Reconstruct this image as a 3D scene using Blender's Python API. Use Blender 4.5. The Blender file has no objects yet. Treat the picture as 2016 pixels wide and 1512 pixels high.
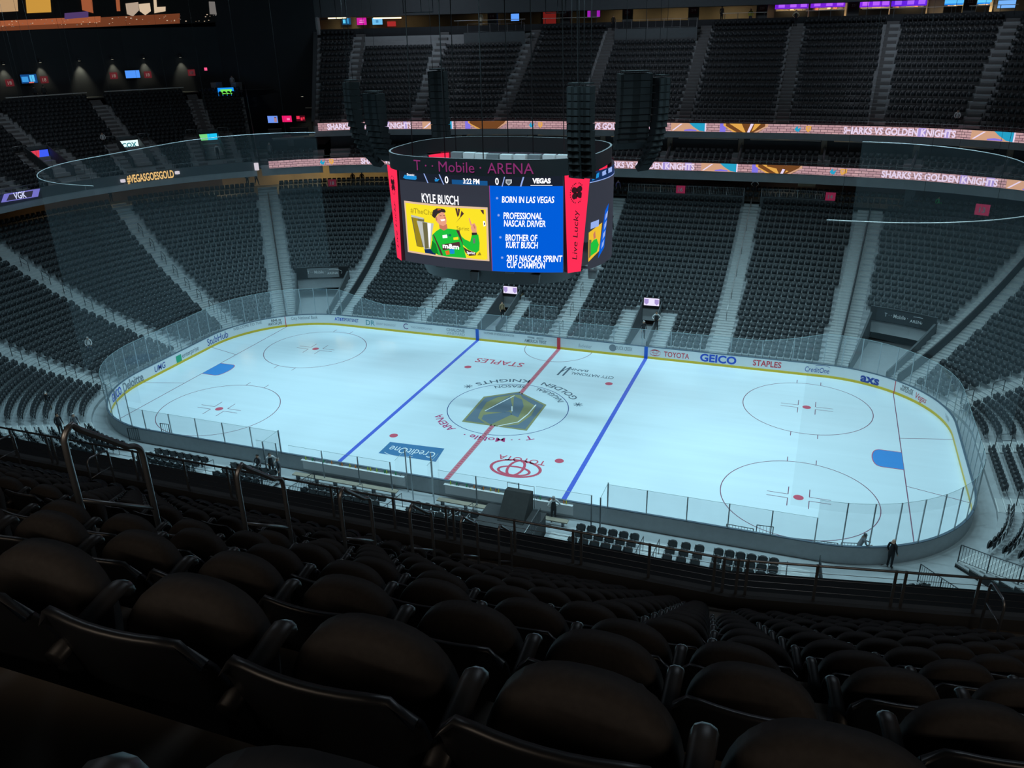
import bpy, bmesh, math, random
import numpy as np
from mathutils import Matrix, Vector
random.seed(7)
SC = bpy.context.scene
COL = SC.collection
# ------------------------------------------------------------------ camera
F_PX = 1622.56329
CAM = np.array([20.1554571, -52.3789347, 26.0895177])
_yaw, _pit, _rol = -0.361009282, 0.406094911, -0.024886829
FW = np.array([math.sin(_yaw)*math.cos(_pit), math.cos(_yaw)*math.cos(_pit), -math.sin(_pit)])
_r0 = np.array([math.cos(_yaw), -math.sin(_yaw), 0.0]); _u0 = np.cross(_r0, FW)
RT = math.cos(_rol)*_r0 + math.sin(_rol)*_u0
UP = -math.sin(_rol)*_r0 + math.cos(_rol)*_u0
cd = bpy.data.cameras.new('camera'); cam = bpy.data.objects.new('camera', cd); COL.objects.link(cam)
cd.sensor_fit = 'HORIZONTAL'; cd.sensor_width = 36.0; cd.lens = F_PX/2016*36.0
cd.clip_start = 0.05; cd.clip_end = 600
cam.matrix_world = Matrix(((RT[0], UP[0], -FW[0], CAM[0]), (RT[1], UP[1], -FW[1], CAM[1]), (RT[2], UP[2], -FW[2], CAM[2]), (0, 0, 0, 1)))
SC.camera = cam
# ------------------------------------------------------------------ world, exposure
w = bpy.data.worlds.new('arena_air'); SC.world = w; w.use_nodes = True
w.node_tree.nodes['Background'].inputs[0].default_value = (0.55, 0.75, 1.0, 1)
w.node_tree.nodes['Background'].inputs[1].default_value = 0.012
SC.view_settings.view_transform = 'Standard'; SC.view_settings.look = 'None'
SC.view_settings.exposure = 0.0; SC.view_settings.gamma = 1.0
SC.view_settings.use_curve_mapping = False
ICE_LAMP_W = 860.0
def area(name, loc, target, sx, sy, watts, col, spread=180):
    l = bpy.data.lights.new(name, 'AREA'); l.shape = 'RECTANGLE'; l.size = sx; l.size_y = sy
    l.energy = watts; l.color = col; l.spread = math.radians(spread)
    o = bpy.data.objects.new(name, l); COL.objects.link(o); o.location = loc
    d = Vector(target) - Vector(loc)
    o.rotation_euler = d.to_track_quat('-Z', 'Y').to_euler()
    return o
# rink lamps hang from the catwalks above both long sides of the ice
for ix in range(9):
    for sy in (-1, 1):
        x = -30 + ix*7.5
        area('rink_lamp', (x, sy*11.5, 31.5), (x*0.86, sy*5.5, 0), 4.2, 0.7, ICE_LAMP_W*(0.93+0.07*ix/8), (0.52+0.06*ix/8, 0.86+0.04*ix/8, 1.0), 126)
# concourse lamps glow behind the last rows of the near upper deck
area('concourse_lamp', (13.0, -60.5, 31.0), (16, -46, 20), 10, 0.8, 240, (1.0, 0.80, 0.62), 150)
area('concourse_lamp', (29.0, -58.5, 31.0), (25, -44, 20), 10, 0.8, 240, (1.0, 0.80, 0.62), 150)
# fill lights added over the stands, no such lamps seen
for x in (0, 22):
    area('stand_fill_light', (x, -34, 34.0), (x, -45, 18), 6, 1.0, 150, (0.72, 0.86, 1.0), 150)
for x in (-26, 0, 26):
    area('stand_fill_light', (x, 38, 33.0), (x, 50, 19), 6, 1.0, 300, (0.80, 0.88, 1.0), 150)
area('stand_fill_light', (-46, 6, 33.0), (-58, 14, 17), 6, 1.0, 330, (0.80, 0.90, 1.0), 150)

# ------------------------------------------------------------------ pixel helpers (photograph frame, 2016 x 1512)
def ray(a, b): return FW + (a-1008)/F_PX*RT - (b-756)/F_PX*UP
def atz(a, b, z): d = ray(a, b); return CAM + d*((z-CAM[2])/d[2])
def aty(a, b, y): d = ray(a, b); return CAM + d*((y-CAM[1])/d[1])
def atx(a, b, x): d = ray(a, b); return CAM + d*((x-CAM[0])/d[0])
def pix(p):
    d = np.asarray(p, float)-CAM; wd = d@FW
    return 1008+F_PX*(d@RT)/wd, 756-F_PX*(d@UP)/wd, wd
# ------------------------------------------------------------------ rink and bowl plan
FT = 0.3048
HX, HY, RC = 30.48, 12.954, 8.534
SL, SH = HX-RC, HY-RC
LS, LE, QA = 2*SL, 2*SH, RC*math.pi/2
PER = 2*LS+2*LE+4*QA
HALF = PER/2
def smooth(a, b, x):
    t = min(1.0, max(0.0, (x-a)/(b-a))); return t*t*(3-2*t)
_SEG = [('l', SL), ('c', QA), ('l', LE), ('c', QA), ('l', LS), ('c', QA), ('l', LE), ('c', QA), ('l', SL)]
_CTR = [None, (SL, SH, 90), None, (SL, -SH, 0), None, (-SL, -SH, -90), None, (-SL, SH, 180), None]
def plan(s, d, bump=True):
    """point at perimeter position s (0 = far centre, growing to the right) and distance d outside the boards, and the outward normal"""
    a = s % PER
    for i, (t, l) in enumerate(_SEG):
        if a <= l+1e-9 or i == 8: break
        a -= l
    if i == 0: p, n = (a, HY), (0, 1)
    elif i == 2: p, n = (HX, SH-a), (1, 0)
    elif i == 4: p, n = (SL-a, -HY), (0, -1)
    elif i == 6: p, n = (-HX, -SH+a), (-1, 0)
    elif i == 8: p, n = (-SL+a, HY), (0, 1)
    else:
        cx, cy, a0 = _CTR[i]; an = math.radians(a0)-a/RC
        n = (math.cos(an), math.sin(an)); p = (cx+RC*n[0], cy+RC*n[1])
    e = d
    if bump:
        b = 2*smooth(32, 14, abs(p[0]-3))-1 if abs(p[1]) > SH else -1
        e = d*(1+0.055*b)
    return (p[0]+n[0]*e, p[1]+n[1]*e), n
def srange(s0, s1, step):
    """sample positions from s0 to s1: coarse on straights, fine in corners"""
    n = max(1, int(math.ceil(abs(s1-s0)/step)))
    return [s0+(s1-s0)*i/n for i in range(n+1)]
# ------------------------------------------------------------------ materials
MATS = {}
def mat(name, col, rough=0.6, metal=0.0, emit=0.0, var=0.12, scale=3.0, spec=0.5, bump=0.0, emcol=None):
    if name in MATS: return MATS[name]
    m = bpy.data.materials.new(name); m.use_nodes = True; nt = m.node_tree; b = nt.nodes['Principled BSDF']
    b.inputs['Roughness'].default_value = rough; b.inputs['Metallic'].default_value = metal
    b.inputs['Specular IOR Level'].default_value = spec
    c4 = (*col, 1)
    b.inputs['Base Color'].default_value = c4
    if var > 0:
        tc = nt.nodes.new('ShaderNodeTexCoord'); no = nt.nodes.new('ShaderNodeTexNoise'); mx = nt.nodes.new('ShaderNodeMix'); mx.data_type = 'RGBA'
        no.inputs['Scale'].default_value = scale; no.inputs['Detail'].default_value = 3
        nt.links.new(tc.outputs['Object'], no.inputs['Vector']); nt.links.new(no.outputs['Fac'], mx.inputs[0])
        mx.inputs[6].default_value = (*[c*(1-var) for c in col], 1); mx.inputs[7].default_value = (*[min(1, c*(1+var)) for c in col], 1)
        nt.links.new(mx.outputs[2], b.inputs['Base Color'])
        if bump > 0:
            bp = nt.nodes.new('ShaderNodeBump'); bp.inputs['Strength'].default_value = bump; bp.inputs['Distance'].default_value = 0.01
            nt.links.new(no.outputs['Fac'], bp.inputs['Height']); nt.links.new(bp.outputs[0], b.inputs['Normal'])
    if emit > 0:
        b.inputs['Emission Color'].default_value = (*(emcol or col), 1); b.inputs['Emission Strength'].default_value = emit
    MATS[name] = m
    return m
def lin(r, g, b):
    f = lambda c: (c/255/12.92 if c/255 <= 0.04045 else ((c/255+0.055)/1.055)**2.4)
    return (f(r), f(g), f(b))
def led(name, rgb, k=1.0):
    """a lit screen colour, given as the sRGB colour it shows"""
    if name in MATS: return MATS[name]
    c = lin(*rgb); m = mat(name, tuple(x*0.05 for x in c), 0.4, 0, 0, 0.0)
    b = m.node_tree.nodes['Principled BSDF']
    b.inputs['Emission Color'].default_value = (*c, 1); b.inputs['Emission Strength'].default_value = k
    b.inputs['Specular IOR Level'].default_value = 0.1
    return m
def clear(name, tint, alpha, gloss=0.06, rough=0.05):
    if name in MATS: return MATS[name]
    m = bpy.data.materials.new(name); m.use_nodes = True; nt = m.node_tree; nt.nodes.clear()
    out = nt.nodes.new('ShaderNodeOutputMaterial'); tr = nt.nodes.new('ShaderNodeBsdfTransparent'); df = nt.nodes.new('ShaderNodeBsdfDiffuse')
    gl = nt.nodes.new('ShaderNodeBsdfGlossy'); a1 = nt.nodes.new('ShaderNodeMixShader'); a2 = nt.nodes.new('ShaderNodeMixShader')
    df.inputs[0].default_value = (*tint, 1); gl.inputs['Roughness'].default_value = rough
    no = nt.nodes.new('ShaderNodeTexNoise'); no.inputs['Scale'].default_value = 0.8
    mr = nt.nodes.new('ShaderNodeMapRange'); mr.inputs[3].default_value = alpha*0.85; mr.inputs[4].default_value = alpha*1.15
    tc = nt.nodes.new('ShaderNodeTexCoord'); nt.links.new(tc.outputs['Object'], no.inputs['Vector'])
    nt.links.new(no.outputs['Fac'], mr.inputs[0]); nt.links.new(mr.outputs[0], a1.inputs[0])
    nt.links.new(tr.outputs[0], a1.inputs[1]); nt.links.new(df.outputs[0], a1.inputs[2])
    a2.inputs[0].default_value = gloss; nt.links.new(a1.outputs[0], a2.inputs[1]); nt.links.new(gl.outputs[0], a2.inputs[2])
    nt.links.new(a2.outputs[0], out.inputs[0]); MATS[name] = m
    return m
# ------------------------------------------------------------------ mesh builder
class MB:
    def __init__(s): s.v = []; s.f = []; s.m = []; s.mats = []; s.sm = []
    def mi(s, m):
        if m not in s.mats: s.mats.append(m)
        return s.mats.index(m)
    def add(s, vs, fs, m, smooth=False):
        o = len(s.v); k = s.mi(m); s.v.extend([tuple(map(float, v)) for v in vs])
        for f in fs: s.f.append([i+o for i in f]); s.m.append(k); s.sm.append(smooth)
        return s
    def quad(s, a, b, c, d, m): return s.add([a, b, c, d], [(0, 1, 2, 3)], m)
    def poly(s, pts, m): return s.add(pts, [tuple(range(len(pts)))], m)
    def box(s, c, d, m, rz=0.0, ex=None):
        """box at centre c with size d, turned about z by rz, or with its own x axis ex"""
        if ex is not None: rz = math.atan2(ex[1], ex[0])
        cs, sn = math.cos(rz), math.sin(rz); vs = []
        for k in (-.5, .5):
            for x, y in ((-.5, -.5), (.5, -.5), (.5, .5), (-.5, .5)):
                X, Y = x*d[0], y*d[1]; vs.append((c[0]+X*cs-Y*sn, c[1]+X*sn+Y*cs, c[2]+k*d[2]))
        return s.add(vs, [(3, 2, 1, 0), (4, 5, 6, 7), (0, 1, 5, 4), (1, 2, 6, 5), (2, 3, 7, 6), (3, 0, 4, 7)], m)
    def prism(s, pts, dv, m):
        """polygon pts swept along dv"""
        n = len(pts); a = [np.array(p, float) for p in pts]; b = [p+np.array(dv, float) for p in a]
        fs = [tuple(range(n-1, -1, -1)), tuple(range(n, 2*n))]+[(i, (i+1) % n, n+(i+1) % n, n+i) for i in range(n)]
        return s.add(a+b, fs, m)
    def tube(s, path, r, m, n=6, caps=True, closed=False):
        P = [np.array(p, float) for p in path]; k = len(P); vs = []; rr = r if isinstance(r, (list, tuple)) else [r]*k
        prev = None
        for i in range(k):
            t = (P[(i+1) % k]-P[i-1]) if closed else (P[min(i+1, k-1)]-P[max(i-1, 0)])
            t = t/(np.linalg.norm(t)+1e-12)
            if prev is None:
                a = np.array([0, 0, 1.0]) if abs(t[2]) < .9 else np.array([1.0, 0, 0])
                nn = np.cross(t, a)
            else: nn = prev-t*(prev@t)
            nn = nn/(np.linalg.norm(nn)+1e-12); prev = nn; bb = np.cross(t, nn)
            for j in range(n):
                an = 2*math.pi*j/n; vs.append(P[i]+rr[i]*(math.cos(an)*nn+math.sin(an)*bb))
        fs = []
        for i in range(k if closed else k-1):
            for j in range(n):
                a, b = i*n+j, i*n+(j+1) % n; c, d = ((i+1) % k)*n+(j+1) % n, ((i+1) % k)*n+j
                fs.append((a, b, c, d))
        if caps and not closed: fs += [tuple(range(n-1, -1, -1)), tuple(range((k-1)*n, k*n))]
        return s.add(vs, fs, m, True)
    def strip(s, A, B, m, smooth=False):
        """quads between two equally long polylines"""
        n = len(A)
        return s.add(list(A)+list(B), [(i, i+1, n+i+1, n+i) for i in range(n-1)], m, smooth)
    def build(s, name, parent=None, loc=None, rz=0.0, **props):
        me = bpy.data.meshes.new(name)
        me.from_pydata(s.v, [], s.f); me.update()
        for m in s.mats: me.materials.append(m)
        me.polygons.foreach_set('material_index', s.m); me.polygons.foreach_set('use_smooth', s.sm)
        o = bpy.data.objects.new(name, me); COL.objects.link(o)
        if parent is not None: o.parent = parent
        if loc is not None: o.location = loc
        o.rotation_euler.z = rz
        for k, v in props.items(): o[k] = v
        return o
def empty(name, label, cat, loc=(0, 0, 0), rz=0.0, group=None):
    o = bpy.data.objects.new(name, None); COL.objects.link(o); o.location = loc; o.rotation_euler.z = rz; o.empty_display_size = 0.1
    o['label'] = label; o['category'] = cat
    if group: o['group'] = group
    return o
def tag(o, label, cat, group=None, kind=None):
    o['label'] = label; o['category'] = cat
    if group: o['group'] = group
    if kind: o['kind'] = kind
    return o
def struct(o): o['kind'] = 'structure'; return o
# ------------------------------------------------------------------ lettering
_TX = {}
def glyphs(txt, bold=0.0, shear=0.0, wide=1.0):
    key = (txt, bold, shear, wide)
    if key in _TX: return _TX[key]
    cu = bpy.data.curves.new('lettering', 'FONT'); cu.body = txt; cu.size = 1.0; cu.offset = bold; cu.shear = shear; cu.resolution_u = 3
    o = bpy.data.objects.new('lettering', cu); COL.objects.link(o)
    bpy.context.view_layer.update(); dg = bpy.context.evaluated_depsgraph_get(); me = bpy.data.meshes.new_from_object(o.evaluated_get(dg))
    v = np.array([(p.co.x, p.co.y) for p in me.vertices]) if len(me.vertices) else np.zeros((0, 2)); f = [tuple(p.vertices) for p in me.polygons]
    bpy.data.objects.remove(o); bpy.data.curves.remove(cu); bpy.data.meshes.remove(me)
    if len(v): v[:, 0] -= v[:, 0].min(); v *= 1/0.73; v[:, 0] *= wide
    _TX[key] = (v, f); return v, f
def text(mb, txt, fn, m, h, u0=None, v0=0.0, width=None, centre=None, bold=0.0, shear=0.0, wide=1.0):
    """letters of cap height h laid through fn(u, v) -> point; u0 = left edge or centre = middle; width squeezes or stretches to fit"""
    v, f = glyphs(txt, bold, shear, wide)
    if not len(v): return
    q = v*h
    if width: q = q*np.array([width/q[:, 0].max(), 1])
    if centre is not None: q = q+np.array([centre-q[:, 0].max()/2, v0])
    else: q = q+np.array([u0, v0])
    mb.add([fn(a, b) for a, b in q], f, m)
def frame_fn(p0, pu, pv, off=0.0):
    """flat sign frame: p0 origin, pu / pv the points one unit to the right / up (unit u, v in metres along them)"""
    p0 = np.array(p0, float); eu = np.array(pu, float); ev = np.array(pv, float); n = np.cross(eu, ev); n /= np.linalg.norm(n)
    return lambda a, b: p0+eu*a+ev*b+n*off
# ------------------------------------------------------------------ ice
def ice_material(name, col, streak=0.06):
    m = bpy.data.materials.new(name); m.use_nodes = True; nt = m.node_tree; b = nt.nodes['Principled BSDF']
    tc = nt.nodes.new('ShaderNodeTexCoord'); mp = nt.nodes.new('ShaderNodeMapping'); mp.inputs['Scale'].default_value = (0.04, 0.9, 1)
    mp.inputs['Rotation'].default_value = (0, 0, 0.06)
    no = nt.nodes.new('ShaderNodeTexNoise'); no.inputs['Scale'].default_value = 1.6; no.inputs['Detail'].default_value = 5
    mx = nt.nodes.new('ShaderNodeMix'); mx.data_type = 'RGBA'
    mx.inputs[6].default_value = (*[c*(1-streak) for c in col], 1); mx.inputs[7].default_value = (*[min(1, c*(1+streak)) for c in col], 1)
    nt.links.new(tc.outputs['Object'], mp.inputs[0]); nt.links.new(mp.outputs[0], no.inputs['Vector']); nt.links.new(no.outputs['Fac'], mx.inputs[0])
    nt.links.new(mx.outputs[2], b.inputs['Base Color'])
    mr = nt.nodes.new('ShaderNodeMapRange'); mr.inputs[3].default_value = 0.06; mr.inputs[4].default_value = 0.22
    nt.links.new(no.outputs['Fac'], mr.inputs[0]); nt.links.new(mr.outputs[0], b.inputs['Roughness'])
    b.inputs['IOR'].default_value = 1.31; b.inputs['Specular IOR Level'].default_value = 0.5
    return m
ICE = ice_material('ice_white', (0.72, 0.84, 0.90))
def imat(name, col): 
    if name not in MATS: MATS[name] = ice_material(name, col)
    return MATS[name]
ice_pts = [(*plan(s, 0, False)[0], 0.0) for s in [PER*i/240 for i in range(240)]]
ice = MB().poly(ice_pts[::-1], ICE).build('ice_sheet')
tag(ice, 'pale blue white ice sheet with painted lines and logos inside the dasher boards', 'ice rink')
BLU = imat('ice_blue', (0.10, 0.16, 0.66)); RED = imat('ice_red', (0.66, 0.12, 0.18)); PALER = imat('ice_pale_red', (0.62, 0.25, 0.30)); GRY = imat('ice_grey', (0.12, 0.17, 0.22))
CRS = imat('ice_crease', (0.07, 0.30, 0.72)); GOLD = imat('ice_gold', (0.32, 0.32, 0.17)); SLATE = imat('ice_slate', (0.16, 0.22, 0.28)); WHT = imat('ice_paint_white', (0.85, 0.9, 0.92))
LINE = imat('ice_line_red', (0.25, 0.10, 0.16)); NAVY = imat('ice_navy', (0.06, 0.10, 0.28)); MAG = imat('ice_magenta', (0.55, 0.08, 0.22)); CBL = imat('ice_card_blue', (0.08, 0.22, 0.42))
class Mark(MB):
    pass
def disc(mb, cx, cy, r, z, m, r0=0.0, a0=0, a1=360, n=48):
    A = [math.radians(a0+(a1-a0)*i/n) for i in range(n+1)]
    if r0 == 0: mb.poly([(cx+r*math.cos(a), cy+r*math.sin(a), z) for a in A[:-1]] if a1-a0 == 360 else [(cx+r*math.cos(a), cy+r*math.sin(a), z) for a in A], m)
    else: mb.strip([(cx+r0*math.cos(a), cy+r0*math.sin(a), z) for a in A][::-1], [(cx+r*math.cos(a), cy+r*math.sin(a), z) for a in A][::-1], m)
def rect(mb, x0, x1, y0, y1, z, m): mb.quad((x0, y0, z), (x1, y0, z), (x1, y1, z), (x0, y1, z), m)
def seg(mb, p, q, wd, z, m):
    d = np.array(q, float)-np.array(p, float); d /= np.linalg.norm(d); n = np.array([-d[1], d[0]])*wd/2; p, q = np.array(p), np.array(q)
    mb.poly([(*(p-n), z), (*(q-n), z), (*(q+n), z), (*(p+n), z)], m)
for sx in (-1, 1):
    b = Mark(); rect(b, sx*25.5*FT-0.152, sx*25.5*FT+0.152, -HY+.01, HY-.01, .004, BLU); b.build('blue_line', ice)
b = Mark(); rect(b, -.152, .152, -HY+.01, HY-.01, .004, RED)
for i in range(86):
    y = -HY+.1+i*.3; rect(b, -.09, .09, y, y+.14, .007, PALER)
for x in (-.152, .122): rect(b, x-.03, x+.06, -HY+.01, HY-.01, .006, PALER)
b.build('centre_line', ice, label='red centre line with a checked pattern')
for sx in (-1, 1):
    gx = sx*89*FT; yb = SH+math.sqrt(max(0, RC*RC-(abs(gx)-SL)**2))
    b = Mark(); rect(b, gx-.03, gx+.03, -yb, yb, .004, LINE)
    for sy in (-1, 1): seg(b, (gx, sy*11*FT), (sx*HX, sy*14*FT), .05, .004, LINE)
    b.build('goal_line', ice)
    b = Mark(); ya = 4*FT
    arc = [(gx, -ya)]+[(gx-sx*(4.5*FT+1.5*FT*math.sin(math.acos(t))), t*ya) for t in [-1+2*i/16 for i in range(17)]]+[(gx, ya)]
    b.poly([(x, y, .005) for x, y in (arc if sx > 0 else arc[::-1])][::-1], CRS)
    for p, q in zip(arc[:-1], arc[1:]): seg(b, p, q, .05, .008, RED)
    b.build('goal_crease', ice, label='blue goal crease with a red outline')
    for sy in (-1, 1):
        cx, cy = sx*69*FT, sy*22*FT
        b = Mark(); disc(b, cx, cy, 15*FT, .004, LINE, 15*FT-.055, n=80)
        for ex in (-1, 1):
            for ey in (-1, 1):
                x0, y0 = cx+ex*2*FT, cy+ey*.75*FT
                seg(b, (x0, y0), (x0+ex*4*FT, y0), .05, .004, LINE); seg(b, (x0, y0), (x0, y0+ey*3*FT), .05, .004, LINE)
                xh = cx+ex*2.9*FT; yh = cy+ey*math.sqrt(225-2.9**2)*FT; seg(b, (xh, yh), (xh, yh+ey*2*FT), .05, .004, LINE)
        b.build('faceoff_circle', ice)
        b = Mark(); disc(b, cx, cy, .30, .005, RED, n=24); b.build('faceoff_dot', ice)
        b = Mark(); disc(b, sx*20*FT, cy, .30, .005, RED, n=24); b.build('faceoff_dot', ice)
b = Mark(); disc(b, 0, 0, 15*FT, .004, NAVY, 15*FT-.06, n=96); b.build('centre_circle', ice)
b = Mark(); disc(b, 0, HY-.02, 10*FT, .004, LINE, 10*FT-.05, 180, 360); b.build('referee_crease', ice)
# painted lettering reads from the far side of the rink
def ice_word(name, words, px, py, wm, h, m, gap=1.5):
    c = atz(px, py, 0); b = Mark()
    for i, t in enumerate(words): text(b, t, lambda u, v: (c[0]-u, c[1]-v, .006), m, h, v0=-i*h*gap-h/2, centre=0, width=wm if i == 0 else None, bold=.01)
    return b.build(name, ice)
ice_word('lettering', ['STAPLES'], 983, 714, 4.3, .95, RED)
b = Mark(); c = atz(1167, 737, 0)
text(b, 'CITY NATIONAL', lambda u, v: (c[0]-u, c[1]-v, .006), GRY, .55, v0=0, centre=0, width=3.6, bold=.01); text(b, 'BANK', lambda u, v: (c[0]-u, c[1]-v, .006), GRY, .45, v0=-.75, u0=.55, bold=.01)
for dx in (2.15, 2.6): seg(b, (c[0]-dx, c[1]+1.0), (c[0]-dx-.12, c[1]-1.0), .16, .006, GRY)
seg(b, (c[0]-2.2, c[1]+.9), (c[0]-2.65, c[1]-.2), .1, .006, GRY)
b.build('lettering', ice)
b = Mark(); q = [atz(*p, .006) for p in ((745, 892), (858, 909), (875, 883), (768, 870))]; b.poly(q, CBL); c = atz(811, 889, 0)
text(b, 'CreditOne', lambda u, v: (c[0]-u, c[1]-v, .010), WHT, .85, v0=-.35, centre=0, width=3.4)
A = [math.radians(t) for t in range(20, 165, 8)]
for p, q2 in zip(A[:-1], A[1:]): seg(b, (c[0]-.7-1.1*math.cos(p), c[1]-.5-.42*math.sin(p)), (c[0]-.7-1.1*math.cos(q2), c[1]-.5-.42*math.sin(q2)), .05, .010, WHT)
b.build('lettering', ice, label='blue rectangle with white lettering')
ice_word('lettering', ['TOYOTA'], 1027, 906, 3.3, .62, RED)
b = Mark(); c = atz(1015, 922, 0)
def ell(mb, cx, cy, rx, ry, wd, z, m, n=40):
    P = [(cx+rx*math.cos(2*math.pi*i/n), cy+ry*math.sin(2*math.pi*i/n)) for i in range(n+1)]
    for p, q2 in zip(P[:-1], P[1:]): seg(mb, p, q2, wd, z, m)
ell(b, c[0], c[1], 1.65, 1.08, .2, .006, RED); ell(b, c[0], c[1]+.05, .5, 1.0, .18, .007, RED); ell(b, c[0], c[1]-.35, 1.05, .55, .18, .008, RED)
b.build('emblem', ice, label='red emblem of three crossing ovals')
def ring_word(b, t, R, mid, arc, h, m, inward):
    """letters along a circle; read from the far side. mid/arc in degrees"""
    v, f = glyphs(t, .012)
    q = v*h; q[:, 0] *= (math.radians(arc)*R)/q[:, 0].max(); L = q[:, 0].max()
    P = []
    for u, vv in q:
        if inward: a = math.radians(mid)+(u-L/2)/R; r = R-h/2+(h-vv)*1.0
        else: a = math.radians(mid)-(u-L/2)/R; r = R-h/2+vv
        P.append((r*math.cos(a), r*math.sin(a), .006))
    b.add(P, f, m)
b = Mark()
# far half: tops of the letters point to the near side
def ring_far(t, R, mid, arc, h, m): ring_word(b, t, R, mid, arc, h, m, True)
def ring_near(t, R, mid, arc, h, m): 
    v, f = glyphs(t, .012); q = v*h; q[:, 0] *= (math.radians(arc)*R)/q[:, 0].max(); L = q[:, 0].max()
    b.add([((R-h/2+vv)*math.cos(math.radians(mid)-(u-L/2)/R), (R-h/2+vv)*math.sin(math.radians(mid)-(u-L/2)/R), .006) for u, vv in q], f, m)
ring_far('GOLDEN', 5.25, 57, 44, .62, GRY); ring_far('KNIGHTS', 5.25, 115, 48, .62, GRY)
ring_far('INAUGURAL', 4.1, 55, 46, .50, GRY); ring_far('SEASON', 4.1, 108, 34, .50, GRY)
for a in (24, 147):
    c = (5.3*math.cos(math.radians(a)), 5.3*math.sin(math.radians(a)))
    for k in range(4): d = (.36*math.cos(k*math.pi/4), .36*math.sin(k*math.pi/4)); seg(b, (c[0]-d[0], c[1]-d[1]), (c[0]+d[0], c[1]+d[1]), .07, .006+.0005*k, GRY)
ring_near('T · · Mobile ·', 5.25, -78, 56, .62, MAG); ring_near('ARENA', 5.25, -134, 32, .62, MAG)
b.build('lettering', ice)
# shield in the centre circle
b = Mark(); S = lambda *p: [atz(*q, .006) for q in p]
b.poly(S((909, 830), (952, 781), (1022, 771), (1076, 797), (1037, 848)), GOLD)
up = lambda P, z: [(x, y, z) for x, y, _ in P]
b.poly(up(S((915, 828), (955, 783), (1021, 773), (1071, 798), (1034, 845)), .009), SLATE)
b.poly(up(S((941, 823), (945, 812), (958, 792), (980, 782), (1012, 777), (1025, 778), (1029, 784), (1055, 800), (1046, 818), (1020, 836), (990, 839), (957, 835)), .012), GOLD)
b.poly(up(S((955, 808), (1004, 780), (1010, 806), (993, 812), (956, 811)), .015), SLATE)
b.poly(up(S((948, 825), (952, 817), (1003, 810), (1008, 816), (966, 836)), .015), SLATE)
b.poly(up(S((1010, 806), (1012, 780), (1028, 787), (1031, 800), (1020, 822), (1006, 816)), .015), SLATE)
for P in (((955, 809), (1013, 779)), ((1008, 800), (1008, 810)), ((1055, 797), (1040, 815), (1020, 831), (980, 839))):
    P = S(*P)
    for p, q2 in zip(P[:-1], P[1:]): seg(b, p[:2], q2[:2], .10, .017, WHT)
b.build('emblem', ice, label='slate and gold shield emblem')
# ------------------------------------------------------------------ dasher boards
BW = mat('board_white', (0.80, 0.83, 0.85), .35, var=.03); BY = mat('board_yellow', (0.78, 0.55, 0.03), .4, var=.05); BR = mat('board_rail', (0.10, 0.15, 0.20), .4)
BB = mat('board_blue', (0.02, 0.13, 0.62), .4); BRD = mat('board_red', (0.75, 0.05, 0.07), .4); BACK = mat('board_back', (0.45, 0.50, 0.53), .5)
boards = empty('dasher_boards', 'white dasher boards with yellow kick strip and adverts around the ice', 'boards', (0, 0, 0))
SS = [PER*i/420 for i in range(421)]
def ringpts(d, z, S=SS): return [(*plan(s, d, False)[0], z) for s in S]
b = MB(); b.strip(ringpts(0, .20), ringpts(0, 1.05), BW, True); b.build('board_face', boards)
b = MB(); b.strip(ringpts(.10, 1.05), ringpts(.10, 0), BACK, True); b.build('board_back', boards)
b = MB(); b.strip(ringpts(-.015, 0), ringpts(-.015, .20), BY, True); b.strip(ringpts(-.015, .20), ringpts(0.0, .205), BY, True); b.build('kick_strip', boards, label='yellow kick strip')
b = MB(); b.strip(ringpts(-.02, 1.05), ringpts(-.02, 1.10), BR, True); b.strip(ringpts(-.02, 1.10), ringpts(.12, 1.10), BR, True); b.strip(ringpts(.12, 1.10), ringpts(.12, 1.05), BR, True); b.strip(ringpts(.12, 1.05), ringpts(-.02, 1.05), BR, True); b.build('top_rail', boards)
for x, m in ((-25.5*FT, BB), (0, BRD), (25.5*FT, BB)):
    for sy in (1, -1):
        b = MB(); b.box((x, sy*(HY-.02), .535), (.30, .03, 1.07), m); b.build('line_mark', boards)
def bfn(off=.012): return lambda u, v: (*plan(u, -off, False)[0], v)
def s_at(px, py, z=.62, lo=-62, hi=62):
    best = min((abs(pix((*plan(s, 0, False)[0], z))[0]-px)+2*abs(pix((*plan(s, 0, False)[0], z))[1]-py), s) for s in np.arange(lo, hi, .25))
    return min((abs(pix((*plan(s, 0, False)[0], z))[0]-px)+2*abs(pix((*plan(s, 0, False)[0], z))[1]-py), s) for s in np.arange(best[1]-.3, best[1]+.3, .02))[1]
def z_at(s, py):
    p = plan(s, 0, False)[0]; a = pix((*p, 0))[1]; c = pix((*p, 1))[1]; return (py-a)/(c-a)
INK = {k: mat('ink_'+k, c, .5, var=.03) for k, c in dict(navy=(.03, .07, .35), blue=(.02, .09, .60), black=(.02, .025, .035), grey=(.22, .25, .29), pale=(.42, .45, .50), red=(.70, .05, .08), green=(.02, .42, .22), teal=(.05, .30, .36), purple=(.13, .05, .22), white=(.85, .85, .85)).items()}
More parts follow.
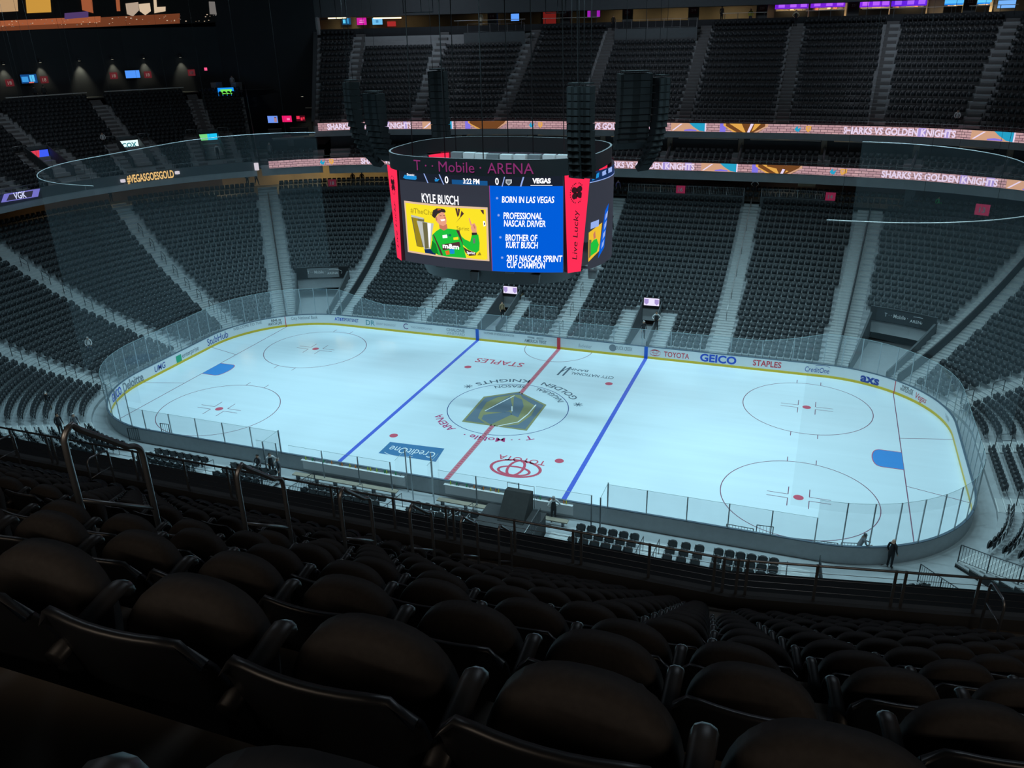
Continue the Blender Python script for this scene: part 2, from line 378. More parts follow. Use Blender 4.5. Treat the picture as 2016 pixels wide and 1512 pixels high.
ADS = [('GEICO', 222, 776, 26, 15, 'blue', .02, 0), ('Deloitte', 260, 751, 46, 17, 'grey', .02, 0), ('UMG', 305, 722, 24, 11, 'navy', .01, .2), ('enterprise', 378, 692, 36, 9, 'grey', 0, 0),
       ('StubHub', 427, 664, 44, 13, 'navy', .0, 0), ('WELCOME TO THE', 487, 641, 58, 5, 'grey', 0, 0), ('NHL.tv', 544, 630, 20, 5, 'black', .01, .1), ('WATCH LIVE', 541, 637, 27, 5, 'black', .01, 0),
       ('City National Bank', 600, 625, 52, 6, 'grey', 0, 0), ('AT&T', 668, 628, 18, 6, 'blue', .02, 0), ('SPORTSNET', 691, 630, 30, 6, 'navy', .01, 0), ('DR', 729, 635, 17, 10, 'teal', 0, 0), ('DESERT RADIOLOGY', 760, 639, 38, 4, 'pale', 0, 0),
       ('C', 799, 642, 9, 11, 'purple', 0, 0), ('THE COSMOPOLITAN', 830, 646, 42, 4, 'pale', 0, 0), ('CHALONE', 897, 650, 36, 6, 'grey', 0, 0), ('VINEYARD', 897, 657, 36, 5, 'pale', 0, 0), ('THE POWER OF GOOD IS ALWAYS ON', 982, 658, 60, 4, 'grey', 0, 0),
       ('AMERICA FIRST', 1054, 672, 44, 6, 'grey', .01, 0), ('Budweiser', 1152, 681, 26, 7, 'pale', 0, .2), ('DUCK CREEK', 1229, 686, 32, 7, 'grey', 0, 0), ('TOYOTA', 1332, 699, 50, 10, 'red', .01, 0), ('GEICO', 1414, 706, 72, 14, 'blue', .035, 0),
       ('STAPLES', 1510, 716, 56, 11, 'red', .02, 0), ('CreditOne', 1609, 728, 48, 10, 'navy', 0, .1), ('axs', 1713, 743, 38, 17, 'navy', .035, 0), ('NHL.tv', 1787, 762, 24, 6, 'black', .01, .1), ('WATCH LIVE', 1785, 770, 27, 6, 'black', .01, 0),
       ('Vegas', 1819, 783, 24, 12, 'red', 0, .3), ('T-Mobile', 1868, 822, 12, 8, 'pale', 0, 0)]
for t, cx, cy, wpx, hpx, ink, bold, sh in ADS:
    s = s_at(cx, cy); dep = pix((*plan(s, 0, False)[0], .6))[2]; h = hpx*dep/F_PX*1.12; zz = min(.98-h, max(.24, z_at(s, cy)-h/2))
    p1 = pix((*plan(s-.5, 0, False)[0], .6)); p2 = pix((*plan(s+.5, 0, False)[0], .6)); wm = wpx/max(6, math.hypot(p2[0]-p1[0], p2[1]-p1[1]))
    b = MB(); text(b, t, bfn(), INK[ink], h, v0=zz, centre=s, width=wm, bold=bold, shear=sh)
    if t == 'TOYOTA':
        for (rx, ry, du, dv) in ((.46, .27, 0, 0), (.16, .25, 0, .0), (.30, .13, 0, .1)):
            P = [(s-wm/2-.75+du+rx*math.cos(a*math.pi/14), zz+h/2+dv+ry*math.sin(a*math.pi/14)) for a in range(29)]
            for (a, c), (e, g) in zip(P[:-1], P[1:]): b.poly([bfn()(a, c-.022), bfn()(e, g-.022), bfn()(e, g+.022), bfn()(a, c+.022)], INK['red'])
    if t == 'enterprise':
        b.poly([bfn()(s-wm/2-.75, zz-.2), bfn()(s-wm/2-.1, zz-.2), bfn()(s-wm/2-.1, zz+.42), bfn()(s-wm/2-.75, zz+.42)], INK['green'])
    if t == 'DUCK CREEK': b.poly([bfn()(s-wm/2-.3+.32*math.cos(a*math.pi/10), zz+.12+.32*math.sin(a*math.pi/10)) for a in range(20)], INK['grey'])
    if t == 'AMERICA FIRST':
        for sg in (-1, 1):
            for k in range(2): b.poly([bfn()(s+sg*.1, zz+h+.08+.09*k), bfn()(s+sg*.75, zz+h+.12+.09*k), bfn()(s+sg*.75, zz+h+.16+.09*k), bfn()(s+sg*.1, zz+h+.13+.09*k)], INK['grey'])
    if t == 'CreditOne':
        P = [(s+.35+.6*math.cos(math.radians(a)), zz+h*1.05+.16*math.sin(math.radians(a))) for a in range(0, 165, 15)]
        for (a, c), (e, g) in zip(P[:-1], P[1:]): b.poly([bfn()(a, c-.015), bfn()(e, g-.015), bfn()(e, g+.015), bfn()(a, c+.015)], INK['navy'])
    b.build('advert', boards)
s = s_at(192, 840, lo=-56, hi=-47)
b = MB()
for i, t in enumerate(('DOWNTOWN', 'VEGAS', '.com')): text(b, t, bfn(), INK['grey'], .17, v0=.78-i*.24, centre=s+.1, bold=.02)
b.build('advert', boards)
for px, py in ((562, 633), (1762, 765)):
    s = s_at(px, py); b = MB(); b.poly([bfn(.02)(s-.03, .0), bfn(.02)(s+.03, .0), bfn(.02)(s+.03, 1.05), bfn(.02)(s-.03, 1.05)], INK['red']); b.build('line_mark', boards)
# ------------------------------------------------------------------ glass above the boards
GLASS = clear('rink_glass', (0.50, 0.62, 0.68), 0.20, .035, .02); GLASSN = clear('bench_glass', (0.6, 0.72, 0.78), 0.07, .02, .02); STEEL = mat('steel', (0.42, 0.45, 0.47), .35, .9, var=.05); DSTEEL = mat('dark_steel', (0.08, 0.09, 0.10), .45, .6)
GEDGE = mat('glass_edge', (0.45, 0.62, 0.66), .2, var=0)
glass = empty('rink_glass', 'clear glass shield panes standing on top of the dasher boards', 'glass shield')
def pane(s0, s1, d, z0, z1, post=True, m=GLASS, zt=None):
    n = 1 if abs(plan(s0, 0, False)[1][0]-plan(s1, 0, False)[1][0])+abs(plan(s0, 0, False)[1][1]-plan(s1, 0, False)[1][1]) < 1e-6 else 4
    S = [s0+(s1-s0)*i/n for i in range(n+1)]; zt = zt or z1
    A = [(*plan(s, d, False)[0], z0) for s in S]; B = [(*plan(s, d, False)[0], z1+(zt-z1)*i/n) for i, s in enumerate(S)]
    b = MB(); b.strip(A, B, m, True)
    b.tube(B, .012, GEDGE, 4)
    b.build('glass_pane', glass)
    if post:
        p, nn = plan(s0, d+.03, False); b = MB(); b.box((*p, (z0+z1)/2), (.06, .05, z1-z0+.05), STEEL, ex=(-nn[1], nn[0])); b.build('glass_post', glass)
LOW, HIGH = 2.58, 3.65
def gtop(s):
    s = (s+HALF) % PER-HALF; a = abs(s)
    if a > HALF-21.5: return LOW
    return LOW if a < 20.5 else HIGH
edges = []
def add_edges(a, b, step):
    n = max(1, round((b-a)/step)); edges.extend([a+(b-a)*i/n for i in range(n)])
add_edges(-(HALF-10.9), -57.57, 2.4); add_edges(-57.57, -44.2, 1.34); add_edges(-44.2, -35.35, 1.25); add_edges(-35.35, -21.95, 1.34)
add_edges(-21.95, -19.6, 2.4); add_edges(-19.6, -17.2, 2.4); add_edges(-17.2, 17.2, 2.45); add_edges(17.2, 19.6, 2.4); add_edges(19.6, 21.95, 2.4)
add_edges(21.95, 35.35, 1.34); add_edges(35.35, 44.2, 1.25); add_edges(44.2, 57.57, 1.34); add_edges(57.57, HALF-10.9, 2.4); edges.append(HALF-10.9)
def gt(s):
    a = abs(s)
    if a < 17.3 or a > 57.4: return LOW
    if a < 19.7: return LOW+.45
    return HIGH
for a, b_ in zip(edges[:-1], edges[1:]):
    z0 = gt(a) if abs(a) < abs(b_) else gt(a+.01); za, zb = gt(a), gt(b_)
    if abs(za-zb) > 1.0: za = zb = HIGH if abs(a) > 21 and abs(a) < 57.5 and abs(b_) < 57.6 else LOW
    pane(a, b_, .05, 1.10, za, True, GLASS, zb)
# glass behind the near benches
for x0, x1 in ((-11.4, -9.9), (-9.0, -6.6), (-6.5, -4.1), (-4.1, -1.9), (1.2, 3.6), (3.6, 6.2), (7.2, 10.4)):
    pane(HALF-x1, HALF-x0, 1.75, .9, 2.75, True, GLASSN)
for x in (-10.9, 10.9):
    b = MB(); b.quad((x, -HY-.05, 1.1), (x, -HY-1.75, 1.1), (x, -HY-1.75, 2.7), (x, -HY-.05, 2.7), GLASSN); b.tube([(x, -HY-.05, 2.7), (x, -HY-1.75, 2.7)], .015, GEDGE, 4); b.build('glass_pane', glass)
    for y in (-HY-.07, -HY-1.75):
        b = MB(); b.box((x, y, 1.75), (.07, .07, 1.9), STEEL); b.build('glass_post', glass)
# gate bay between the two benches
for x in (-1.6, -.9, .1, .5):
    b = MB(); b.box((x, -HY-.4-(.7 if x in (-.9, .5) else 0), 1.5), (.06, .06, 3.0), STEEL); b.build('glass_post', glass)
for x in (-1.6, .5):
    b = MB(); b.quad((x, -HY-.15, .9), (x, -HY-1.7, .9), (x, -HY-1.7, 2.9), (x, -HY-.15, 2.9), GLASSN); b.tube([(x, -HY-.15, 2.9), (x, -HY-1.7, 2.9)], .015, GEDGE, 4); b.build('glass_pane', glass)
# far penalty boxes: higher glass, a walled bench bay and the lamp at the timekeeper's desk
for x0, x1 in ((-3.3, -1.9), (-1.9, -.6), (1.4, 2.8), (2.8, 4.2)):
    pane(x0, x1, 1.7, .4, 3.3, True, GLASSN)
# benches
def bench(name, label, x0, x1):
    e = empty(name, label, 'bench', ((x0+x1)/2, -HY-1.2, 0)); L = x1-x0
    b = MB(); b.box((0, 0, .42), (L, .38, .06), mat('bench_wood', (.30, .26, .20), .6)); b.build('seat', e)
    b = MB(); b.box((0, 1.02, .90), (L, .28, .04), BW); b.box((0, 1.08, .55), (L, .04, .70), BW)
    b.build('shelf', e)
    b = MB()
    for i in range(max(2, int(L/1.2))): b.box((-L/2+.3+i*(L-.6)/max(1, int(L/1.2)-1), 0, .2), (.08, .34, .39), DSTEEL)
    b.build('support', e)
    return e
bench('players_bench', 'players bench with white shelf left of the centre line on the near side', -9.3, -1.9)
bench('players_bench', 'players bench with white shelf right of the centre line on the near side', .8, 8.9)
BOT = [mat('bottle_'+n, c, .35, var=0) for n, c in (('lime', (.55, .75, .05)), ('orange', (.85, .25, .04)), ('green', (.03, .40, .15)), ('yellow', (.80, .68, .05)), ('grey', (.20, .24, .26)))]
def bottle_mesh(m):
    b = MB(); prof = [(.034, 0), (.037, .02), (.037, .15), (.024, .19), (.012, .21), (.010, .25)]; n = 8
    vs = [(r*math.cos(2*math.pi*j/n), r*math.sin(2*math.pi*j/n), z) for r, z in prof for j in range(n)]
    fs = [(i*n+j, i*n+(j+1) % n, (i+1)*n+(j+1) % n, (i+1)*n+j) for i in range(len(prof)-1) for j in range(n)]+[tuple(range(n-1, -1, -1)), tuple(range((len(prof)-1)*n, len(prof)*n))]
    return b.add(vs, fs, m, True)
_bm = {}
def bottle(x, ci, label, group):
    if ci not in _bm: _bm[ci] = bottle_mesh(BOT[ci]).build('water_bottle'); o = _bm[ci]
    else: o = _bm[ci].copy(); COL.objects.link(o)
    o.location = (x, -HY-.16, .92); tag(o, label, 'bottle', group)
cn = ['lime', 'orange', 'green', 'yellow', 'grey']
ORD = ['first', 'second', 'third', 'fourth', 'fifth', 'sixth', 'seventh', 'eighth', 'ninth', 'tenth', 'eleventh', 'twelfth', 'thirteenth', 'fourteenth', 'fifteenth', 'sixteenth', 'seventeenth', 'eighteenth', 'nineteenth', 'twentieth']
def ordn(n):
    if n <= 20: return ORD[n-1]
    t = ['', '', 'twenty', 'thirty', 'forty', 'fifty', 'sixty', 'seventy'][n//10]
    return t+'-'+ORD[n % 10-1] if n % 10 else {20: 'twentieth', 30: 'thirtieth', 40: 'fortieth', 50: 'fiftieth', 60: 'sixtieth'}[n]
k = 0
for side, x0, x1, n in (('left', -9.0, -2.2, 18), ('right', 1.2, 8.6, 24)):
    for i in range(n):
        x = x0+(x1-x0)*(i+.35*math.sin(i*2.4))/(n-1); ci = (i*7+i//3) % 5
        bottle(x, ci, '%s water bottle, %s from the left on the %s bench shelf' % (cn[ci], ordn(i+1), side), 'water bottles on the %s bench shelf' % side)
# ------------------------------------------------------------------ stands: profiles
CONC = mat('concrete', (0.38, 0.41, 0.43), .8, var=.15, scale=1.2); STEP = mat('step_concrete', (0.46, 0.49, 0.50), .75, var=.12, scale=2.0); NOSE = mat('step_nosing', (0.66, 0.69, 0.69), .6, var=.05)
DARKW = mat('dark_wall', (0.022, 0.028, 0.035), .7, var=.2, scale=.6); GREYW = mat('grey_wall', (0.10, 0.115, 0.125), .7, var=.1, scale=.8); BLACK = mat('black_paint', (0.008, 0.009, 0.011), .6, var=.1)
TL = 0.80; DL0 = 1.35
def low_z(k, s=0.0):
    a = abs((s+HALF) % PER-HALF); w_ = smooth(50, 60, a)
    far = .25+.148*k+.00577*k*k; near = .15+.11*k+.0062*k*k
    return far*(1-w_)+near*w_
TU = .838; DU0 = 25.75; ZU0 = 16.2; RU = .631     # upper deck, far side
DLD = 22.35; ZLD = 12.55; RLD = .36                # end deck on the left
def up_z(k): return ZU0+RU*k
def le_z(k): return ZLD+RLD*k
def scale_s(s, d):
    """metres along a row at distance d for one metre of perimeter"""
    a = abs((s+HALF) % PER-HALF)
    corner = SL < a < SL+QA or SL+QA+LE < a < SL+2*QA+LE
    return (RC+d)/RC if corner else 1.0
def tiers(name, s0, s1, d0, T, zf, n, m, cuts=(), step=1.2, k0=0, skirt=True):
    b = MB(); S = srange(s0, s1, step)
    for c in cuts:
        for x in c[:2]:
            if s0 < x < s1: S.append(x)
    S = sorted(set(S)); 
    def cut(sm, k): return any(c[0] < sm < c[1] and c[2] <= k <= c[3] for c in cuts)
    for k in range(k0, n):
        for a, e in zip(S[:-1], S[1:]):
            sm_ = (a+e)/2
            if cut(sm_, k): continue
            da, db = d0+T*k, d0+T*(k+1); za, ze = zf(k, a), zf(k, e)
            P = [(*plan(a, da)[0], za), (*plan(e, da)[0], ze), (*plan(e, db)[0], ze), (*plan(a, db)[0], za)]
            b.quad(*P, m)
            lo = (zf(k-1, a), zf(k-1, e)) if k > k0 and not cut(sm_, k-1) else (za-1.2, ze-1.2)
            b.quad((*P[0][:2], lo[0]), (*P[1][:2], lo[1]), P[1], P[0], m)
    return struct(b.build(name))
VOM = [(-8.35, -6.45), (5.65, 7.55)]; TUN = [(-26.7, -23.9), (23.6, 26.2)]
cuts = [(a, b, 0, 7) for a, b in VOM]+[(a, b, 0, 9) for a, b in TUN]+[(50.9, 53.3, 0, 12)]
cuts.append((HALF-8.0, HALF-4.3, 0, 5))              # platform bay on the near side
cuts.append((-HALF+7.3, -HALF+9.8, 0, 5))            # players' tunnel on the near side
tiers('floor_lower_bowl', -60, 60, DL0, TL, low_z, 28, CONC, cuts)
tiers('floor_lower_bowl_end', -57, -29, DL0, TL, low_z, 30, CONC, (), k0=28)
tiers('floor_lower_bowl_end', 29, 57, DL0, TL, low_z, 30, CONC, (), k0=28)
tiers('floor_near_bowl', 60, HALF, DL0, TL, low_z, 17, CONC, cuts)
tiers('floor_near_bowl', -HALF, -60, DL0, TL, low_z, 17, CONC, cuts)
b = MB(); b.poly([(*plan(PER*i/200, .1, False)[0], -.01) for i in range(200)][::-1], CONC)
S = [PER*i/200 for i in range(201)]; b.strip([(*plan(s, .1, False)[0], .0) for s in S], [(*plan(s, 14)[0], .0) for s in S], CONC); struct(b.build('floor_event_level'))
# vomitories and corner tunnels: side walls, back wall, lintel
def portal(name, s0, s1, k1, zt, lintel, wall=GREYW):
    b = MB(); d1 = DL0+TL*(k1+1)
    for s in (s0, s1):
        n = 10; D = [DL0+(d1-DL0)*i/n for i in range(n+1)]
        top = [low_z((d-DL0)/TL, s)+.75 for d in D]
        b.strip([(*plan(s, d)[0], 0) for d in D], [(*plan(s, d)[0], z) for d, z in zip(D, top)], wall)
        e = .09 if s == s0 else -.09
        b.strip([(*plan(s+e, d)[0], 0) for d in D], [(*plan(s+e, d)[0], z) for d, z in zip(D, top)], wall)
        b.strip([(*plan(s+e, d)[0], z) for d, z in zip(D, top)], [(*plan(s, d)[0], z) for d, z in zip(D, top)], wall)
    SSx = srange(s0, s1, .5); dw = d1-.25
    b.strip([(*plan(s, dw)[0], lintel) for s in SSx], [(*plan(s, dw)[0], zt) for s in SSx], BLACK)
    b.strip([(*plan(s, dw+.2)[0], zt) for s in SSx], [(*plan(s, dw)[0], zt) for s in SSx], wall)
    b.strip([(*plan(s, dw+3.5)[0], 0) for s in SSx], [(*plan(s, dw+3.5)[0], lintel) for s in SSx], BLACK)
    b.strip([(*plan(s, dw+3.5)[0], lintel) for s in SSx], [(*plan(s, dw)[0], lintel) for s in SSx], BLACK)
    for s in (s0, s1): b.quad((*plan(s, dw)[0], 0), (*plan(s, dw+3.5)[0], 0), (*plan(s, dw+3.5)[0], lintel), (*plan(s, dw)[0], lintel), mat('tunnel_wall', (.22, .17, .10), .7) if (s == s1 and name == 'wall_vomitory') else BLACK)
    return struct(b.build(name)), dw
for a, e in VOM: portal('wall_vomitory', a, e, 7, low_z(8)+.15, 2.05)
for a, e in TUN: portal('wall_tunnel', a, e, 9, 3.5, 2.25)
# ------------------------------------------------------------------ aisles
LOW_AISLES = [(-14.6, .7, 28), (-.65, .7, 28), (13.5, .75, 28), (22.75, 1.15, 28), (-23.1, 1.15, 28), (26.95, 1.1, 28), (-27.45, 1.1, 30), (-31.8, .75, 30), (31.1, .75, 30), (-37.3, .8, 30), (36.9, .75, 30), (-45.8, .8, 30), (44.3, .8, 30), (-52.3, .8, 30), (50.1, .8, 20),
              (-9.2, .55, 7), (-5.6, .55, 7), (4.8, .55, 7), (8.4, .55, 7)]
def aisle(name, s, hw, d0, T, zf, n, m=STEP, k0=0):
    """stair flight laid on the tiers: two steps to a row, pale nosings"""
    b = MB()
    for k in range(k0, n):
        z = zf(k, s); r = (zf(k+1, s)-z)
        for j, (da, h) in enumerate(((0.0, .012), (T*.5, r*.5))):
            a0 = d0+T*k+da-.02; a1 = d0+T*(k+1)
            q = []
            for d in (a0, a1):
                p, nn = plan(s, d); t = (nn[1], -nn[0]); q.append(((p[0]-t[0]*hw, p[1]-t[1]*hw), (p[0]+t[0]*hw, p[1]+t[1]*hw)))
            zz = z+h
            b.quad((*q[0][0], zz), (*q[0][1], zz), (*q[1][1], zz), (*q[1][0], zz), m)
            lo = z-.02 if j else z-r*.5
            b.quad((*q[0][0], lo), (*q[0][1], lo), (*q[0][1], zz), (*q[0][0], zz), m)
            p, nn = plan(s, a0+.03); t = (nn[1], -nn[0])
            b.quad((p[0]-t[0]*hw+nn[0]*-.03, p[1]-t[1]*hw+nn[1]*-.03, zz+.006), (p[0]+t[0]*hw+nn[0]*-.03, p[1]+t[1]*hw+nn[1]*-.03, zz+.006), (p[0]+t[0]*hw+nn[0]*.03, p[1]+t[1]*hw+nn[1]*.03, zz+.006), (p[0]-t[0]*hw+nn[0]*.03, p[1]-t[1]*hw+nn[1]*.03, zz+.006), NOSE)
            if j:
                for e in (0, 1): b.quad((*q[0][e], z), (*q[1][e], z), (*q[1][e], zz), (*q[0][e], zz), m)
    return struct(b.build(name))
for s, hw, n in LOW_AISLES: aisle('floor_lower_aisle', s, hw, DL0, TL, low_z, n)
# far upper deck, its left end wall, and the end deck on the left
UP_S0, UP_S1 = -25.85, 33.0
tiers('floor_upper_deck', UP_S0, UP_S1, DU0, TU, lambda k, s=0: up_z(k), 16, CONC)
UP_AISLES = [(-24.8, .6), (-22.8, .6), (-15.35, .62), (-5.75, .62), (5.4, .62), (15.55, .62), (22.55, .62), (24.55, .62), (26.6, .62)]
STEPD = mat('upper_step', (0.17, 0.175, 0.18), .75, var=.12, scale=2.0)
for s, hw in UP_AISLES: aisle('floor_upper_aisle', s, hw, DU0, TU, lambda k, s=0: up_z(k), 16, STEPD)
LE_S0, LE_S1 = -52.0, -27.7
tiers('floor_end_deck', LE_S0, LE_S1, DLD, TU, lambda k, s=0: le_z(k), 19, CONC)
# ------------------------------------------------------------------ seats
PLAST = mat('seat_plastic', (0.020, 0.022, 0.026), .38, var=.1, scale=9, spec=.55); CUSH = mat('seat_fabric', (0.034, 0.031, 0.030), .75, var=.35, scale=60, spec=.35); FARSEAT = mat('far_seat', (0.030, 0.036, 0.042), .5, var=.15, scale=.4)
ARM = mat('seat_arm', (0.030, 0.030, 0.032), .42, var=.1, scale=20)
def dshape(w_, z0, z1, n=8, p=2.4):
    """rounded-top outline (x, z), bottom flat"""
    P = [(-w_/2*.86, z0), (w_/2*.86, z0)]
    for i in range(n+1):
        a = math.pi*i/n; c, s_ = math.cos(a), math.sin(a)
        P.append((w_/2*math.copysign(abs(c)**(2/p), c), z0+(z1-z0)*(.38+.62*abs(s_)**(2/p))))
    return P
def low_seat():
    """small seat for the far stands: bent back, flipped rounded pan, arms"""
    vs, fs = [], []
    def add(v, f): o = len(vs); vs.extend(v); fs.extend([tuple(i+o for i in g) for g in f])
    P = dshape(.44, .40, .80, 6); n = len(P)
    add([(x, -.02+.05*(z-.4), z) for x, z in P]+[(x*.98, -.09+.03*(z-.4), z) for x, z in P], [tuple(range(n))]+[(i, n+i, n+(i+1) % n, (i+1) % n) for i in range(n)])
    add([(-.23, -.16, .44), (.23, -.16, .44), (.23, -.25, .80), (.18, -.26, .86), (-.18, -.26, .86), (-.23, -.25, .80), (.18, -.30, .86), (-.18, -.30, .86), (-.23, -.29, .44), (.23, -.29, .44)], [(0, 1, 2, 3, 4, 5), (4, 3, 6, 7), (7, 6, 9, 8)])
    for x in (.255,):
        add([(x-.025, -.25, .62), (x+.025, -.25, .62), (x+.025, .06, .65), (x-.025, .06, .65), (x-.025, -.02, 0), (x+.025, -.02, 0)], [(0, 1, 2, 3), (3, 2, 5, 4)])
    return np.array(vs), fs
LSV, LSF = low_seat()
LSF_len = np.array([len(f) for f in LSF]); LSF_flat = np.array([i for f in LSF for i in f])
def mass_seats(name, spots, label, group=None, m=FARSEAT):
    """one object of many small seats. spots: (x, y, z, fx, fy)"""
    A = np.array(spots); N = len(A); nv = len(LSV)
    f = A[:, 3:5]; r = np.stack([f[:, 1], -f[:, 0]], 1)
    V = np.empty((N, nv, 3))
    V[:, :, 0] = A[:, 0:1]+r[:, 0:1]*LSV[:, 0]+f[:, 0:1]*LSV[:, 1]; V[:, :, 1] = A[:, 1:2]+r[:, 1:2]*LSV[:, 0]+f[:, 1:2]*LSV[:, 1]; V[:, :, 2] = A[:, 2:3]+LSV[:, 2]
    loops = (LSF_flat[None, :]+np.arange(N)[:, None]*nv).ravel(); lens = np.tile(LSF_len, N); starts = np.concatenate([[0], np.cumsum(lens)[:-1]])
    me = bpy.data.meshes.new(name); me.vertices.add(N*nv); me.vertices.foreach_set('co', V.ravel()); me.loops.add(len(loops)); me.loops.foreach_set('vertex_index', loops.astype(np.int32))
    me.polygons.add(len(lens)); me.polygons.foreach_set('loop_start', starts.astype(np.int32)); me.polygons.foreach_set('loop_total', lens.astype(np.int32)); me.update(calc_edges=True); me.materials.append(m)
    o = bpy.data.objects.new(name, me); COL.objects.link(o); tag(o, label, 'seats', group, 'stuff'); return o
def row_spots(sa, sb, d, z, pitch, ma, mb_, off=0.0):
    """seat places along a row between perimeter positions sa and sb, keeping ma / mb_ metres clear at its ends"""
    S = np.arange(sa, sb+.02, .05); P = np.array([plan(s, d)[0] for s in S]); L = np.concatenate([[0], np.cumsum(np.linalg.norm(np.diff(P, axis=0), axis=1))])
    a, e = ma, L[-1]-mb_; n = int((e-a)//pitch)
    if n < 1: return []
    t0 = a+((e-a)-n*pitch)/2+pitch/2; out = []
    for i in range(n):
        t = t0+i*pitch; x = np.interp(t, L, P[:, 0]); y = np.interp(t, L, P[:, 1]); s = np.interp(t, L, S); nn = plan(s, d)[1]
        out.append((x, y, z, -nn[0], -nn[1], s, i))
    return out
def sections(lo, hi, aisles):
    A = sorted([a for a in aisles if lo-.5 < a[0] < hi+.5]); B = [(lo, 0.05)]+[(a[0], a[1]) for a in A]+[(hi, .05)]
    return [(x[0], y[0], x[1]+.08, y[1]+.08) for x, y in zip(B[:-1], B[1:]) if y[0]-x[0] > .8]
low_spots = []
for k in range(30):
    ais = [(s, hw) for s, hw, n in LOW_AISLES if k < n]
    for sa, sb, ma, mb_ in sections(-57.5, 50.0, ais):
        if k >= 28 and (sa > -29 and sb < 29.5): continue
        for p in row_spots(sa, sb, DL0+TL*k+.38, low_z(k, (sa+sb)/2), .56, ma, mb_):
            s = p[5]
            if any(a-.25 < s < e+.25 for a, e in VOM) and k <= 7: continue
            if any(a-.35 < s < e+.35 for a, e in TUN) and k <= 10: continue
            z = low_z(k, s); low_spots.append((p[0], p[1], z, p[3], p[4]))
def inframe(p, m=60): u, v, wd = pix(p); return wd > 0 and -m < u < 2016+m and -m < v < 1512+m
low_spots = [p for p in low_spots if inframe(p[:3])]
up_spots = []
for k in range(16):
    for sa, sb, ma, mb_ in sections(UP_S0+.1, UP_S1, UP_AISLES):
        mid = (sa+sb)/2
        if k >= 13 and (abs(mid+20) < 4.5 or abs(mid) < 3): continue
        up_spots += [p[:5] for p in row_spots(sa, sb, DU0+TU*k+.38, up_z(k), .50, ma, mb_)]
# ------------------------------------------------------------------ near upper deck (where the photograph is taken)
KX, KY, TH = 19.4, -39.07, 0.19
EB = np.array([math.cos(TH), math.sin(TH)]); NB = np.array([math.sin(TH), -math.cos(TH)])
def ndA(x, t): return np.array([x, KY-t])
def ndB(l, t): return np.array([KX, KY])+NB*t+EB*l
def bendx(t): return KX+math.tan(TH/2)*t
def bendl(t): return -math.tan(TH/2)*t
NT, NR = .845, .631
def row_t(j): return -39.07+51.151-NT*j          # t of the arm tips of row j
def row_z(j): return 24.857-.631*j-.65           # floor of row j
DECKC = mat('deck_concrete', (0.19, 0.165, 0.14), .85, var=.2, scale=2.5, bump=.3)
XL = -6.0; LB = 13.0
b = MB()
for j in range(-3, 14):
    t0 = row_t(j)+.30; t1 = max(.15, t0-NT) if j < 13 else .12; z = row_z(j)
    for (q0, q1, q2, q3) in ((ndA(XL, t0), ndA(bendx(t0), t0), ndA(bendx(t1), t1), ndA(XL, t1)), (ndB(bendl(t0), t0), ndB(LB, t0), ndB(LB, t1), ndB(bendl(t1), t1))):
        b.quad((*q0, z), (*q1, z), (*q2, z), (*q3, z), DECKC); zr = z+NR if j > -3 else z+.1
        b.quad((*q0, z), (*q0, zr), (*q1, zr), (*q1, z), DECKC)
struct(b.build('floor_near_deck'))
PARA = mat('parapet_concrete', (0.075, 0.08, 0.085), .8, var=.2, scale=3)
def band(name, t0, t1, z0, z1, m, kind='structure'):
    b = MB()
    for (A, B) in ((ndA(XL, 0)*0+ndA(XL, t0), ndA(bendx(t0), t0)), (ndB(bendl(t0), t0), ndB(LB, t0))): pass
    pts = lambda t: [ndA(XL, t), ndA(bendx(t), t), ndB(LB, t)]
    o, i = pts(t0), pts(t1)
    for k in range(2):
        b.quad((*o[k], z1), (*o[k+1], z1), (*i[k+1], z1), (*i[k], z1), m); b.quad((*o[k], z0), (*o[k+1], z0), (*o[k+1], z1), (*o[k], z1), m)
        b.quad((*i[k+1], z0), (*i[k], z0), (*i[k], z1), (*i[k+1], z1), m); b.quad((*i[k], z0), (*i[k+1], z0), (*o[k+1], z0), (*o[k], z0), m)
    return struct(b.build(name))
band('wall_deck_parapet', .18, -.05, 15.0, 16.25, PARA)
band('trim_ribbon_housing', -.06, -.72, 14.9, 16.20, BLACK)
band('ceiling_under_deck', 6.0, -.3, 14.6, 14.9, BLACK)
# fence
RAIL = mat('rail_steel', (0.33, 0.34, 0.35), .38, .85, var=.08)
fence = empty('deck_fence', 'grey steel cable fence on top of the near deck parapet', 'fence')
b = MB(); b.tube([(*ndA(XL, .05), 17.0), (*ndA(KX, .05), 17.0), (*ndB(LB, .05), 17.0)], .024, RAIL); b.build('top_rail', fence)
b = MB()
for z in (16.42, 16.56, 16.70, 16.84): b.tube([(*ndA(XL, .05), z), (*ndA(KX, .05), z), (*ndB(LB, .05), z)], .006, RAIL, 4)
b.build('cable', fence)
posts = []
for i in range(10):
    x = KX-.12-i*2.75; posts += [ndA(x, .05), ndA(x-.17, .05), ndA(x-1.4, .05)]
for i in range(5):
    l = .12+i*2.75; posts += [ndB(l, .05), ndB(l+.17, .05), ndB(l+1.4, .05)]
for p in posts:
    b = MB(); b.box((*p, 16.6), (.05, .035, .85), RAIL); b.build('post', fence)
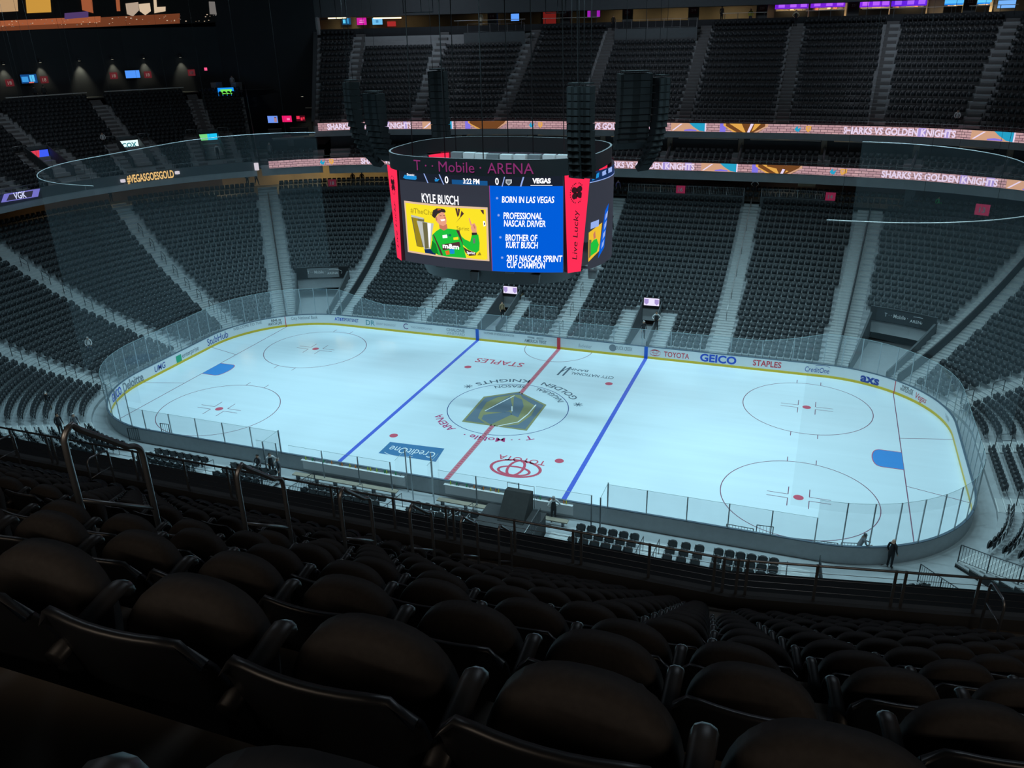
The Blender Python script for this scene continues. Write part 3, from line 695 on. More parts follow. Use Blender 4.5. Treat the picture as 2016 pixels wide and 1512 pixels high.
# ------------------------------------------------------------------ foreground seats
def hull_panel(w_, zs, ys, thick, nx=10, wrap=.035):
    """bent back panel: rows of points at heights zs set back to ys, rounded upper corners"""
    vs, fs = [], []
    nz = len(zs)
    for side in (0, 1):
        for k, (z, y) in enumerate(zip(zs, ys)):
            for i in range(nx+1):
                u = -1+2*i/nx; tt = k/(nz-1); wd = w_/2*(0.93+.07*min(1, tt*3))
                zz = z
                if tt > .55: zz = z-(z-zs[0])*.16*max(0, (abs(u)-.72)/.28)**2*(tt-.55)/.45*1.0
                yy = y+wrap*u*u+(0 if side else -thick)
                vs.append((u*wd, yy, zz))
    N = (nx+1)*nz
    for k in range(nz-1):
        for i in range(nx):
            a = k*(nx+1)+i; fs.append((a, a+1, a+nx+2, a+nx+1)); fs.append((N+a+nx+1, N+a+nx+2, N+a+1, N+a))
    for i in range(nx):
        a = (nz-1)*(nx+1)+i; fs.append((a, a+1, N+a+1, N+a)); fs.append((N+i, N+i+1, i+1, i))
    for k in range(nz-1):
        a = k*(nx+1); fs.append((a+nx+1, N+a+nx+1, N+a, a)); a += nx; fs.append((a, N+a, N+a+nx+1, a+nx+1))
    return vs, fs
def seat_parts():
    parts = {}
    b = MB(); v, f = hull_panel(.43, [.36, .44, .54, .64, .71, .765, .785], [-.155, -.165, -.185, -.21, -.232, -.25, -.258], .022); b.add(v, f, PLAST, True); parts['backrest'] = b
    # flipped-up pan: padded face towards the back, plastic shell in front
    b = MB(); n = 20; P = []
    for i in range(n+1):
        a = math.pi*i/n; P.append((.208*math.copysign(abs(math.cos(a))**.8, math.cos(a)), .47+.235*abs(math.sin(a))**.75))
    P = [(.175, .37)]+P+[(-.175, .37)]
    m_ = len(P); ring = []
    def yy(z): return -.075+(z-.37)*.20
    for sc, dy in ((1.0, .045), (1.0, 0.0), (.97, -.020), (.88, -.032), (.60, -.036)):
        ring.append([(x*sc, yy(.37+(z-.37)*(.5+.5*sc) if sc < 1 else z)+dy, .37+(z-.37)*(1-(1-sc)*.5) if sc < 1 else z) for x, z in P])
    vs = [p for r in ring for p in r]; fs = []
    for r in range(len(ring)-1):
        for i in range(m_-1): fs.append((r*m_+i+1, r*m_+i, (r+1)*m_+i, (r+1)*m_+i+1))
    fs.append(tuple(range((len(ring)-1)*m_+m_-1, (len(ring)-1)*m_-1, -1))); fs.append(tuple(range(m_)))
    b.add(vs, fs, CUSH, True); parts['seat_pan'] = b
    # arm on the left side, with its bracket down to the step
    b = MB(); path = [(-.236, -.22, .60), (-.236, -.14, .622), (-.236, -.04, .645), (-.236, -.01, .648), (-.236, .005, .638), (-.236, .012, .620)]
    vs, fs = [], []; n = 10
    for i, (x, y, z) in enumerate(path):
        rx, rz = (.027, .018)
        for jn in range(n):
            a = 2*math.pi*jn/n; tx = [0, 0, 0, .35, .9, 1.4][i]
            vs.append((x+rx*math.cos(a)*(1 if i < 5 else .75), y+rz*math.sin(a)*math.sin(tx), z+rz*math.sin(a)*math.cos(tx)))
    for i in range(len(path)-1):
        for jn in range(n): fs.append((i*n+jn, i*n+(jn+1) % n, (i+1)*n+(jn+1) % n, (i+1)*n+jn))
    fs += [tuple(range(n-1, -1, -1)), tuple(range((len(path)-1)*n, len(path)*n))]
    b.add(vs, fs, ARM, True); parts['armrest'] = b
    b = MB(); b.prism([(-.236-.016, -.05, .625), (-.236-.016, -.20, .60), (-.236-.016, -.24, .30), (-.236-.016, -.29, .28), (-.236-.016, -.29, .16), (-.236-.016, -.15, .18), (-.236-.016, -.10, .35)], (.032, 0, 0), PLAST); parts['bracket'] = b
    return parts
SP = seat_parts(); seat_proto = None
def make_seat(x, y, z, rz, label, group):
    global seat_proto
    if seat_proto is None:
        seat_proto = empty('stadium_seat', label, 'seat', (x, y, z), rz, group)
        for nme, bb in SP.items(): bb.build(nme, seat_proto)
        return seat_proto
    o = seat_proto.copy(); COL.objects.link(o); o.location = (x, y, z); o.rotation_euler.z = rz; o['label'] = label; o['group'] = group
    for ch in PROTO_KIDS:
        c = ch.copy(); COL.objects.link(c); c.parent = o
    return o
PITCH = .472
X0 = {-1: 19.62, 0: 18.652, 1: 17.543, 2: 16.985, 3: 19.883, 4: 20.302}
NAX = 15.24                                         # aisle of the near deck
def row_seats(j):
    """centres (x, y, z, rz) of the seats of row j, left to right"""
    t = row_t(j); z = row_z(j); x0 = X0.get(j, 20.302-.07*(j-4)); out = []
    n = int((x0-NAX-.66)/PITCH); x = x0-n*PITCH; bx = bendx(t)
    xs = []
    a = x
    while a+PITCH <= bx+.12: xs.append(a+PITCH/2); a += PITCH
    left = []; c = NAX-.66
    while c-PITCH > 1.0: left.append(c-PITCH/2); c -= PITCH
    for q in sorted(left)+xs: p = ndA(q, t); out.append((p[0], p[1], z, 0.0))
    l = bendl(t)+max(0, (a-bx))*1.0+.03
    while l+.5 < 4.3: p = ndB(l+.25, t); out.append((p[0], p[1], z, TH)); l += .5
    l = 5.5
    while l+.5 < LB: p = ndB(l+.25, t); out.append((p[0], p[1], z, TH)); l += .5
    return out
cand = []
for j in range(-1, 14):
    for i, (x, y, z, rz) in enumerate(row_seats(j)):
        if j == -1 and x > 18.2 and False: continue
        u, v, wd = pix((x, y, z+.68))
        if wd > .35 and -90 < u < 2106 and v < 1560+250/wd*1.0: cand.append((wd, j, x, y, z, rz, u))
cand.sort(key=lambda c: c[0])
near_rest = [(c[2], c[3], c[4], -math.sin(c[5]), math.cos(c[5])) for c in cand[300:]]
rows = {}
for c in cand[:300]: rows.setdefault(c[1], []).append(c)
PROTO_KIDS = []; r_no = 0
for j in sorted(rows):
    r_no += 1; R = sorted(rows[j], key=lambda c: c[6])
    for i, c in enumerate(R):
        o = make_seat(c[2], c[3], c[4], c[5], 'dark folding stadium seat, %s from the left in the %s row from the camera' % (ordn(i+1), ordn(r_no)), 'folding seats of the near upper deck')
        if not PROTO_KIDS: PROTO_KIDS = list(seat_proto.children)
# ------------------------------------------------------------------ aisle of the near deck: steps and hand loops
b = MB()
for j in range(-1, 14):
    z = row_z(j); t0 = row_t(j)+.30
    for q, h in ((0, .30),):
        ta, tb = t0-q, t0-.42
        A = [ndA(NAX-.6, ta), ndA(NAX+.6, ta), ndA(NAX+.6, tb), ndA(NAX-.6, tb)]; zz = z+h
        b.quad(*[(*p, zz) for p in A], DECKC); b.quad((*A[3], z), (*A[2], z), (*A[2], zz), (*A[3], zz), DECKC)
        for u, w_ in ((0, 3), (1, 2)): b.quad((*A[u], z), (*A[w_], z), (*A[w_], zz), (*A[u], zz), DECKC)
struct(b.build('floor_deck_aisle'))
def loop_mesh(L, drop, h, r=.024):
    """inverted U with sloping top, standing along +y"""
    b = MB(); P = [(0, 0, 0), (0, 0, h*.80)]
    for i in range(1, 6): a = math.pi/2*i/6; P.append((0, .13*(1-math.cos(a)), h-.13+.13*math.sin(a)-.13*drop/L*0))
    P.append((0, .15, h-.10*drop/L)); P.append((0, L-.13, h-drop+.06))
    for i in range(1, 6): a = math.pi/2*i/6; P.append((0, L-.13+.13*math.sin(a), h-drop+.05-.13*(1-math.cos(a))))
    P += [(0, L, h-drop-.12), (0, L, -drop-.0)]
    return b.tube(P, r, RAIL, 10)
nm = ['first', 'second', 'third', 'fourth', 'fifth', 'sixth']
for i, y in enumerate((-48.54, -46.86, -45.22, -43.58, -41.91, -40.27)):
    t = KY-y; zt = 23.53-.747*(y+48.54)*.965; L = .66; drop = L*.70
    zf = max(row_z(jj) for jj in range(-1, 14) if row_t(jj)+.30 >= t and row_t(jj)+.30-NT < t+.01)+.0
    h = zt-zf
    e = empty('aisle_handrail', 'brushed steel loop handrail in the near deck aisle, %s from the camera' % nm[i], 'handrail', (NAX, y, zf), 0, 'loop handrails down the near deck aisle')
    loop_mesh(L, drop, h).build('loop', e)
    b = MB(); b.tube([(0, .0, h*.52), (0, L, h*.52-drop)], .016, RAIL, 8); b.build('mid_rail', e)
for (px, py), lab in (((1973, 1168), 'steel loop handrail beside the fence at the right edge, in front of the parapet'), ((190, 897), 'small steel loop handrail below the big near loop, at the front parapet'), ((2, 866), 'small steel loop handrail at the left edge by the parapet')):
    p = aty(px, py, -39.9 if px < 1000 else -39.0)
    B = px > 1000; zf = row_z(13)
    e = empty('aisle_handrail', lab, 'handrail', (p[0], p[1]-.3, zf), TH if B else 0)
    h = p[2]-zf+.03
    b = MB(); L = .62; b.tube([(0, 0, 0), (0, 0, h-.12), (0, .03, h-.04), (0, .10, h), (0, L-.10, h-.02), (0, L-.03, h-.06), (0, L, h-.14), (0, L, 0)], .024, RAIL, 8); b.build('loop', e)
    b = MB(); b.tube([(0, 0, h*.62), (0, L, h*.62)], .015, RAIL, 8); b.build('mid_rail', e)
# ------------------------------------------------------------------ near lower bowl: aisles, seats seen one by one, platform, barriers
def sx(x): return HALF-x if x >= 0 else -HALF-x
NEAR_AISLES = [(-20.4, .6), (-14.4, .75), (-.9, .7), (8.85, .6), (13.9, .6), (16.9, .12), (21.2, .7)]
for x, hw in NEAR_AISLES:
    if hw > .2: aisle('floor_near_aisle', sx(x), hw, DL0, TL, low_z, 14, STEP, 1 if abs(x) < 11 else 0)
def rink_seat_parts():
    parts = {}
    b = MB(); v, f = hull_panel(.47, [.40, .52, .64, .76, .83, .86], [-.17, -.19, -.215, -.24, -.255, -.262], .025, 8, .03); b.add(v, f, PLAST, True); parts['backrest'] = b
    b = MB(); P = dshape(.44, .40, .74, 8); n = len(P)
    vs = [(x, .0+.12*(z-.4), z) for x, z in P]+[(x*.97, -.08+.10*(z-.4), z) for x, z in P]
    b.add(vs, [tuple(range(n)), tuple(range(2*n-1, n-1, -1))]+[(i, n+i, n+(i+1) % n, (i+1) % n) for i in range(n)], PLAST); parts['seat_pan'] = b
    b = MB(); b.box((-.255, -.10, .635), (.05, .36, .035), ARM); b.prism([(-.275, -.20, .62), (-.275, -.02, .62), (-.275, -.06, 0), (-.275, -.22, 0)], (.03, 0, 0), DSTEEL); parts['armrest'] = b
    return parts
RSP = rink_seat_parts(); rproto = None; RKIDS = []
def make_rink_seat(x, y, z, rz, label, group):
    global rproto
    if rproto is None:
        rproto = empty('rinkside_seat', label, 'seat', (x, y, z), rz, group)
        for nme, bb in RSP.items(): RKIDS.append(bb.build(nme, rproto))
        return
    o = rproto.copy(); COL.objects.link(o); o.location = (x, y, z); o.rotation_euler.z = rz; o['label'] = label; o['group'] = group
    for ch in RKIDS:
        c = ch.copy(); COL.objects.link(c); c.parent = o
def rail_v(u): return float(np.interp(u, [0, 300, 850, 1400, 2014], [863, 893, 1000, 1107, 1162]))
NSEC = [('left of the left stairs', -21.4+1.7, -15.3, 0), ('between the left stairs and the players tunnel', -13.5, -10.0, 0), ('between the players tunnel and the centre stairs', -7.1, -1.75, 1), ('between the centre stairs and the black platform', -.05, 4.2, 1),
        ('right of the black platform', 9.6, 13.2, 0), ('just right of the pale stairs', 14.6, 16.72, 0), ('left of the bar railing', 17.08, 20.4, 0)]
nrink = 0
for lab, xa, xb, k0 in NSEC:
    n = int((xb-xa)/.55); pit = (xb-xa)/n; rr = 0
    for k in range(k0, 15):
        d = DL0+TL*k+.38; vis = []
        for i in range(n):
            x = xa+pit*(i+.5); s = sx(x); (px_, py_), nn = plan(s, d); z = low_z(k, s); u, v, wd = pix((px_, py_, z+.8))
            if -10 < u < 2026 and v < rail_v(u)+6: vis.append((px_, py_, z, i))
            else: low_spots.append((px_, py_, z, -nn[0], -nn[1]))
        if vis: rr += 1
        for c, (px_, py_, z, i) in enumerate(vis):
            nrink += 1
            make_rink_seat(px_, py_, z, 0, 'black seat %s, %s from left in %s row' % (lab, ordn(c+1), ordn(rr)), 'rinkside seats %s' % lab)
# corner block beyond the bar railing
rr = 0
for k in range(2, 9):
    R = row_spots(53.6, 57.0, DL0+TL*k+.38, low_z(k, 55), .55, .1, .2); rr += 1; c = 0
    for p in R[::-1]:
        u, v, wd = pix((p[0], p[1], p[2]+.8)); z = low_z(k, p[5])
        if v < rail_v(u)+6:
            c += 1; nrink += 1
            make_rink_seat(p[0], p[1], z, math.atan2(-p[3], p[4]), 'black seat between bar railing and gate, %s from left in %s row' % (ordn(c), ordn(rr)), 'rinkside seats beside the corner gate')
        else: low_spots.append((p[0], p[1], z, p[3], p[4]))
for s0, s1 in ((-57.0, -52.9), (-HALF+22.0, -57.6)):
    pass
print('rinkside seats', nrink)
# camera platform
PLAT = mat('platform_black', (0.035, 0.037, 0.04), .7, var=.2); TARP = mat('tarp_black', (0.028, 0.028, 0.028), .8, var=.3, scale=5, bump=.4)
e = empty('camera_platform', 'black camera platform with railings behind the right players bench', 'platform', (6.15, -HY-4.2, 0))
b = MB(); b.box((0, 0, 1.25), (3.5, 4.4, .08), PLAT); b.build('deck', e)
b = MB(); b.box((0, -2.15, .62), (3.4, .05, 1.2), PLAT); b.box((0, 2.15, .62), (3.4, .05, 1.2), PLAT); b.box((-1.7, 0, .62), (.05, 4.2, 1.2), PLAT); b.box((1.7, 0, .62), (.05, 4.2, 1.2), PLAT); b.build('skirt', e)
def bars(mb, p, q, z0, z1, zq0=None, zq1=None, step=.16, r=.010, m=None):
    p, q = np.array(p, float), np.array(q, float); n = max(2, int(np.linalg.norm(q-p)/step)); m = m or DSTEEL
    zq0 = z0 if zq0 is None else zq0; zq1 = z1 if zq1 is None else zq1
    for i in range(n+1):
        t = i/n; a = p+(q-p)*t; lo = z0+(zq0-z0)*t; hi = z1+(zq1-z1)*t
        mb.box((a[0], a[1], (lo+hi)/2), (2*r, 2*r, hi-lo), m)
for p, q in (((1.72, -2.1), (1.72, 1.2)), ((-1.7, -2.15), (1.7, -2.15)), ((-1.72, -2.1), (-1.72, .5))):
    b = MB(); b.tube([(*p, 2.25), (*q, 2.25)], .022, RAIL); b.tube([(*p, 1.38), (*q, 1.38)], .014, RAIL); bars(b, p, q, 1.3, 2.25, step=.14); b.build('railing', e)
e = empty('covered_camera', 'black tarpaulin wedge covering gear at the front of the platform', 'cover', (6.3, -HY-2.6, 1.29))
b = MB(); b.prism([(-.75, -1.0, 0), (-.75, .75, 0), (-.75, .80, 1.15), (-.75, .35, 1.22)], (1.5, 0, 0), TARP); b.build('tarpaulin', e)
b = MB(); b.tube([(-.8, .85, 0), (-.8, .85, 1.4), (.8, .85, 1.4), (.8, .85, 0)], .02, RAIL); b.build('frame', e)
# barriers of upright bars
def barrier(label, pts, h=1.05, group=None, step=.15, m=None):
    """pts: (x, y, z) floor points; posts at each"""
    m = m or DSTEEL; o = pts[0]; e = empty('bar_barrier', label, 'railing', o, 0, group); L = [np.array(p, float)-np.array(o, float) for p in pts]
    b = MB(); b.tube([p+np.array([0, 0, h]) for p in L], .022, m); b.build('top_rail', e)
    b = MB(); b.tube([p+np.array([0, 0, .12]) for p in L], .014, m); b.build('bottom_rail', e)
    b = MB()
    for p, q in zip(L[:-1], L[1:]): bars(b, p[:2], q[:2], p[2]+.12, p[2]+h, q[2]+.12, q[2]+h, step, .009, m)
    b.build('bars', e, label=None) if False else b.build('bars', e)
    for p in L: b = MB(); b.box((p[0], p[1], p[2]+h/2), (.05, .05, h), m); b.build('post', e)
    return e
def ln(s, ks): return [(*plan(s, DL0+TL*k)[0], low_z(k, s)) for k in ks]
barrier('tall bar railing running up beside the pale stairs, left of the corner block', ln(sx(22.0) if 22.0 < SL else 57.3, (0, 2, 4, 6, 8)))
barrier('bar railing on the left side of the corner gate passage', ln(53.45, (1, 3, 5, 7, 9)))
barrier('bar railing on the right side of the corner gate passage, above black risers', ln(50.75, (0, 2, 4, 6, 8, 10)))
def flr(px, py): p = atz(px, py, .05); return (p[0], p[1], .05)
barrier('low bar barrier between the glass and the corner block', [flr(1562, 1088), flr(1600, 1092), flr(1645, 1098)], .9)
barrier('bar barrier beside the man in grey at the corner glass', [flr(1652, 1098), flr(1690, 1100)], .95)
barrier('small square bar gate standing at the glass in front of the stairs', [flr(1486, 1072), flr(1518, 1076)], 1.25)
barrier('long bar barrier behind the glass left of the small gate', [flr(1428, 1062), flr(1480, 1072)], 1.0)
barrier('bar railing at the mouth of the players tunnel', [(-7.25, -HY-1.9, .2), (-7.25, -HY-4.5, .6)], 1.0)
barrier('bar railing on the left of the players tunnel', [(-9.85, -HY-1.9, .2), (-9.85, -HY-4.5, .6)], 1.0)
barrier('bar barrier at the far left corner of the near stand', [flr(256, 868), flr(300, 870)], 1.0)
barrier('small tilted bar gate at the glass above the left seats', [flr(322, 866), flr(338, 868)], 1.3)
# black risers with pale edges beside the gate passage
b = MB()
for k in range(0, 9):
    A = [plan(50.88, DL0+TL*(k+t))[0] for t in (0, 1)]; z = low_z(k, 50.88)
    b.quad((*A[0], 0), (*A[1], 0), (*A[1], z), (*A[0], z), BLACK); b.quad((*A[0], z-.10), (*A[1], z-.10), (*A[1], z+.03), (*A[0], z+.03), NOSE)
struct(b.build('wall_gate_riser'))
# slim hand rails in the near stairs
for x, lab in ((13.45, 'slim steel handrail left in the pale stairs right of the black platform seats'), (14.3, 'slim steel handrail right in the pale stairs right of the black platform seats'), (-.9, 'slim steel handrail in the centre stairs behind the gate bay'), (-14.4, 'slim steel handrail in the white left stairs'), (20.75, 'slim steel handrail in the stairs beside the bar railing')):
    s = sx(x); P = [np.array([*plan(s, DL0+TL*k+.2)[0], low_z(k, s)]) for k in (1, 2, 3, 4)]; e = empty('stair_handrail', lab, 'handrail', tuple(P[0]))
    b = MB(); b.tube([p-P[0]+np.array([0, 0, .95]) for p in P], .02, DSTEEL); b.build('rail', e)
    for p in P: b = MB(); b.tube([p-P[0], p-P[0]+np.array([0, 0, .95])], .018, DSTEEL); b.build('post', e)
for i, x in enumerate((-3.9, 3.3)):
    s = sx(x); P = [np.array([*plan(s, DL0+TL*k)[0], low_z(k, s)]) for k in (1, 4)]
    e = empty('stair_handrail', 'slanting steel rail across the seats %s of the centre stairs' % ('left', 'right')[i], 'handrail', tuple(P[0]))
    b = MB(); b.tube([np.array([.25, 0, 1.0]), P[1]-P[0]+np.array([-.25, 0, 1.0])], .02, RAIL); b.build('rail', e)
    for p, o in ((P[0], .25), (P[1], -.25)): b = MB(); b.tube([p-P[0]+np.array([o, 0, 0]), p-P[0]+np.array([o, 0, 1.0])], .02, RAIL); b.build('post', e)
# ------------------------------------------------------------------ lower bowl aisle rails
def aisle_loops(s, label, ks, off=0.0, m=DSTEEL):
    for i, k in enumerate(ks):
        (x, y), n = plan(s, DL0+TL*k+.2); z = low_z(k, s); z2 = low_z(k+1, s); (x2, y2), _ = plan(s, DL0+TL*(k+1)+.3)
        e = empty('aisle_loop_rail', 'short loop handrail, %s from the ice in %s' % (ordn(i+1), label), 'handrail', (x, y, z), 0, 'loop rails in '+label)
        D = np.array([x2-x, y2-y, z2-z]); b = MB(); b.tube([(0, 0, 0), (0, 0, .9), tuple(D*.15+np.array([0, 0, .98])), tuple(D*.85+np.array([0, 0, .98])), tuple(D+np.array([0, 0, .9])), tuple(D)], .028, m, 5); b.build('loop', e)
        b = MB(); b.tube([(0, 0, .5), tuple(D+np.array([0, 0, .5]))], .018, m, 4); b.build('mid_rail', e)
aisle_loops(-31.8, 'the left corner aisle', range(2, 26, 3)); aisle_loops(-37.3, 'the left end aisle', range(1, 24, 3)); aisle_loops(-45.8, 'the near left corner aisle', range(1, 14, 3))
aisle_loops(31.1, 'the right corner aisle', range(1, 16, 3)); aisle_loops(36.9, 'the right end aisle', range(1, 8, 3)); aisle_loops(44.3, 'the near right corner aisle', range(1, 8, 3)); aisle_loops(-14.6, 'the aisle left of centre', range(1, 12, 3)); aisle_loops(-.65, 'the centre aisle', range(1, 24, 4), m=RAIL)
e = empty('long_handrail', 'long pale handrail up the aisle right of the purple vomitory', 'handrail', (*plan(13.5, DL0+TL*7)[0], low_z(7)))
o = np.array(e.location); P = [np.array([*plan(13.5, DL0+TL*k)[0], low_z(k)])-o for k in range(7, 28, 2)]
b = MB(); b.tube([p+np.array([0, 0, .95]) for p in P], .04, mat('pale_rail', (.6, .62, .62), .4, .5), 6); b.build('rail', e)
for p in P[::2]: b = MB(); b.tube([p, p+np.array([0, 0, .95])], .03, RAIL, 5); b.build('post', e)
for s, lab in ((22.75, 'dark partition in the double aisle left of the right corner tunnel'), (26.95, 'dark partition in the double aisle right of the right corner tunnel'), (-23.1, 'dark partition in the double aisle right of the left corner tunnel'), (-27.45, 'dark partition in the double aisle left of the left corner tunnel')):
    P = [np.array([*plan(s, DL0+TL*k)[0], low_z(k, s)]) for k in range(0, 28)]; o = P[0]; e = empty('aisle_partition', lab, 'partition', tuple(o)); n = plan(s, 3)[1]; t = np.array([n[1], -n[0], 0])*.06
    b = MB(); lo = [p-o for p in P]; hi = [p-o+np.array([0, 0, .80]) for p in P]
    b.strip([p-t for p in lo], [p-t for p in hi], DARKW); b.strip([p+t for p in hi], [p+t for p in lo], DARKW); b.strip([p-t for p in hi], [p+t for p in hi], DARKW); b.build('panel', e)
    b = MB(); b.tube([p+np.array([0, 0, .15]) for p in hi], .025, RAIL, 5); b.build('top_rail', e)
# ------------------------------------------------------------------ vomitory screens and tunnel signs
WHL = led('led_lilac_white', (236, 228, 255)); LIL = led('led_lilac', (170, 150, 210)); TMW = mat('sign_white', (.75, .75, .76), .5)
for i, (a, e_) in enumerate(VOM):
    s = (a+e_)/2; d = DL0+TL*8-.30; (x, y), n = plan(s, d)
    e = empty('vomitory_screen', 'lilac white screen with two shields over the %s vomitory' % ('left', 'right')[i], 'screen', (x, y, 2.55))
    b = MB(); b.box((0, 0, 0), (1.55, .08, .85), BLACK); b.build('frame', e)
    b = MB(); b.box((0, -.05, 0), (1.42, .02, .72), WHL); b.build('panel', e)
    for dx in (-.48, .48): b = MB(); b.poly([(dx-.20, -.065, .26), (dx-.20, -.065, -.10), (dx, -.065, -.30), (dx+.20, -.065, -.10), (dx+.20, -.065, .26)], LIL); b.build('emblem', e)
for i, (a, e_) in enumerate(TUN):
    s = (a+e_)/2; d = DL0+TL*10-.32; (x, y), n = plan(s, d); tx = np.array([n[1], -n[0], 0])
    e = empty('tunnel_sign', 'dark arena name sign above the %s corner tunnel' % ('left', 'right')[i], 'sign', (x, y, 2.85)); W = 4.3 if i else 3.6
    b = MB(); b.box((0, 0, 0), (W, .08, 1.0), DARKW if i else mat('sign_grey', (.20, .21, .22), .5), ex=tx); b.build('panel', e)
    f = frame_fn((-n[0]*.06, -n[1]*.06, 0), tx, (0, 0, 1)); b = MB(); text(b, 'T · · Mobile ·', f, TMW, .34, v0=-.05, centre=-.55, width=1.9, bold=.01); text(b, 'ARENA', f, TMW, .26, v0=-.18, centre=1.15, width=1.15, bold=.01)
    P = [(1.15+1.0*math.cos(math.radians(q)), .05+.32*math.sin(math.radians(q))) for q in range(-30, 120, 10)]
    for p, q in zip(P[:-1], P[1:]): b.poly([f(p[0], p[1]-.02), f(q[0], q[1]-.02), f(q[0], q[1]+.02), f(p[0], p[1]+.02)], TMW)
    b.build('lettering', e)
    P = [(*plan(s_, DL0+TL*10-.1)[0], 3.5) for s_ in srange(a-.1, e_+.1, .7)]
    barrier('bar railing above the %s corner tunnel sign' % ('left', 'right')[i], P, .8)
# ------------------------------------------------------------------ centre-hung scoreboard
JB, JS = 0.9, 0.7
def jfront(x): return -4.0-JB*(1-(x/5.55)**2)
def jside(y): return 6.8+JS*(1-(y/2.9)**2)
def J(px, py):
    y = -4.6
    for _ in range(8): p = aty(px, py, y); y = jfront(max(-6, min(6, p[0])))
    return p[0], p[2]
_JY = np.linspace(-2.9, 2.9, 233); _JU = np.array([[pix((jside(y), y, z))[0] for y in _JY] for z in (12.0, 18.0)])
def JR(px, py):
    z = 15.0
    for _ in range(4):
        u = _JU[0]+(_JU[1]-_JU[0])*(z-12)/6; y = _JY[np.argmin(np.abs(u-px))]
        v0, v1 = pix((jside(y), y, 12.0))[1], pix((jside(y), y, 18.0))[1]; z = 12+6*(py-v0)/(v1-v0)
    return float(y), float(z)
jum = empty('scoreboard', 'centre hung video scoreboard with four screens over the ice', 'scoreboard', (0, 0, 0))
SCR = led('led_charcoal', (52, 55, 66)); SCRB = mat('scoreboard_black', (0.010, 0.011, 0.013), .45); WHITE = led('led_white', (250, 250, 255), 1.25); LBLUE = led('led_blue', (0, 92, 214)); LRED = led('led_red', (255, 44, 84)); LREDD = mat('pillar_ink', (0.06, 0.0, 0.004), .5, 0, .02)
YEL = led('led_yellow', (250, 226, 40)); YELD = led('led_yellow_dark', (150, 130, 30)); PINKF = led('led_frame', (226, 190, 160)); GRN = led('led_green', (30, 190, 60)); GRND = led('led_green_dark', (15, 130, 40)); SKINL = led('led_skin', (232, 160, 130)); SKIND = led('led_skin_shade', (200, 120, 95)); CAPL = led('led_cap', (52, 44, 44)); SILV = led('led_silver', (190, 192, 186)); SILD = led('led_silver_dark', (110, 105, 70)); BRN = led('led_brown', (80, 50, 50)); NAVYL = led('led_navy', (18, 44, 90)); CYANL = led('led_cyan', (30, 140, 210)); STRIP = led('led_strip', (26, 32, 44)); PALEB = led('led_pale_blue', (150, 175, 235)); PINK = led('led_magenta', (150, 30, 110), .55)
TMAG = mat('letter_magenta', (0.30, 0.02, 0.12), .5, 0, .28, 0.0)  # unlit letters; a faint glow in the material stands in for light
zb, zt = 11.95, 18.0
def fpt(x, z, off=0.0): return (x, jfront(x)-off, z)
def spt(y, z, off=0.0, sgn=1): return (sgn*(jside(y)+off), y*sgn if False else y, z)
def grid(mb, f, u0, u1, z0, z1, m, n=14): mb.strip([f(u0+(u1-u0)*i/n, z0) for i in range(n+1)], [f(u0+(u1-u0)*i/n, z1) for i in range(n+1)], m, True)
# screens on the four sides
b = MB(); grid(b, fpt, -5.55, 5.55, zb, zt, SCR); b.build('front_screen', jum)
b = MB(); grid(b, lambda x, z: (x, -jfront(x), z), 5.55, -5.55, zb, zt, SCR); b.build('rear_screen', jum)
b = MB(); grid(b, spt, -2.9, 2.9, zb, zt, SCR); b.build('right_screen', jum)
b = MB(); grid(b, lambda y, z: (-jside(y), y, z), 2.9, -2.9, zb, zt, SCR); b.build('left_screen', jum)
# red corner pillars, narrower at the foot
for sx_ in (-1, 1):
    for sy_ in (-1, 1):
        P = [(5.75, 3.97, zb), (6.42, 3.3, zb), (6.85, 2.9, zt+.1), (5.55, 4.03, zt+.05)]
        P = [(sx_*x, sy_*y, z) for x, y, z in P]; b = MB(); c = np.array([sx_*.25, sy_*.25, 0])
        o = [np.array(p)+c*.3 for p in P]; i = [np.array(p)-c for p in P]
        b.poly(o if sx_*sy_ < 0 else o[::-1], LRED)
        for a in range(4): b.quad(i[a], i[(a+1) % 4], o[(a+1) % 4], o[a], LREDD)
        pil = b.build('corner_pillar', jum, label='glowing red corner pillar')
        if sy_ < 0:
            p0 = (o[0]+o[1])/2; up_ = (o[2]+o[3])/2-p0; H = np.linalg.norm(up_); up_ = up_/H; rt = (o[1]-o[0]); rt = rt/np.linalg.norm(rt)*(1 if sx_ > 0 else -1); rt[2] = 0
            nrm = np.cross(rt, up_); nrm = nrm if nrm[1] < 0 else -nrm
            f = lambda u, v: p0+up_*u-rt*v+nrm*.03
            b = MB(); text(b, 'Live Lucky', f, LREDD, .36, u0=.8, v0=-.14, width=3.1, shear=.2)
            for k in range(4):
                a0 = math.pi/4+k*math.pi/2+.1; cx, cy = 4.95+.24*math.cos(a0), .24*math.sin(a0)
                b.poly([f(cx+.20*math.cos(t*math.pi/8)*(1+.15*math.cos(2*(t*math.pi/8-a0))), cy+.20*math.sin(t*math.pi/8)) for t in range(16)], LREDD)
            b.poly([f(4.95, 0), f(4.60, .06), f(4.55, .02), f(4.93, -.04)], LREDD)
            for k in range(26):
                a0 = k*2*math.pi/26
                if k in (0, 13): continue
                q = [(4.93+r*math.cos(a0+d), r*.78*math.sin(a0+d)) for r, d in ((.56, -.06), (.56, .06), (.64, .06), (.64, -.06))]; b.poly([f(*t) for t in q], LREDD)
            b.build('lettering', pil)
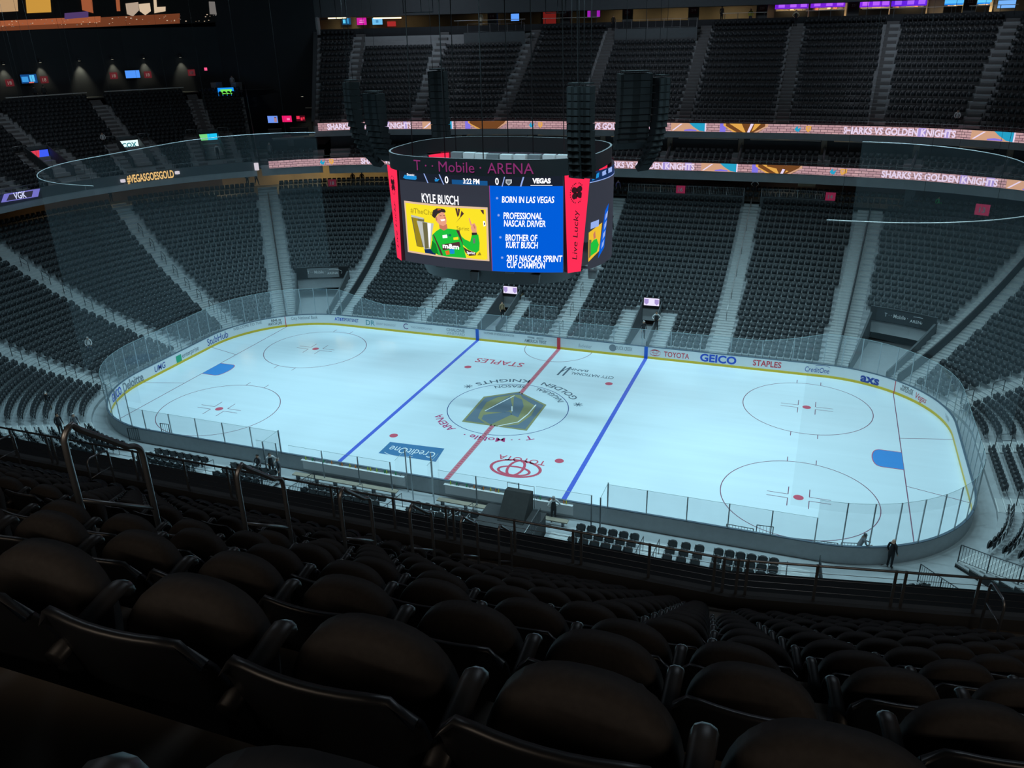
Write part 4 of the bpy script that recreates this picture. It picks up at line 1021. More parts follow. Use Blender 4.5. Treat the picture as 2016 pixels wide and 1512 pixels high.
# front picture: scoreboard strip
def jpoly(mb, pts, m, off): mb.poly([fpt(*J(*p), off) for p in pts], m)
def jtext(mb, t, L, R, hpx, m, off=.08, bold=.02, shear=0.0):
    a, c = J(*L), J(*R); dep = pix(fpt(*a))[2]; h = hpx*dep/F_PX/.97; z = (a[1]+c[1])/2
    text(mb, t, lambda u, v: fpt(u, v, off), m, h, u0=a[0], v0=z, width=c[0]-a[0], bold=bold, shear=shear)
z0 = J(985, 366)[1]
b = MB(); grid(b, lambda x, z: fpt(x, z, .012), -5.5, 5.5, z0, zt-.03, STRIP)
x0 = J(783, 350)[0]; grid(b, lambda x, z: fpt(x, z, .02), J(890, 360)[0], J(960, 360)[0], z0, z0+.28, led('led_strip_blue', (24, 84, 140)), 4)
for pts in (((834, 341), (836, 341), (844, 360), (842, 360)), ((864, 343), (866, 343), (875, 363), (873, 363)), ((993, 347), (995, 347), (990, 367), (988, 367)), ((1030, 347), (1033, 347), (1027, 367), (1024, 367))): jpoly(b, pts, PALEB, .04)
jtext(b, '0', (877, 360), (884, 360), 13, WHITE); jtext(b, '3:22 PM', (913, 361), (945, 362), 10, WHITE); jtext(b, '0', (976, 363), (983, 363), 13, WHITE); jtext(b, 'VEGAS', (1049, 360), (1085, 360), 9, WHITE, bold=.05)
jpoly(b, ((1045, 364), (1088, 364), (1088, 365.2), (1045, 365.2)), WHITE, .05)
jpoly(b, ((797, 344), (820, 346), (821, 352), (818, 354), (799, 352), (794, 350)), CYANL, .04); jtext(b, 'Sonic', (802, 345), (817, 346), 4, WHITE); jpoly(b, ((856, 353), (866, 352), (862, 357), (857, 357)), CYANL, .04); jpoly(b, ((857, 349), (861, 351), (859, 353)), PALEB, .05)
jpoly(b, ((996, 353), (1008, 353), (1008, 360), (1002, 365), (996, 360)), led('led_crest', (200, 205, 210)), .04); jpoly(b, ((998, 355), (1006, 355), (1006, 359), (1002, 363), (998, 359)), led('led_crest_grey', (110, 118, 124)), .06)
b.build('score_strip', jum)
b = MB(); jtext(b, 'KYLE BUSCH', (832, 398), (904, 402), 17, WHITE, bold=.018); b.build('lettering', jum)
# blue panel with text
b = MB(); xa, xb = J(967, 450)[0], J(1108, 450)[0]; grid(b, lambda x, z: fpt(x, z, .015), xa, 5.52, zb+.02, z0, LBLUE); grid(b, lambda x, z: fpt(x, z, .02), xa-.04, xa, zb+.02, z0, led('led_purple_edge', (150, 60, 120)), 2)
for t, L, R in (('BORN IN LAS VEGAS', (989, 399), (1092, 398)), ('PROFESSIONAL', (992, 431), (1068, 430)), ('NASCAR DRIVER', (993, 445.5), (1075, 445.5)), ('BROTHER OF', (996, 474), (1059, 473)), ('KURT BUSCH', (997, 488), (1060, 487.5)), ('2015 NASCAR SPRINT', (998, 514), (1108, 514)), ('CUP CHAMPION', (999, 527), (1074, 527))):
    jtext(b, t, L, R, 12.5, WHITE, bold=.018, shear=.12)
for px, py in ((979, 390), (982, 423.5), (985.5, 467), (989, 507)):
    for k in range(4):
        a0 = k*math.pi/4; d = (2.6*math.cos(a0), 2.6*math.sin(a0)); n = (-.4*math.sin(a0), .4*math.cos(a0))
        jpoly(b, ((px-d[0]-n[0], py-d[1]-n[1]), (px+d[0]-n[0], py+d[1]-n[1]), (px+d[0]+n[0], py+d[1]+n[1]), (px-d[0]+n[0], py-d[1]+n[1])), PALEB, .03+.004*k)
b.build('text_panel', jum, label='blue panel with white capitals')
# yellow photograph: driver in a green suit beside a silver cup
def Z(x, y): return 740+x/7.754, 390+y/7.754
b = MB(); A, B2, C2, D2 = [J(*Z(*p)) for p in ((412, 28), (1690, 148), (1752, 972), (525, 820))]
x0, x1 = (A[0]+D2[0])/2-.05, (B2[0]+C2[0])/2; zlo, zhi = (C2[1]+D2[1])/2, (A[1]+B2[1])/2
grid(b, lambda x, z: fpt(x, z, .015), x0, x1, zlo, zhi, PINKF); grid(b, lambda x, z: fpt(x, z, .03), x0+.12, x1-.12, zlo+.12, zhi-.12, YEL)
def zp(pts, m, off): jpoly(b, [Z(*p) for p in pts], m, off)
jtext(b, '#TheCha', Z(535, 215), Z(885, 265), 10, YELD, .05, .0); jtext(b, 'Sprint', Z(1240, 480), Z(1430, 500), 8, YELD, .05, 0)
zp(((1215, 155), (1245, 155), (1262, 250), (1250, 290)), BRN, .05); zp(((1255, 155), (1290, 165), (1275, 260), (1262, 285)), BRN, .05); zp(((1310, 190), (1350, 235), (1225, 375), (1290, 290)), BRN, .05)
zp(((540, 255), (740, 310), (770, 750), (630, 730)), SILD, .05); zp(((560, 262), (640, 280), (720, 750), (640, 735)), YELD, .06); zp(((545, 250), (735, 300), (735, 325), (548, 285)), SILV, .07)
zp(((630, 340), (890, 385), (860, 560), (835, 770), (745, 780)), SILV, .07); zp(((720, 360), (790, 372), (820, 760), (760, 770)), SILD, .09); zp(((800, 378), (850, 384), (838, 700), (822, 760)), WHITE, .10); zp(((750, 775), (850, 770), (930, 815), (920, 860), (760, 830)), NAVYL, .09)
# suit, arms
zp(((985, 465), (1110, 460), (1260, 480), (1310, 560), (1340, 720), (1390, 910), (1080, 885), (960, 860), (880, 800), (870, 560), (930, 500)), GRN, .10)
zp(((1300, 560), (1365, 620), (1450, 660), (1480, 540), (1575, 550), (1595, 680), (1590, 790), (1545, 830), (1420, 780), (1335, 700)), GRN, .12)
zp(((880, 540), (905, 560), (1010, 790), (1040, 870), (1005, 860), (960, 740)), BRN, .13); zp(((1235, 480), (1285, 485), (1335, 660), (1345, 720), (1310, 640)), BRN, .13)
zp(((870, 640), (930, 700), (965, 850), (890, 830), (850, 780)), GRND, .12)
zp(((1020, 700), (1290, 660), (1305, 740), (1035, 790)), BRN, .14); jtext(b, 'm&m', Z(1040, 775), Z(1285, 745), 9, WHITE, .17, .04)
zp(((1030, 560), (1100, 550), (1105, 600), (1035, 605)), WHITE, .14); zp(((1195, 595), (1270, 585), (1275, 625), (1200, 632)), YEL, .14); zp(((1070, 800), (1130, 790), (1140, 850), (1090, 860)), led('led_orange', (235, 110, 40)), .14); zp(((1140, 770), (1210, 765), (1215, 840), (1150, 845)), CYANL, .14); jtext(b, '18', Z(1110, 575), Z(1165, 570), 4, NAVYL, .15, .03)
zp(((1345, 735), (1415, 780), (1545, 830), (1540, 865), (1440, 875), (1380, 820)), BRN, .15); jtext(b, 'Sprint', Z(1405, 830), Z(1530, 855), 5, WHITE, .18, .02)
zp(((1475, 520), (1555, 515), (1562, 552), (1480, 560)), CAPL, .15); zp(((1495, 610), (1530, 605), (1532, 680), (1500, 685)), led('led_grey', (110, 120, 110)), .16)
# neck, head, cap, pointing hand
zp(((975, 390), (1095, 390), (1105, 460), (1050, 490), (985, 455)), SKIND, .12)
zp(((925, 290), (1000, 205), (1055, 205), (1085, 290), (1095, 340), (1085, 395), (1040, 420), (985, 395), (940, 350)), SKINL, .15)
zp(((1000, 320), (1070, 310), (1068, 335), (1020, 345)), WHITE, .17); zp(((1060, 265), (1090, 300), (1062, 310)), SKIND, .17); zp(((925, 290), (948, 280), (955, 330), (935, 340)), SKIND, .17)
for ex, ey in ((1005, 262), (1058, 258)): zp(((ex-14, ey-5), (ex+14, ey-7), (ex+14, ey+2), (ex-14, ey+4)), BRN, .17)
zp(((875, 260), (890, 180), (945, 148), (1010, 150), (1065, 160), (1085, 195), (1075, 215), (1020, 205), (960, 235), (920, 300), (895, 285)), CAPL, .18); zp(((960, 158), (1010, 155), (1012, 172), (962, 180)), led('led_cap_badge', (215, 90, 50)), .20)
zp(((1480, 390), (1520, 375), (1550, 430), (1550, 490), (1555, 520), (1490, 520), (1462, 450)), SKINL, .15); zp(((1430, 295), (1445, 300), (1482, 395), (1462, 420)), SKINL, .16); zp(((1500, 400), (1515, 395), (1535, 450), (1520, 460)), SKIND, .17)
zp(((1640, 350), (1672, 350), (1680, 420), (1650, 430)), WHITE, .05); zp(((1655, 370), (1672, 372), (1672, 405), (1656, 405)), NAVYL, .07); zp(((1600, 180), (1650, 180), (1655, 250), (1630, 230)), BRN, .05); zp(((1440, 885), (1600, 850), (1700, 940), (1480, 915)), YEL, .12); zp(((1560, 865), (1600, 815), (1625, 865)), YELD, .14)
b.build('picture_panel', jum, label='yellow picture of a racing driver in green, pointing up beside a silver cup')
# right face
b = MB()
def sp_(pts, m, off): b.poly([spt(*JR(*p), off) for p in pts], m)
ya, yb = JR(1160, 460)[0], JR(1186, 440)[0]
zs0, zs1 = JR(1160, 362)[1], JR(1160, 343)[1]
grid(b, lambda y, z: spt(y, z, .015), -2.85, 2.85, JR(1160, 358)[1], zt-.02, NAVYL); 
sp_(((1165, 346), (1178, 339), (1177, 348), (1164, 355)), CYANL, .06); sp_(((1184, 338), (1203, 328), (1203, 337), (1184, 346)), PALEB, .06); grid(b, lambda y, z: spt(y, z, .03), -2.85, 2.85, JR(1160, 358)[1]-.05, JR(1160, 358)[1], PALEB)
sp_(((1162, 436), (1178, 430), (1177, 443), (1161, 449)), PALEB, .05)
sp_(((1148, 456), (1184, 436), (1178, 493), (1141, 515)), led('led_yellow_side', (236, 190, 50)), .05)
sp_(((1151, 470), (1162, 470), (1163, 500), (1152, 508)), SILD, .08); sp_(((1165, 459), (1169, 452), (1170, 466), (1166, 469)), SKIND, .09); sp_(((1160, 478), (1166, 470), (1172, 468), (1174, 474), (1176, 480), (1172, 494), (1160, 503)), GRN, .10)
sp_(((1190, 413), (1197, 398), (1188, 486), (1176, 508)), LBLUE, .05)
for i in range(4): y0 = 420+i*19; sp_(((1190-i*2.5, y0), (1194.5-i*2.5, y0-8), (1193-i*2.5, y0+4), (1188.5-i*2.5, y0+12)), PALEB, .09)
b.build('side_picture', jum)
# sign band with the arena name
AX, AY = 7.15, 5.5
def ring(a, sx_=AX, sy_=AY, p=2.9): c, s_ = math.cos(a), math.sin(a); return (sx_*math.copysign(abs(c)**(2/p), c), sy_*math.copysign(abs(s_)**(2/p), s_))
RA = [2*math.pi*i/96 for i in range(97)]
b = MB(); zr0, zr1 = 18.0, 19.0
b.strip([(*ring(a), zr0) for a in RA], [(*ring(a), zr1) for a in RA], SCRB, True); b.strip([(*ring(a, AX-.12, AY-.12), zr1) for a in RA], [(*ring(a, AX-.12, AY-.12), zr0) for a in RA], SCRB, True)
b.strip([(*ring(a, AX-.5, AY-.5), zr0) for a in RA], [(*ring(a), zr0) for a in RA], SCRB); b.build('sign_band', jum)
b = MB(); b.strip([(*ring(a), zr1) for a in RA], [(*ring(a, AX-.12, AY-.12), zr1) for a in RA], mat('rim_grey', (.16, .17, .18), .5)); b.build('sign_rim', jum)
def bandf(u, v, off=.02): return (u, -AY*(1-min(1, abs(u/AX))**2.9)**(1/2.9)-off, v)
def BJ(px, py):
    y = -5.4
    for _ in range(8): p = aty(px, py, y); y = bandf(max(-7, min(7, p[0])), 0, 0)[1]
    return p[0], p[2]
b = MB(); a, c = BJ(816, 338), BJ(948, 340); text(b, 'T · · Mobile ·', bandf, TMAG, .66, u0=a[0], v0=18.18, width=c[0]-a[0], bold=.0)
a, c = BJ(960, 342), BJ(1051, 342); text(b, 'ARENA', bandf, TMAG, .66, u0=a[0], v0=18.18, width=c[0]-a[0], bold=.0); b.build('lettering', jum, label='magenta lettering')
# inside: equipment cabinets, light on them given as a faint glow; below: black base with small speakers
b = MB()
for i in range(9): b.box((-3.6+i*.95, .8+.25*math.cos(i*.8), 18.1), (.82, .5, .7), mat('cabinet_grey', (.42, .46, .47), .5, 0, .12) if i % 3 else mat('cabinet_dark', (.16, .18, .19), .5))
b.build('equipment_cabinets', jum)
b = MB(); b.strip([(*ring(a, 5.7, 4.2), zb) for a in RA], [(*ring(a, 5.3, 3.8), 10.85) for a in RA][::1], SCRB, True); b.poly([(*ring(a, 5.3, 3.8), 10.85) for a in RA[:-1]][::-1], SCRB); b.poly([(*ring(a, 6.6, 4.6), zb) for a in RA[:-1]][::-1], SCRB); b.build('base', jum)
SPK = mat('speaker_grey', (.20, .21, .22), .6)
for px, py in ((868, 541), (935, 552), (1050, 560), (1005, 541), (1085, 546), (1128, 543), (1160, 535), (1147, 555)):
    p = aty(px, py, -4.1); b = MB(); big = py > 549
    x = p[0]; y = -3.85*(1-min(.98, abs(x)/5.5)**2.9)**(1/2.9)-.2
    z = 11.3 if big else 11.75
    b.prism([(-.3, -.15, .3), (.3, -.15, .3), (.24, -.22, -.25), (-.24, -.22, -.25)] if big else [(-.3, -.3, .05), (.3, -.3, .05), (.3, -.3, -.05), (-.3, -.3, -.05)], (0, .3, 0), SPK); b.build('speaker_box', jum, loc=(x, y, z))
CABL = mat('cable_black', (.012, .012, .014), .6)
for x, y in ((-5.5, -2), (-4.4, 2.6), (-2.6, -3.2), (-.6, 3), (.2, -3.6), (1.4, 2.5), (3.9, 1.5), (5.6, -1)):
    b = MB(); b.tube([(x, y, 18.2), (x*.95, y*.95, 33)], .035, CABL, 5); b.build('hoist_cable', jum)
# ------------------------------------------------------------------ ribbons, concourses, suites, far walls
def bumpf(x, y):
    if abs(y) > SH and abs(x) <= SL: x0 = x
    elif abs(x) > SL and abs(y) > SH:
        dx, dy = abs(x)-SL, abs(y)-SH; x0 = math.copysign(SL+RC*dx/math.hypot(dx, dy), x)
    else: return 0.945
    return 1+0.055*(2*smooth(32, 14, abs(x0-3))-1)
def sdf(x, y):
    qx, qy = abs(x)-SL, abs(y)-SH
    return math.hypot(max(qx, 0), max(qy, 0))+min(max(qx, qy), 0)-RC
def at_d(px, py, d):
    """point where the sight line of a pixel meets the upright surface d behind the boards (far side and ends)"""
    dr = ray(px, py); lo = 20.0
    while lo < 260:
        X = CAM+dr*lo
        if (X[1] > -5 or X[0] < -25) and sdf(X[0], X[1]) > d*bumpf(X[0], X[1]): break
        lo += .5
    a, b_ = lo-.5, lo
    for _ in range(25):
        m = (a+b_)/2; X = CAM+dr*m
        if sdf(X[0], X[1]) > d*bumpf(X[0], X[1]): b_ = m
        else: a = m
    return CAM+dr*b_
def s_of(x, y):
    if abs(x) <= SL and y > 0: return x
    if abs(x) > SL and y > SH: an = math.atan2(abs(x)-SL, y-SH); return math.copysign(SL+RC*an, x)
    if abs(y) <= SH: return math.copysign(SL+QA+(SH-y), x)
    an = math.atan2(-(y+SH), abs(x)-SL); return math.copysign(SL+QA+LE+RC*an, x)
def ribbon_mat():
    m = bpy.data.materials.new('led_stone_ribbon'); m.use_nodes = True; nt = m.node_tree; b = nt.nodes['Principled BSDF']; uv = nt.nodes.new('ShaderNodeUVMap'); uv.uv_map = 'UVMap'
    mp = nt.nodes.new('ShaderNodeMapping'); mp.inputs['Scale'].default_value = (1, 1, 1); no = nt.nodes.new('ShaderNodeTexNoise'); no.inputs['Scale'].default_value = 1.4
    mxv = nt.nodes.new('ShaderNodeMix'); mxv.data_type = 'VECTOR'; mxv.inputs[0].default_value = .06
    br = nt.nodes.new('ShaderNodeTexBrick'); br.inputs['Scale'].default_value = 1.0; br.inputs['Brick Width'].default_value = .62; br.inputs['Row Height'].default_value = .23; br.inputs['Mortar Size'].default_value = .022; br.offset = .37
    br.inputs['Color1'].default_value = (*lin(206, 164, 168), 1); br.inputs['Color2'].default_value = (*lin(184, 142, 150), 1); br.inputs['Mortar'].default_value = (*lin(92, 66, 74), 1)
    nt.links.new(uv.outputs[0], mp.inputs[0]); nt.links.new(mp.outputs[0], no.inputs['Vector']); nt.links.new(mp.outputs[0], mxv.inputs[4]); nt.links.new(no.outputs['Color'], mxv.inputs[5]); nt.links.new(mxv.outputs[1], br.inputs['Vector'])
    nt.links.new(br.outputs['Color'], b.inputs['Emission Color']); b.inputs['Emission Strength'].default_value = .92; b.inputs['Base Color'].default_value = (.02, .02, .02, 1)
    return m
RIBM = ribbon_mat(); RTXT = led('led_ribbon_letter', (232, 214, 240), 1.0); RLIL = led('led_ribbon_lilac', (168, 150, 214)); RTAN = led('led_ribbon_tan', (206, 158, 128)); RTEAL = led('led_ribbon_teal', (36, 158, 196)); RGOLD = led('led_ribbon_gold', (226, 166, 78)); RBRN = led('led_ribbon_brown', (112, 68, 34)); RBRN2 = led('led_ribbon_brown_dark', (78, 46, 28)); RPUR = led('led_ribbon_violet', (128, 116, 226))
def ribbon(name, label, s0, s1, d, z0, z1, rz, ref_px, period=None, cen=()):
    e = empty(name, label, 'ribbon board', (*plan((s0+s1)/2, d)[0], z0)); o = np.array(e.location)
    S = srange(s0, s1, .5); P = np.array([plan(s, d)[0] for s in S]); L = np.concatenate([[0], np.cumsum(np.linalg.norm(np.diff(P, axis=0), axis=1))])
    me = bpy.data.meshes.new('display'); vs = [(*p, z0) for p in P]+[(*p, z1) for p in P]; n = len(P); me.from_pydata([tuple(np.array(v)-o) for v in vs], [], [(i, i+1, n+i+1, n+i) for i in range(n-1)])
    ul = me.uv_layers.new(name='UVMap'); co = [(l, z0) for l in L]+[(l, z1) for l in L]
    for lp in me.loops: ul.data[lp.index].uv = co[lp.vertex_index]
    me.materials.append(RIBM); ob = bpy.data.objects.new('display', me); COL.objects.link(ob); ob.parent = e
    b = MB(); A = [np.array((*plan(s, d+.3)[0], z0))-o for s in S]; B = [np.array((*plan(s, d)[0], z0))-o for s in S]; Ct = [np.array((*plan(s, d)[0], z1+.06))-o for s in S]; Dt = [np.array((*plan(s, d+.3)[0], z1+.06))-o for s in S]
    b.strip(A, B, BLACK); b.strip(Ct, Dt, BLACK); b.strip([np.array((*plan(s, d-.005)[0], z1))-o for s in S], [np.array((*plan(s, d-.005)[0], z1+.06))-o for s in S], BLACK); b.build('housing', e)
    b = MB(); b.tube([np.array((*plan(s, d+.15)[0], rz))-o for s in S], .03, RAIL, 5); b.build('guard_rail', e)
    b = MB()
    for l in np.arange(.5, L[-1], 1.9): s = np.interp(l, L, S); b.box(np.array((*plan(s, d+.15)[0], (z1+rz)/2))-o, (.04, .04, rz-z1), RAIL)
    b.build('rail_posts', e)
    f = lambda off: (lambda u, v: np.array((*plan(np.interp(u, L, S), d-off)[0], z0+v))-o)
    H = z1-z0
    def lp(px): X = at_d(px, 300 if d < 24 else 250, d); return float(np.interp(s_of(X[0], X[1]), S, L))
    refl = lp(ref_px[0]); per = period
    k0 = int(-refl//per)-1
    tw = ref_px[1]
    b = MB()
    def rect_(u0, u1, v0, v1, m, off): 
        n_ = max(1, int((u1-u0)/.6)); b.strip([f(off)(u0+(u1-u0)*i/n_, v0) for i in range(n_+1)], [f(off)(u0+(u1-u0)*i/n_, v1) for i in range(n_+1)], m)
    def pg(pts, m, off): b.poly([f(off)(u, v*H) for u, v in pts], m)
    for k in range(k0, int(L[-1]//per)+3):
        c = refl+k*per
        ins = lambda u0, u1: u0 > .05 and u1 < L[-1]-.05
        if ins(c-tw/2, c+tw/2):
            for u0, u1 in ((c+tw*.17, c+tw*.24), (c+tw*.40, c+tw*.47)): rect_(u0, u1, .02, H-.02, RLIL, .012)
            text(b, 'SHARKS VS GOLDEN KNIGHTS', f(.03), RTXT, H*.76, centre=c, v0=H*.12, width=tw, bold=.035)
        g = c-tw*1.47
        if ins(g-2.6, g+2.6):
            rect_(g-2.5, g-1.9, .01, H-.01, RPUR, .014); pg(((g-2.1, 1), (g+2.3, 1), (g+2.3, .7), (g+1.4, 0), (g-.95, 0), (g-2.1, .75)), RBRN, .016)
            pg(((g-2.15, 1), (g-1.9, 1), (g-1.9, .72), (g-.75, 0), (g-1.1, 0), (g-2.15, .75)), RGOLD, .02); pg(((g+2.05, 1), (g+2.35, 1), (g+2.35, .72), (g+1.3, 0), (g+.95, 0), (g+2.05, .72)), RTAN, .02)
            pg(((g-1.55, 1), (g-.3, 1), (g+.15, 0), (g-.1, 0)), RGOLD, .022); pg(((g+.6, 1), (g+.9, 1), (g+.55, 0), (g+.3, 0)), RTXT, .024); pg(((g+1.0, 1), (g+1.6, 1), (g+1.1, .35), (g+.75, .1)), RGOLD, .022)
        t = c-tw*1.97
        if ins(t-2.7, t+1.4):
            rect_(t-2.6, t+.9, .01, H-.01, RTAN, .014); pg(((t-.7, 1), (t+1.0, 1), (t+1.0, 0), (t+.4, .1), (t-.3, .6)), RTEAL, .018); pg(((t+.95, 1), (t+1.08, 1), (t+1.08, 0), (t+.95, 0)), RTXT, .02)
            pg(((t-2.5, .1), (t-1.6, .9), (t-1.4, .9), (t-2.3, .1)), RTXT, .02); pg(((t-1.2, .05), (t+.1, .05), (t+.1, .18), (t-.6, .3), (t-1.2, .18)), RPUR, .02)
        h = c-tw*.94
        if ins(h-1, h+1): pg(((h-.35, .45), (h-.1, .85), (h, .5), (h+.3, .7), (h+.1, .15), (h-.15, .2)), RTEAL, .02); pg(((h+.75, .85), (h+1.25, .85), (h+1.25, .4), (h+1.0, .12), (h+.75, .4)), RGOLD, .02); pg(((h+.85, .75), (h+1.15, .75), (h+1.0, .3)), RTAN, .024)
    b.build('graphics', e)
    return e
d_low = 22.3; zl0, zl1 = 12.12, 12.94
ribbon('lower_ribbon_board', 'long lit stone-pattern ribbon board below the suites', -27.3, 33.5, d_low, zl0, zl1, 13.2, (1857, 10.0), 28.0)
ribbon('upper_ribbon_board', 'long lit stone-pattern ribbon board under the far upper deck', -25.7, 33.5, 25.16, 15.72, 16.57, 16.95, (1771, 10.0), 28.6)
# lower concourse behind the far lower bowl
WARM = mat('warm_wall', (0.46, 0.38, 0.24), .8, var=.25, scale=.5); PURPLE = mat('concourse_dark', (0.05, 0.045, 0.06), .7, var=.3, scale=.4)
def wallstrip(name, s0, s1, d, z0, z1, m, st=1.0):
    b = MB(); S = srange(s0, s1, st); b.strip([(*plan(s, d)[0], z0) for s in S], [(*plan(s, d)[0], z1) for s in S], m, False); return struct(b.build(name))
def floorstrip(name, s0, s1, d0, d1, z, m, flip=False):
    b = MB(); S = srange(s0, s1, 1.0); A = [(*plan(s, d0)[0], z) for s in S]; B = [(*plan(s, d1)[0], z) for s in S]
    b.strip(*( (B, A) if flip else (A, B)), m); return struct(b.build(name))
DT = DL0+TL*28; ZC = low_z(28)
floorstrip('floor_concourse', -52, 36, DT-.05, 34, ZC, GREYW)
wallstrip('wall_concourse_left', -28.6, -22.8, 31.5, ZC, 12.3, WARM); wallstrip('wall_concourse_end', -52, -28.6, 31.5, ZC, 12.3, mat('dim_brown_wall', (.15, .11, .075), .8, var=.5, scale=.35)); wallstrip('wall_concourse_far', -22.8, 34, 31.5, ZC, 12.3, PURPLE); floorstrip('ceiling_concourse', -52, 34, d_low+.3, 34, 12.12, DARKW, True)  # dimness along the end wall put into a darker, patchy colour
for s0, s1, nm_ in ((-27.1, -23.6, 'left'), (0.2, 12.7, 'centre'), (14.3, 21.6, 'right'), (-22.4, -15.4, 'middle')):
    wallstrip('wall_bowl_top_'+nm_, s0, s1, DT-.08, low_z(27)+.0, ZC+.55, GREYW); wallstrip('wall_bowl_top_rear_'+nm_, s1, s0, DT+.02, low_z(27), ZC+.55, GREYW)
    S = srange(s0+.1, s1-.1, 1.9 if abs(s0) < 22 else .9)
    barrier({'left': 'bar railing on the wall above the left corner seats', 'centre': 'bar railing on the wall above the centre right seats', 'right': 'bar railing on the wall above the right seats', 'middle': 'bar railing on the wall left of the scoreboard'}[nm_], [(*plan(s, DT-.03)[0], ZC+.5) for s in S], .85, None, .16, RAIL)
def area2(x, y, z, w_, watts, col): return area('concourse_lamp', (x, y, z), (x, y-.01, z-5), w_, .6, watts, col, 170)
for px, wts in ((560, 60), (640, 90), (730, 60)): X = at_d(px, 330, 28.5); area2(X[0], X[1], 12.0, 2.5, wts, (1, .74, .38))
for px, wts in ((100, 25), (190, 30), (300, 25), (430, 45)): X = at_d(px, 370 if px < 250 else 350, 27); area2(X[0], X[1], 11.9, 2, wts, (1, .70, .38))
for px, wts in ((1000, 8), (1300, 10), (1560, 25), (1750, 10)): X = at_d(px, 350, 28.5); area2(X[0], X[1], 12.0, 2.5, wts, (1, .78, .5))
BEIGE = mat('column_beige', (.50, .42, .28), .7)
X = at_d(1590, 350, 26.0); b = MB(); b.box((X[0], X[1], (ZC+12.1)/2), (1.75, .8, 12.1-ZC), BEIGE); tag(b.build('column'), 'wide beige column in the concourse behind the right railing', 'column')
X = at_d(1795, 360, 25.2); b = MB(); b.box((X[0], X[1], (ZC+12.1)/2), (.9, .6, 12.1-ZC), GREYW); tag(b.build('column'), 'grey column in the concourse behind the right corner seats', 'column')
# section number boards
def number_board(px, py, d, txt, label, w_=.95, h=.8, col=(150, 44, 80)):
    X = at_d(px, py, d); n = plan(s_of(X[0], X[1]), d)[1]; tx = np.array([n[1], -n[0], 0]); e = empty('section_sign', label, 'sign', tuple(X)); N = np.array([n[0], n[1], 0])
    m = led('led_sign_%d_%d_%d' % col, col, .55); b = MB(); b.box((0, 0, 0), (w_, .06, h), m, ex=tx); b.build('panel', e)
    f = frame_fn(-N*.04, tx, (0, 0, 1)); b = MB(); text(b, txt, f, TMW, h*.5, centre=0, v0=-h*.25, bold=.02); b.build('lettering', e)
number_board(1340, 373, DT-.25, '16', 'magenta section sign 16 on the railing right of the scoreboard'); number_board(1635, 387, DT-.25, '14', 'magenta section sign 14 on the railing of the right stand'); number_board(654, 360, DT-.25, '18', 'dark red section sign 18 on the railing left of the scoreboard', col=(110, 36, 56))
number_board(1934, 413, DT-.6, '13', 'magenta section sign 13 on the grey wall at the right corner', 1.2, 1.0)
# suites between the two ribbons
SU0, SU1 = -25.4, 33.0
suz = lambda k, s=0: 12.35+.42*k
tiers('floor_suite_terrace', SU0, SU1, d_low+.35, .84, suz, 4, CONC)
COUNT = mat('suite_counter', (.34, .32, .29), .5); SUW = mat('suite_wall', (.045, .032, .026), .7, var=.4, scale=.7)
wallstrip('wall_suite_front', SU0, SU1, d_low+.35+.84*4, 13.6, 14.95, DARKW); wallstrip('wall_suite_back', SU0, SU1, 31.0, 13.4, 15.9, SUW); floorstrip('floor_suite', SU0, SU1, d_low+.35+3.36, 31, 14.0, SUW); floorstrip('ceiling_suite', SU0, SU1, 25.2, 31, 15.80, DARKW, True)
PIL = mat('pillar_taupe', (.20, .18, .14), .7); LAMPG = led('lamp_gold', (255, 206, 110), 1.6); TANB = led('suite_panel_lit', (176, 140, 92), .55)
pil_px = [905, 1045, 1188, 1320, 1460, 1624, 1808, 1996]; su_s = []
for i, px in enumerate(pil_px):
    X = at_d(px, 272, d_low+.35+3.4); s = s_of(X[0], X[1]); su_s.append(s); (x, y), n = plan(s, d_low+3.8); b = MB(); b.box((x, y, 14.1), (.55, .55, 3.6), PIL, ex=(n[1], -n[0])); tag(b.build('suite_pillar'), 'taupe pillar between suites, %s from the left' % ordn(i+1), 'column', 'pillars between the suites')
    (x, y), n = plan(s+.62, 27.0); e = empty('suite_lamp', 'golden pendant lamp in the suites, %s from the left' % ordn(i+1), 'lamp', (x, y, 15.1), 0, 'golden pendant lamps in the suites')
    b = MB(); k = 10; b.strip([(.34*math.cos(2*math.pi*j/k), .34*math.sin(2*math.pi*j/k), 0) for j in range(k+1)], [(.05*math.cos(2*math.pi*j/k), .05*math.sin(2*math.pi*j/k), .45) for j in range(k+1)], LAMPG, True); b.build('lamp_shade', e); b = MB(); b.tube([(0, 0, .45), (0, 0, .75)], .02, DSTEEL, 5); b.build('stem', e)
    (xa, ya), n = plan(s, d_low+.5); D = np.array(plan(s, d_low+3.6)[0])-np.array((xa, ya)); e = empty('suite_divider', 'grey divider wall stepping down the suite terrace, %s from the left' % ordn(i+1), 'partition', (xa, ya, 12.3), 0, 'divider walls of the suite terrace')
    b = MB(); b.prism([(0, 0, 0), (0, 0, .75), (D[0], D[1], 2.1), (D[0], D[1], 1.2)], (.22, 0, 0), GREYW); b.build('panel', e); b = MB(); b.tube([(.1, 0, .95), (D[0]+.1, D[1], 2.3)], .025, RAIL, 5); b.build('rail', e)
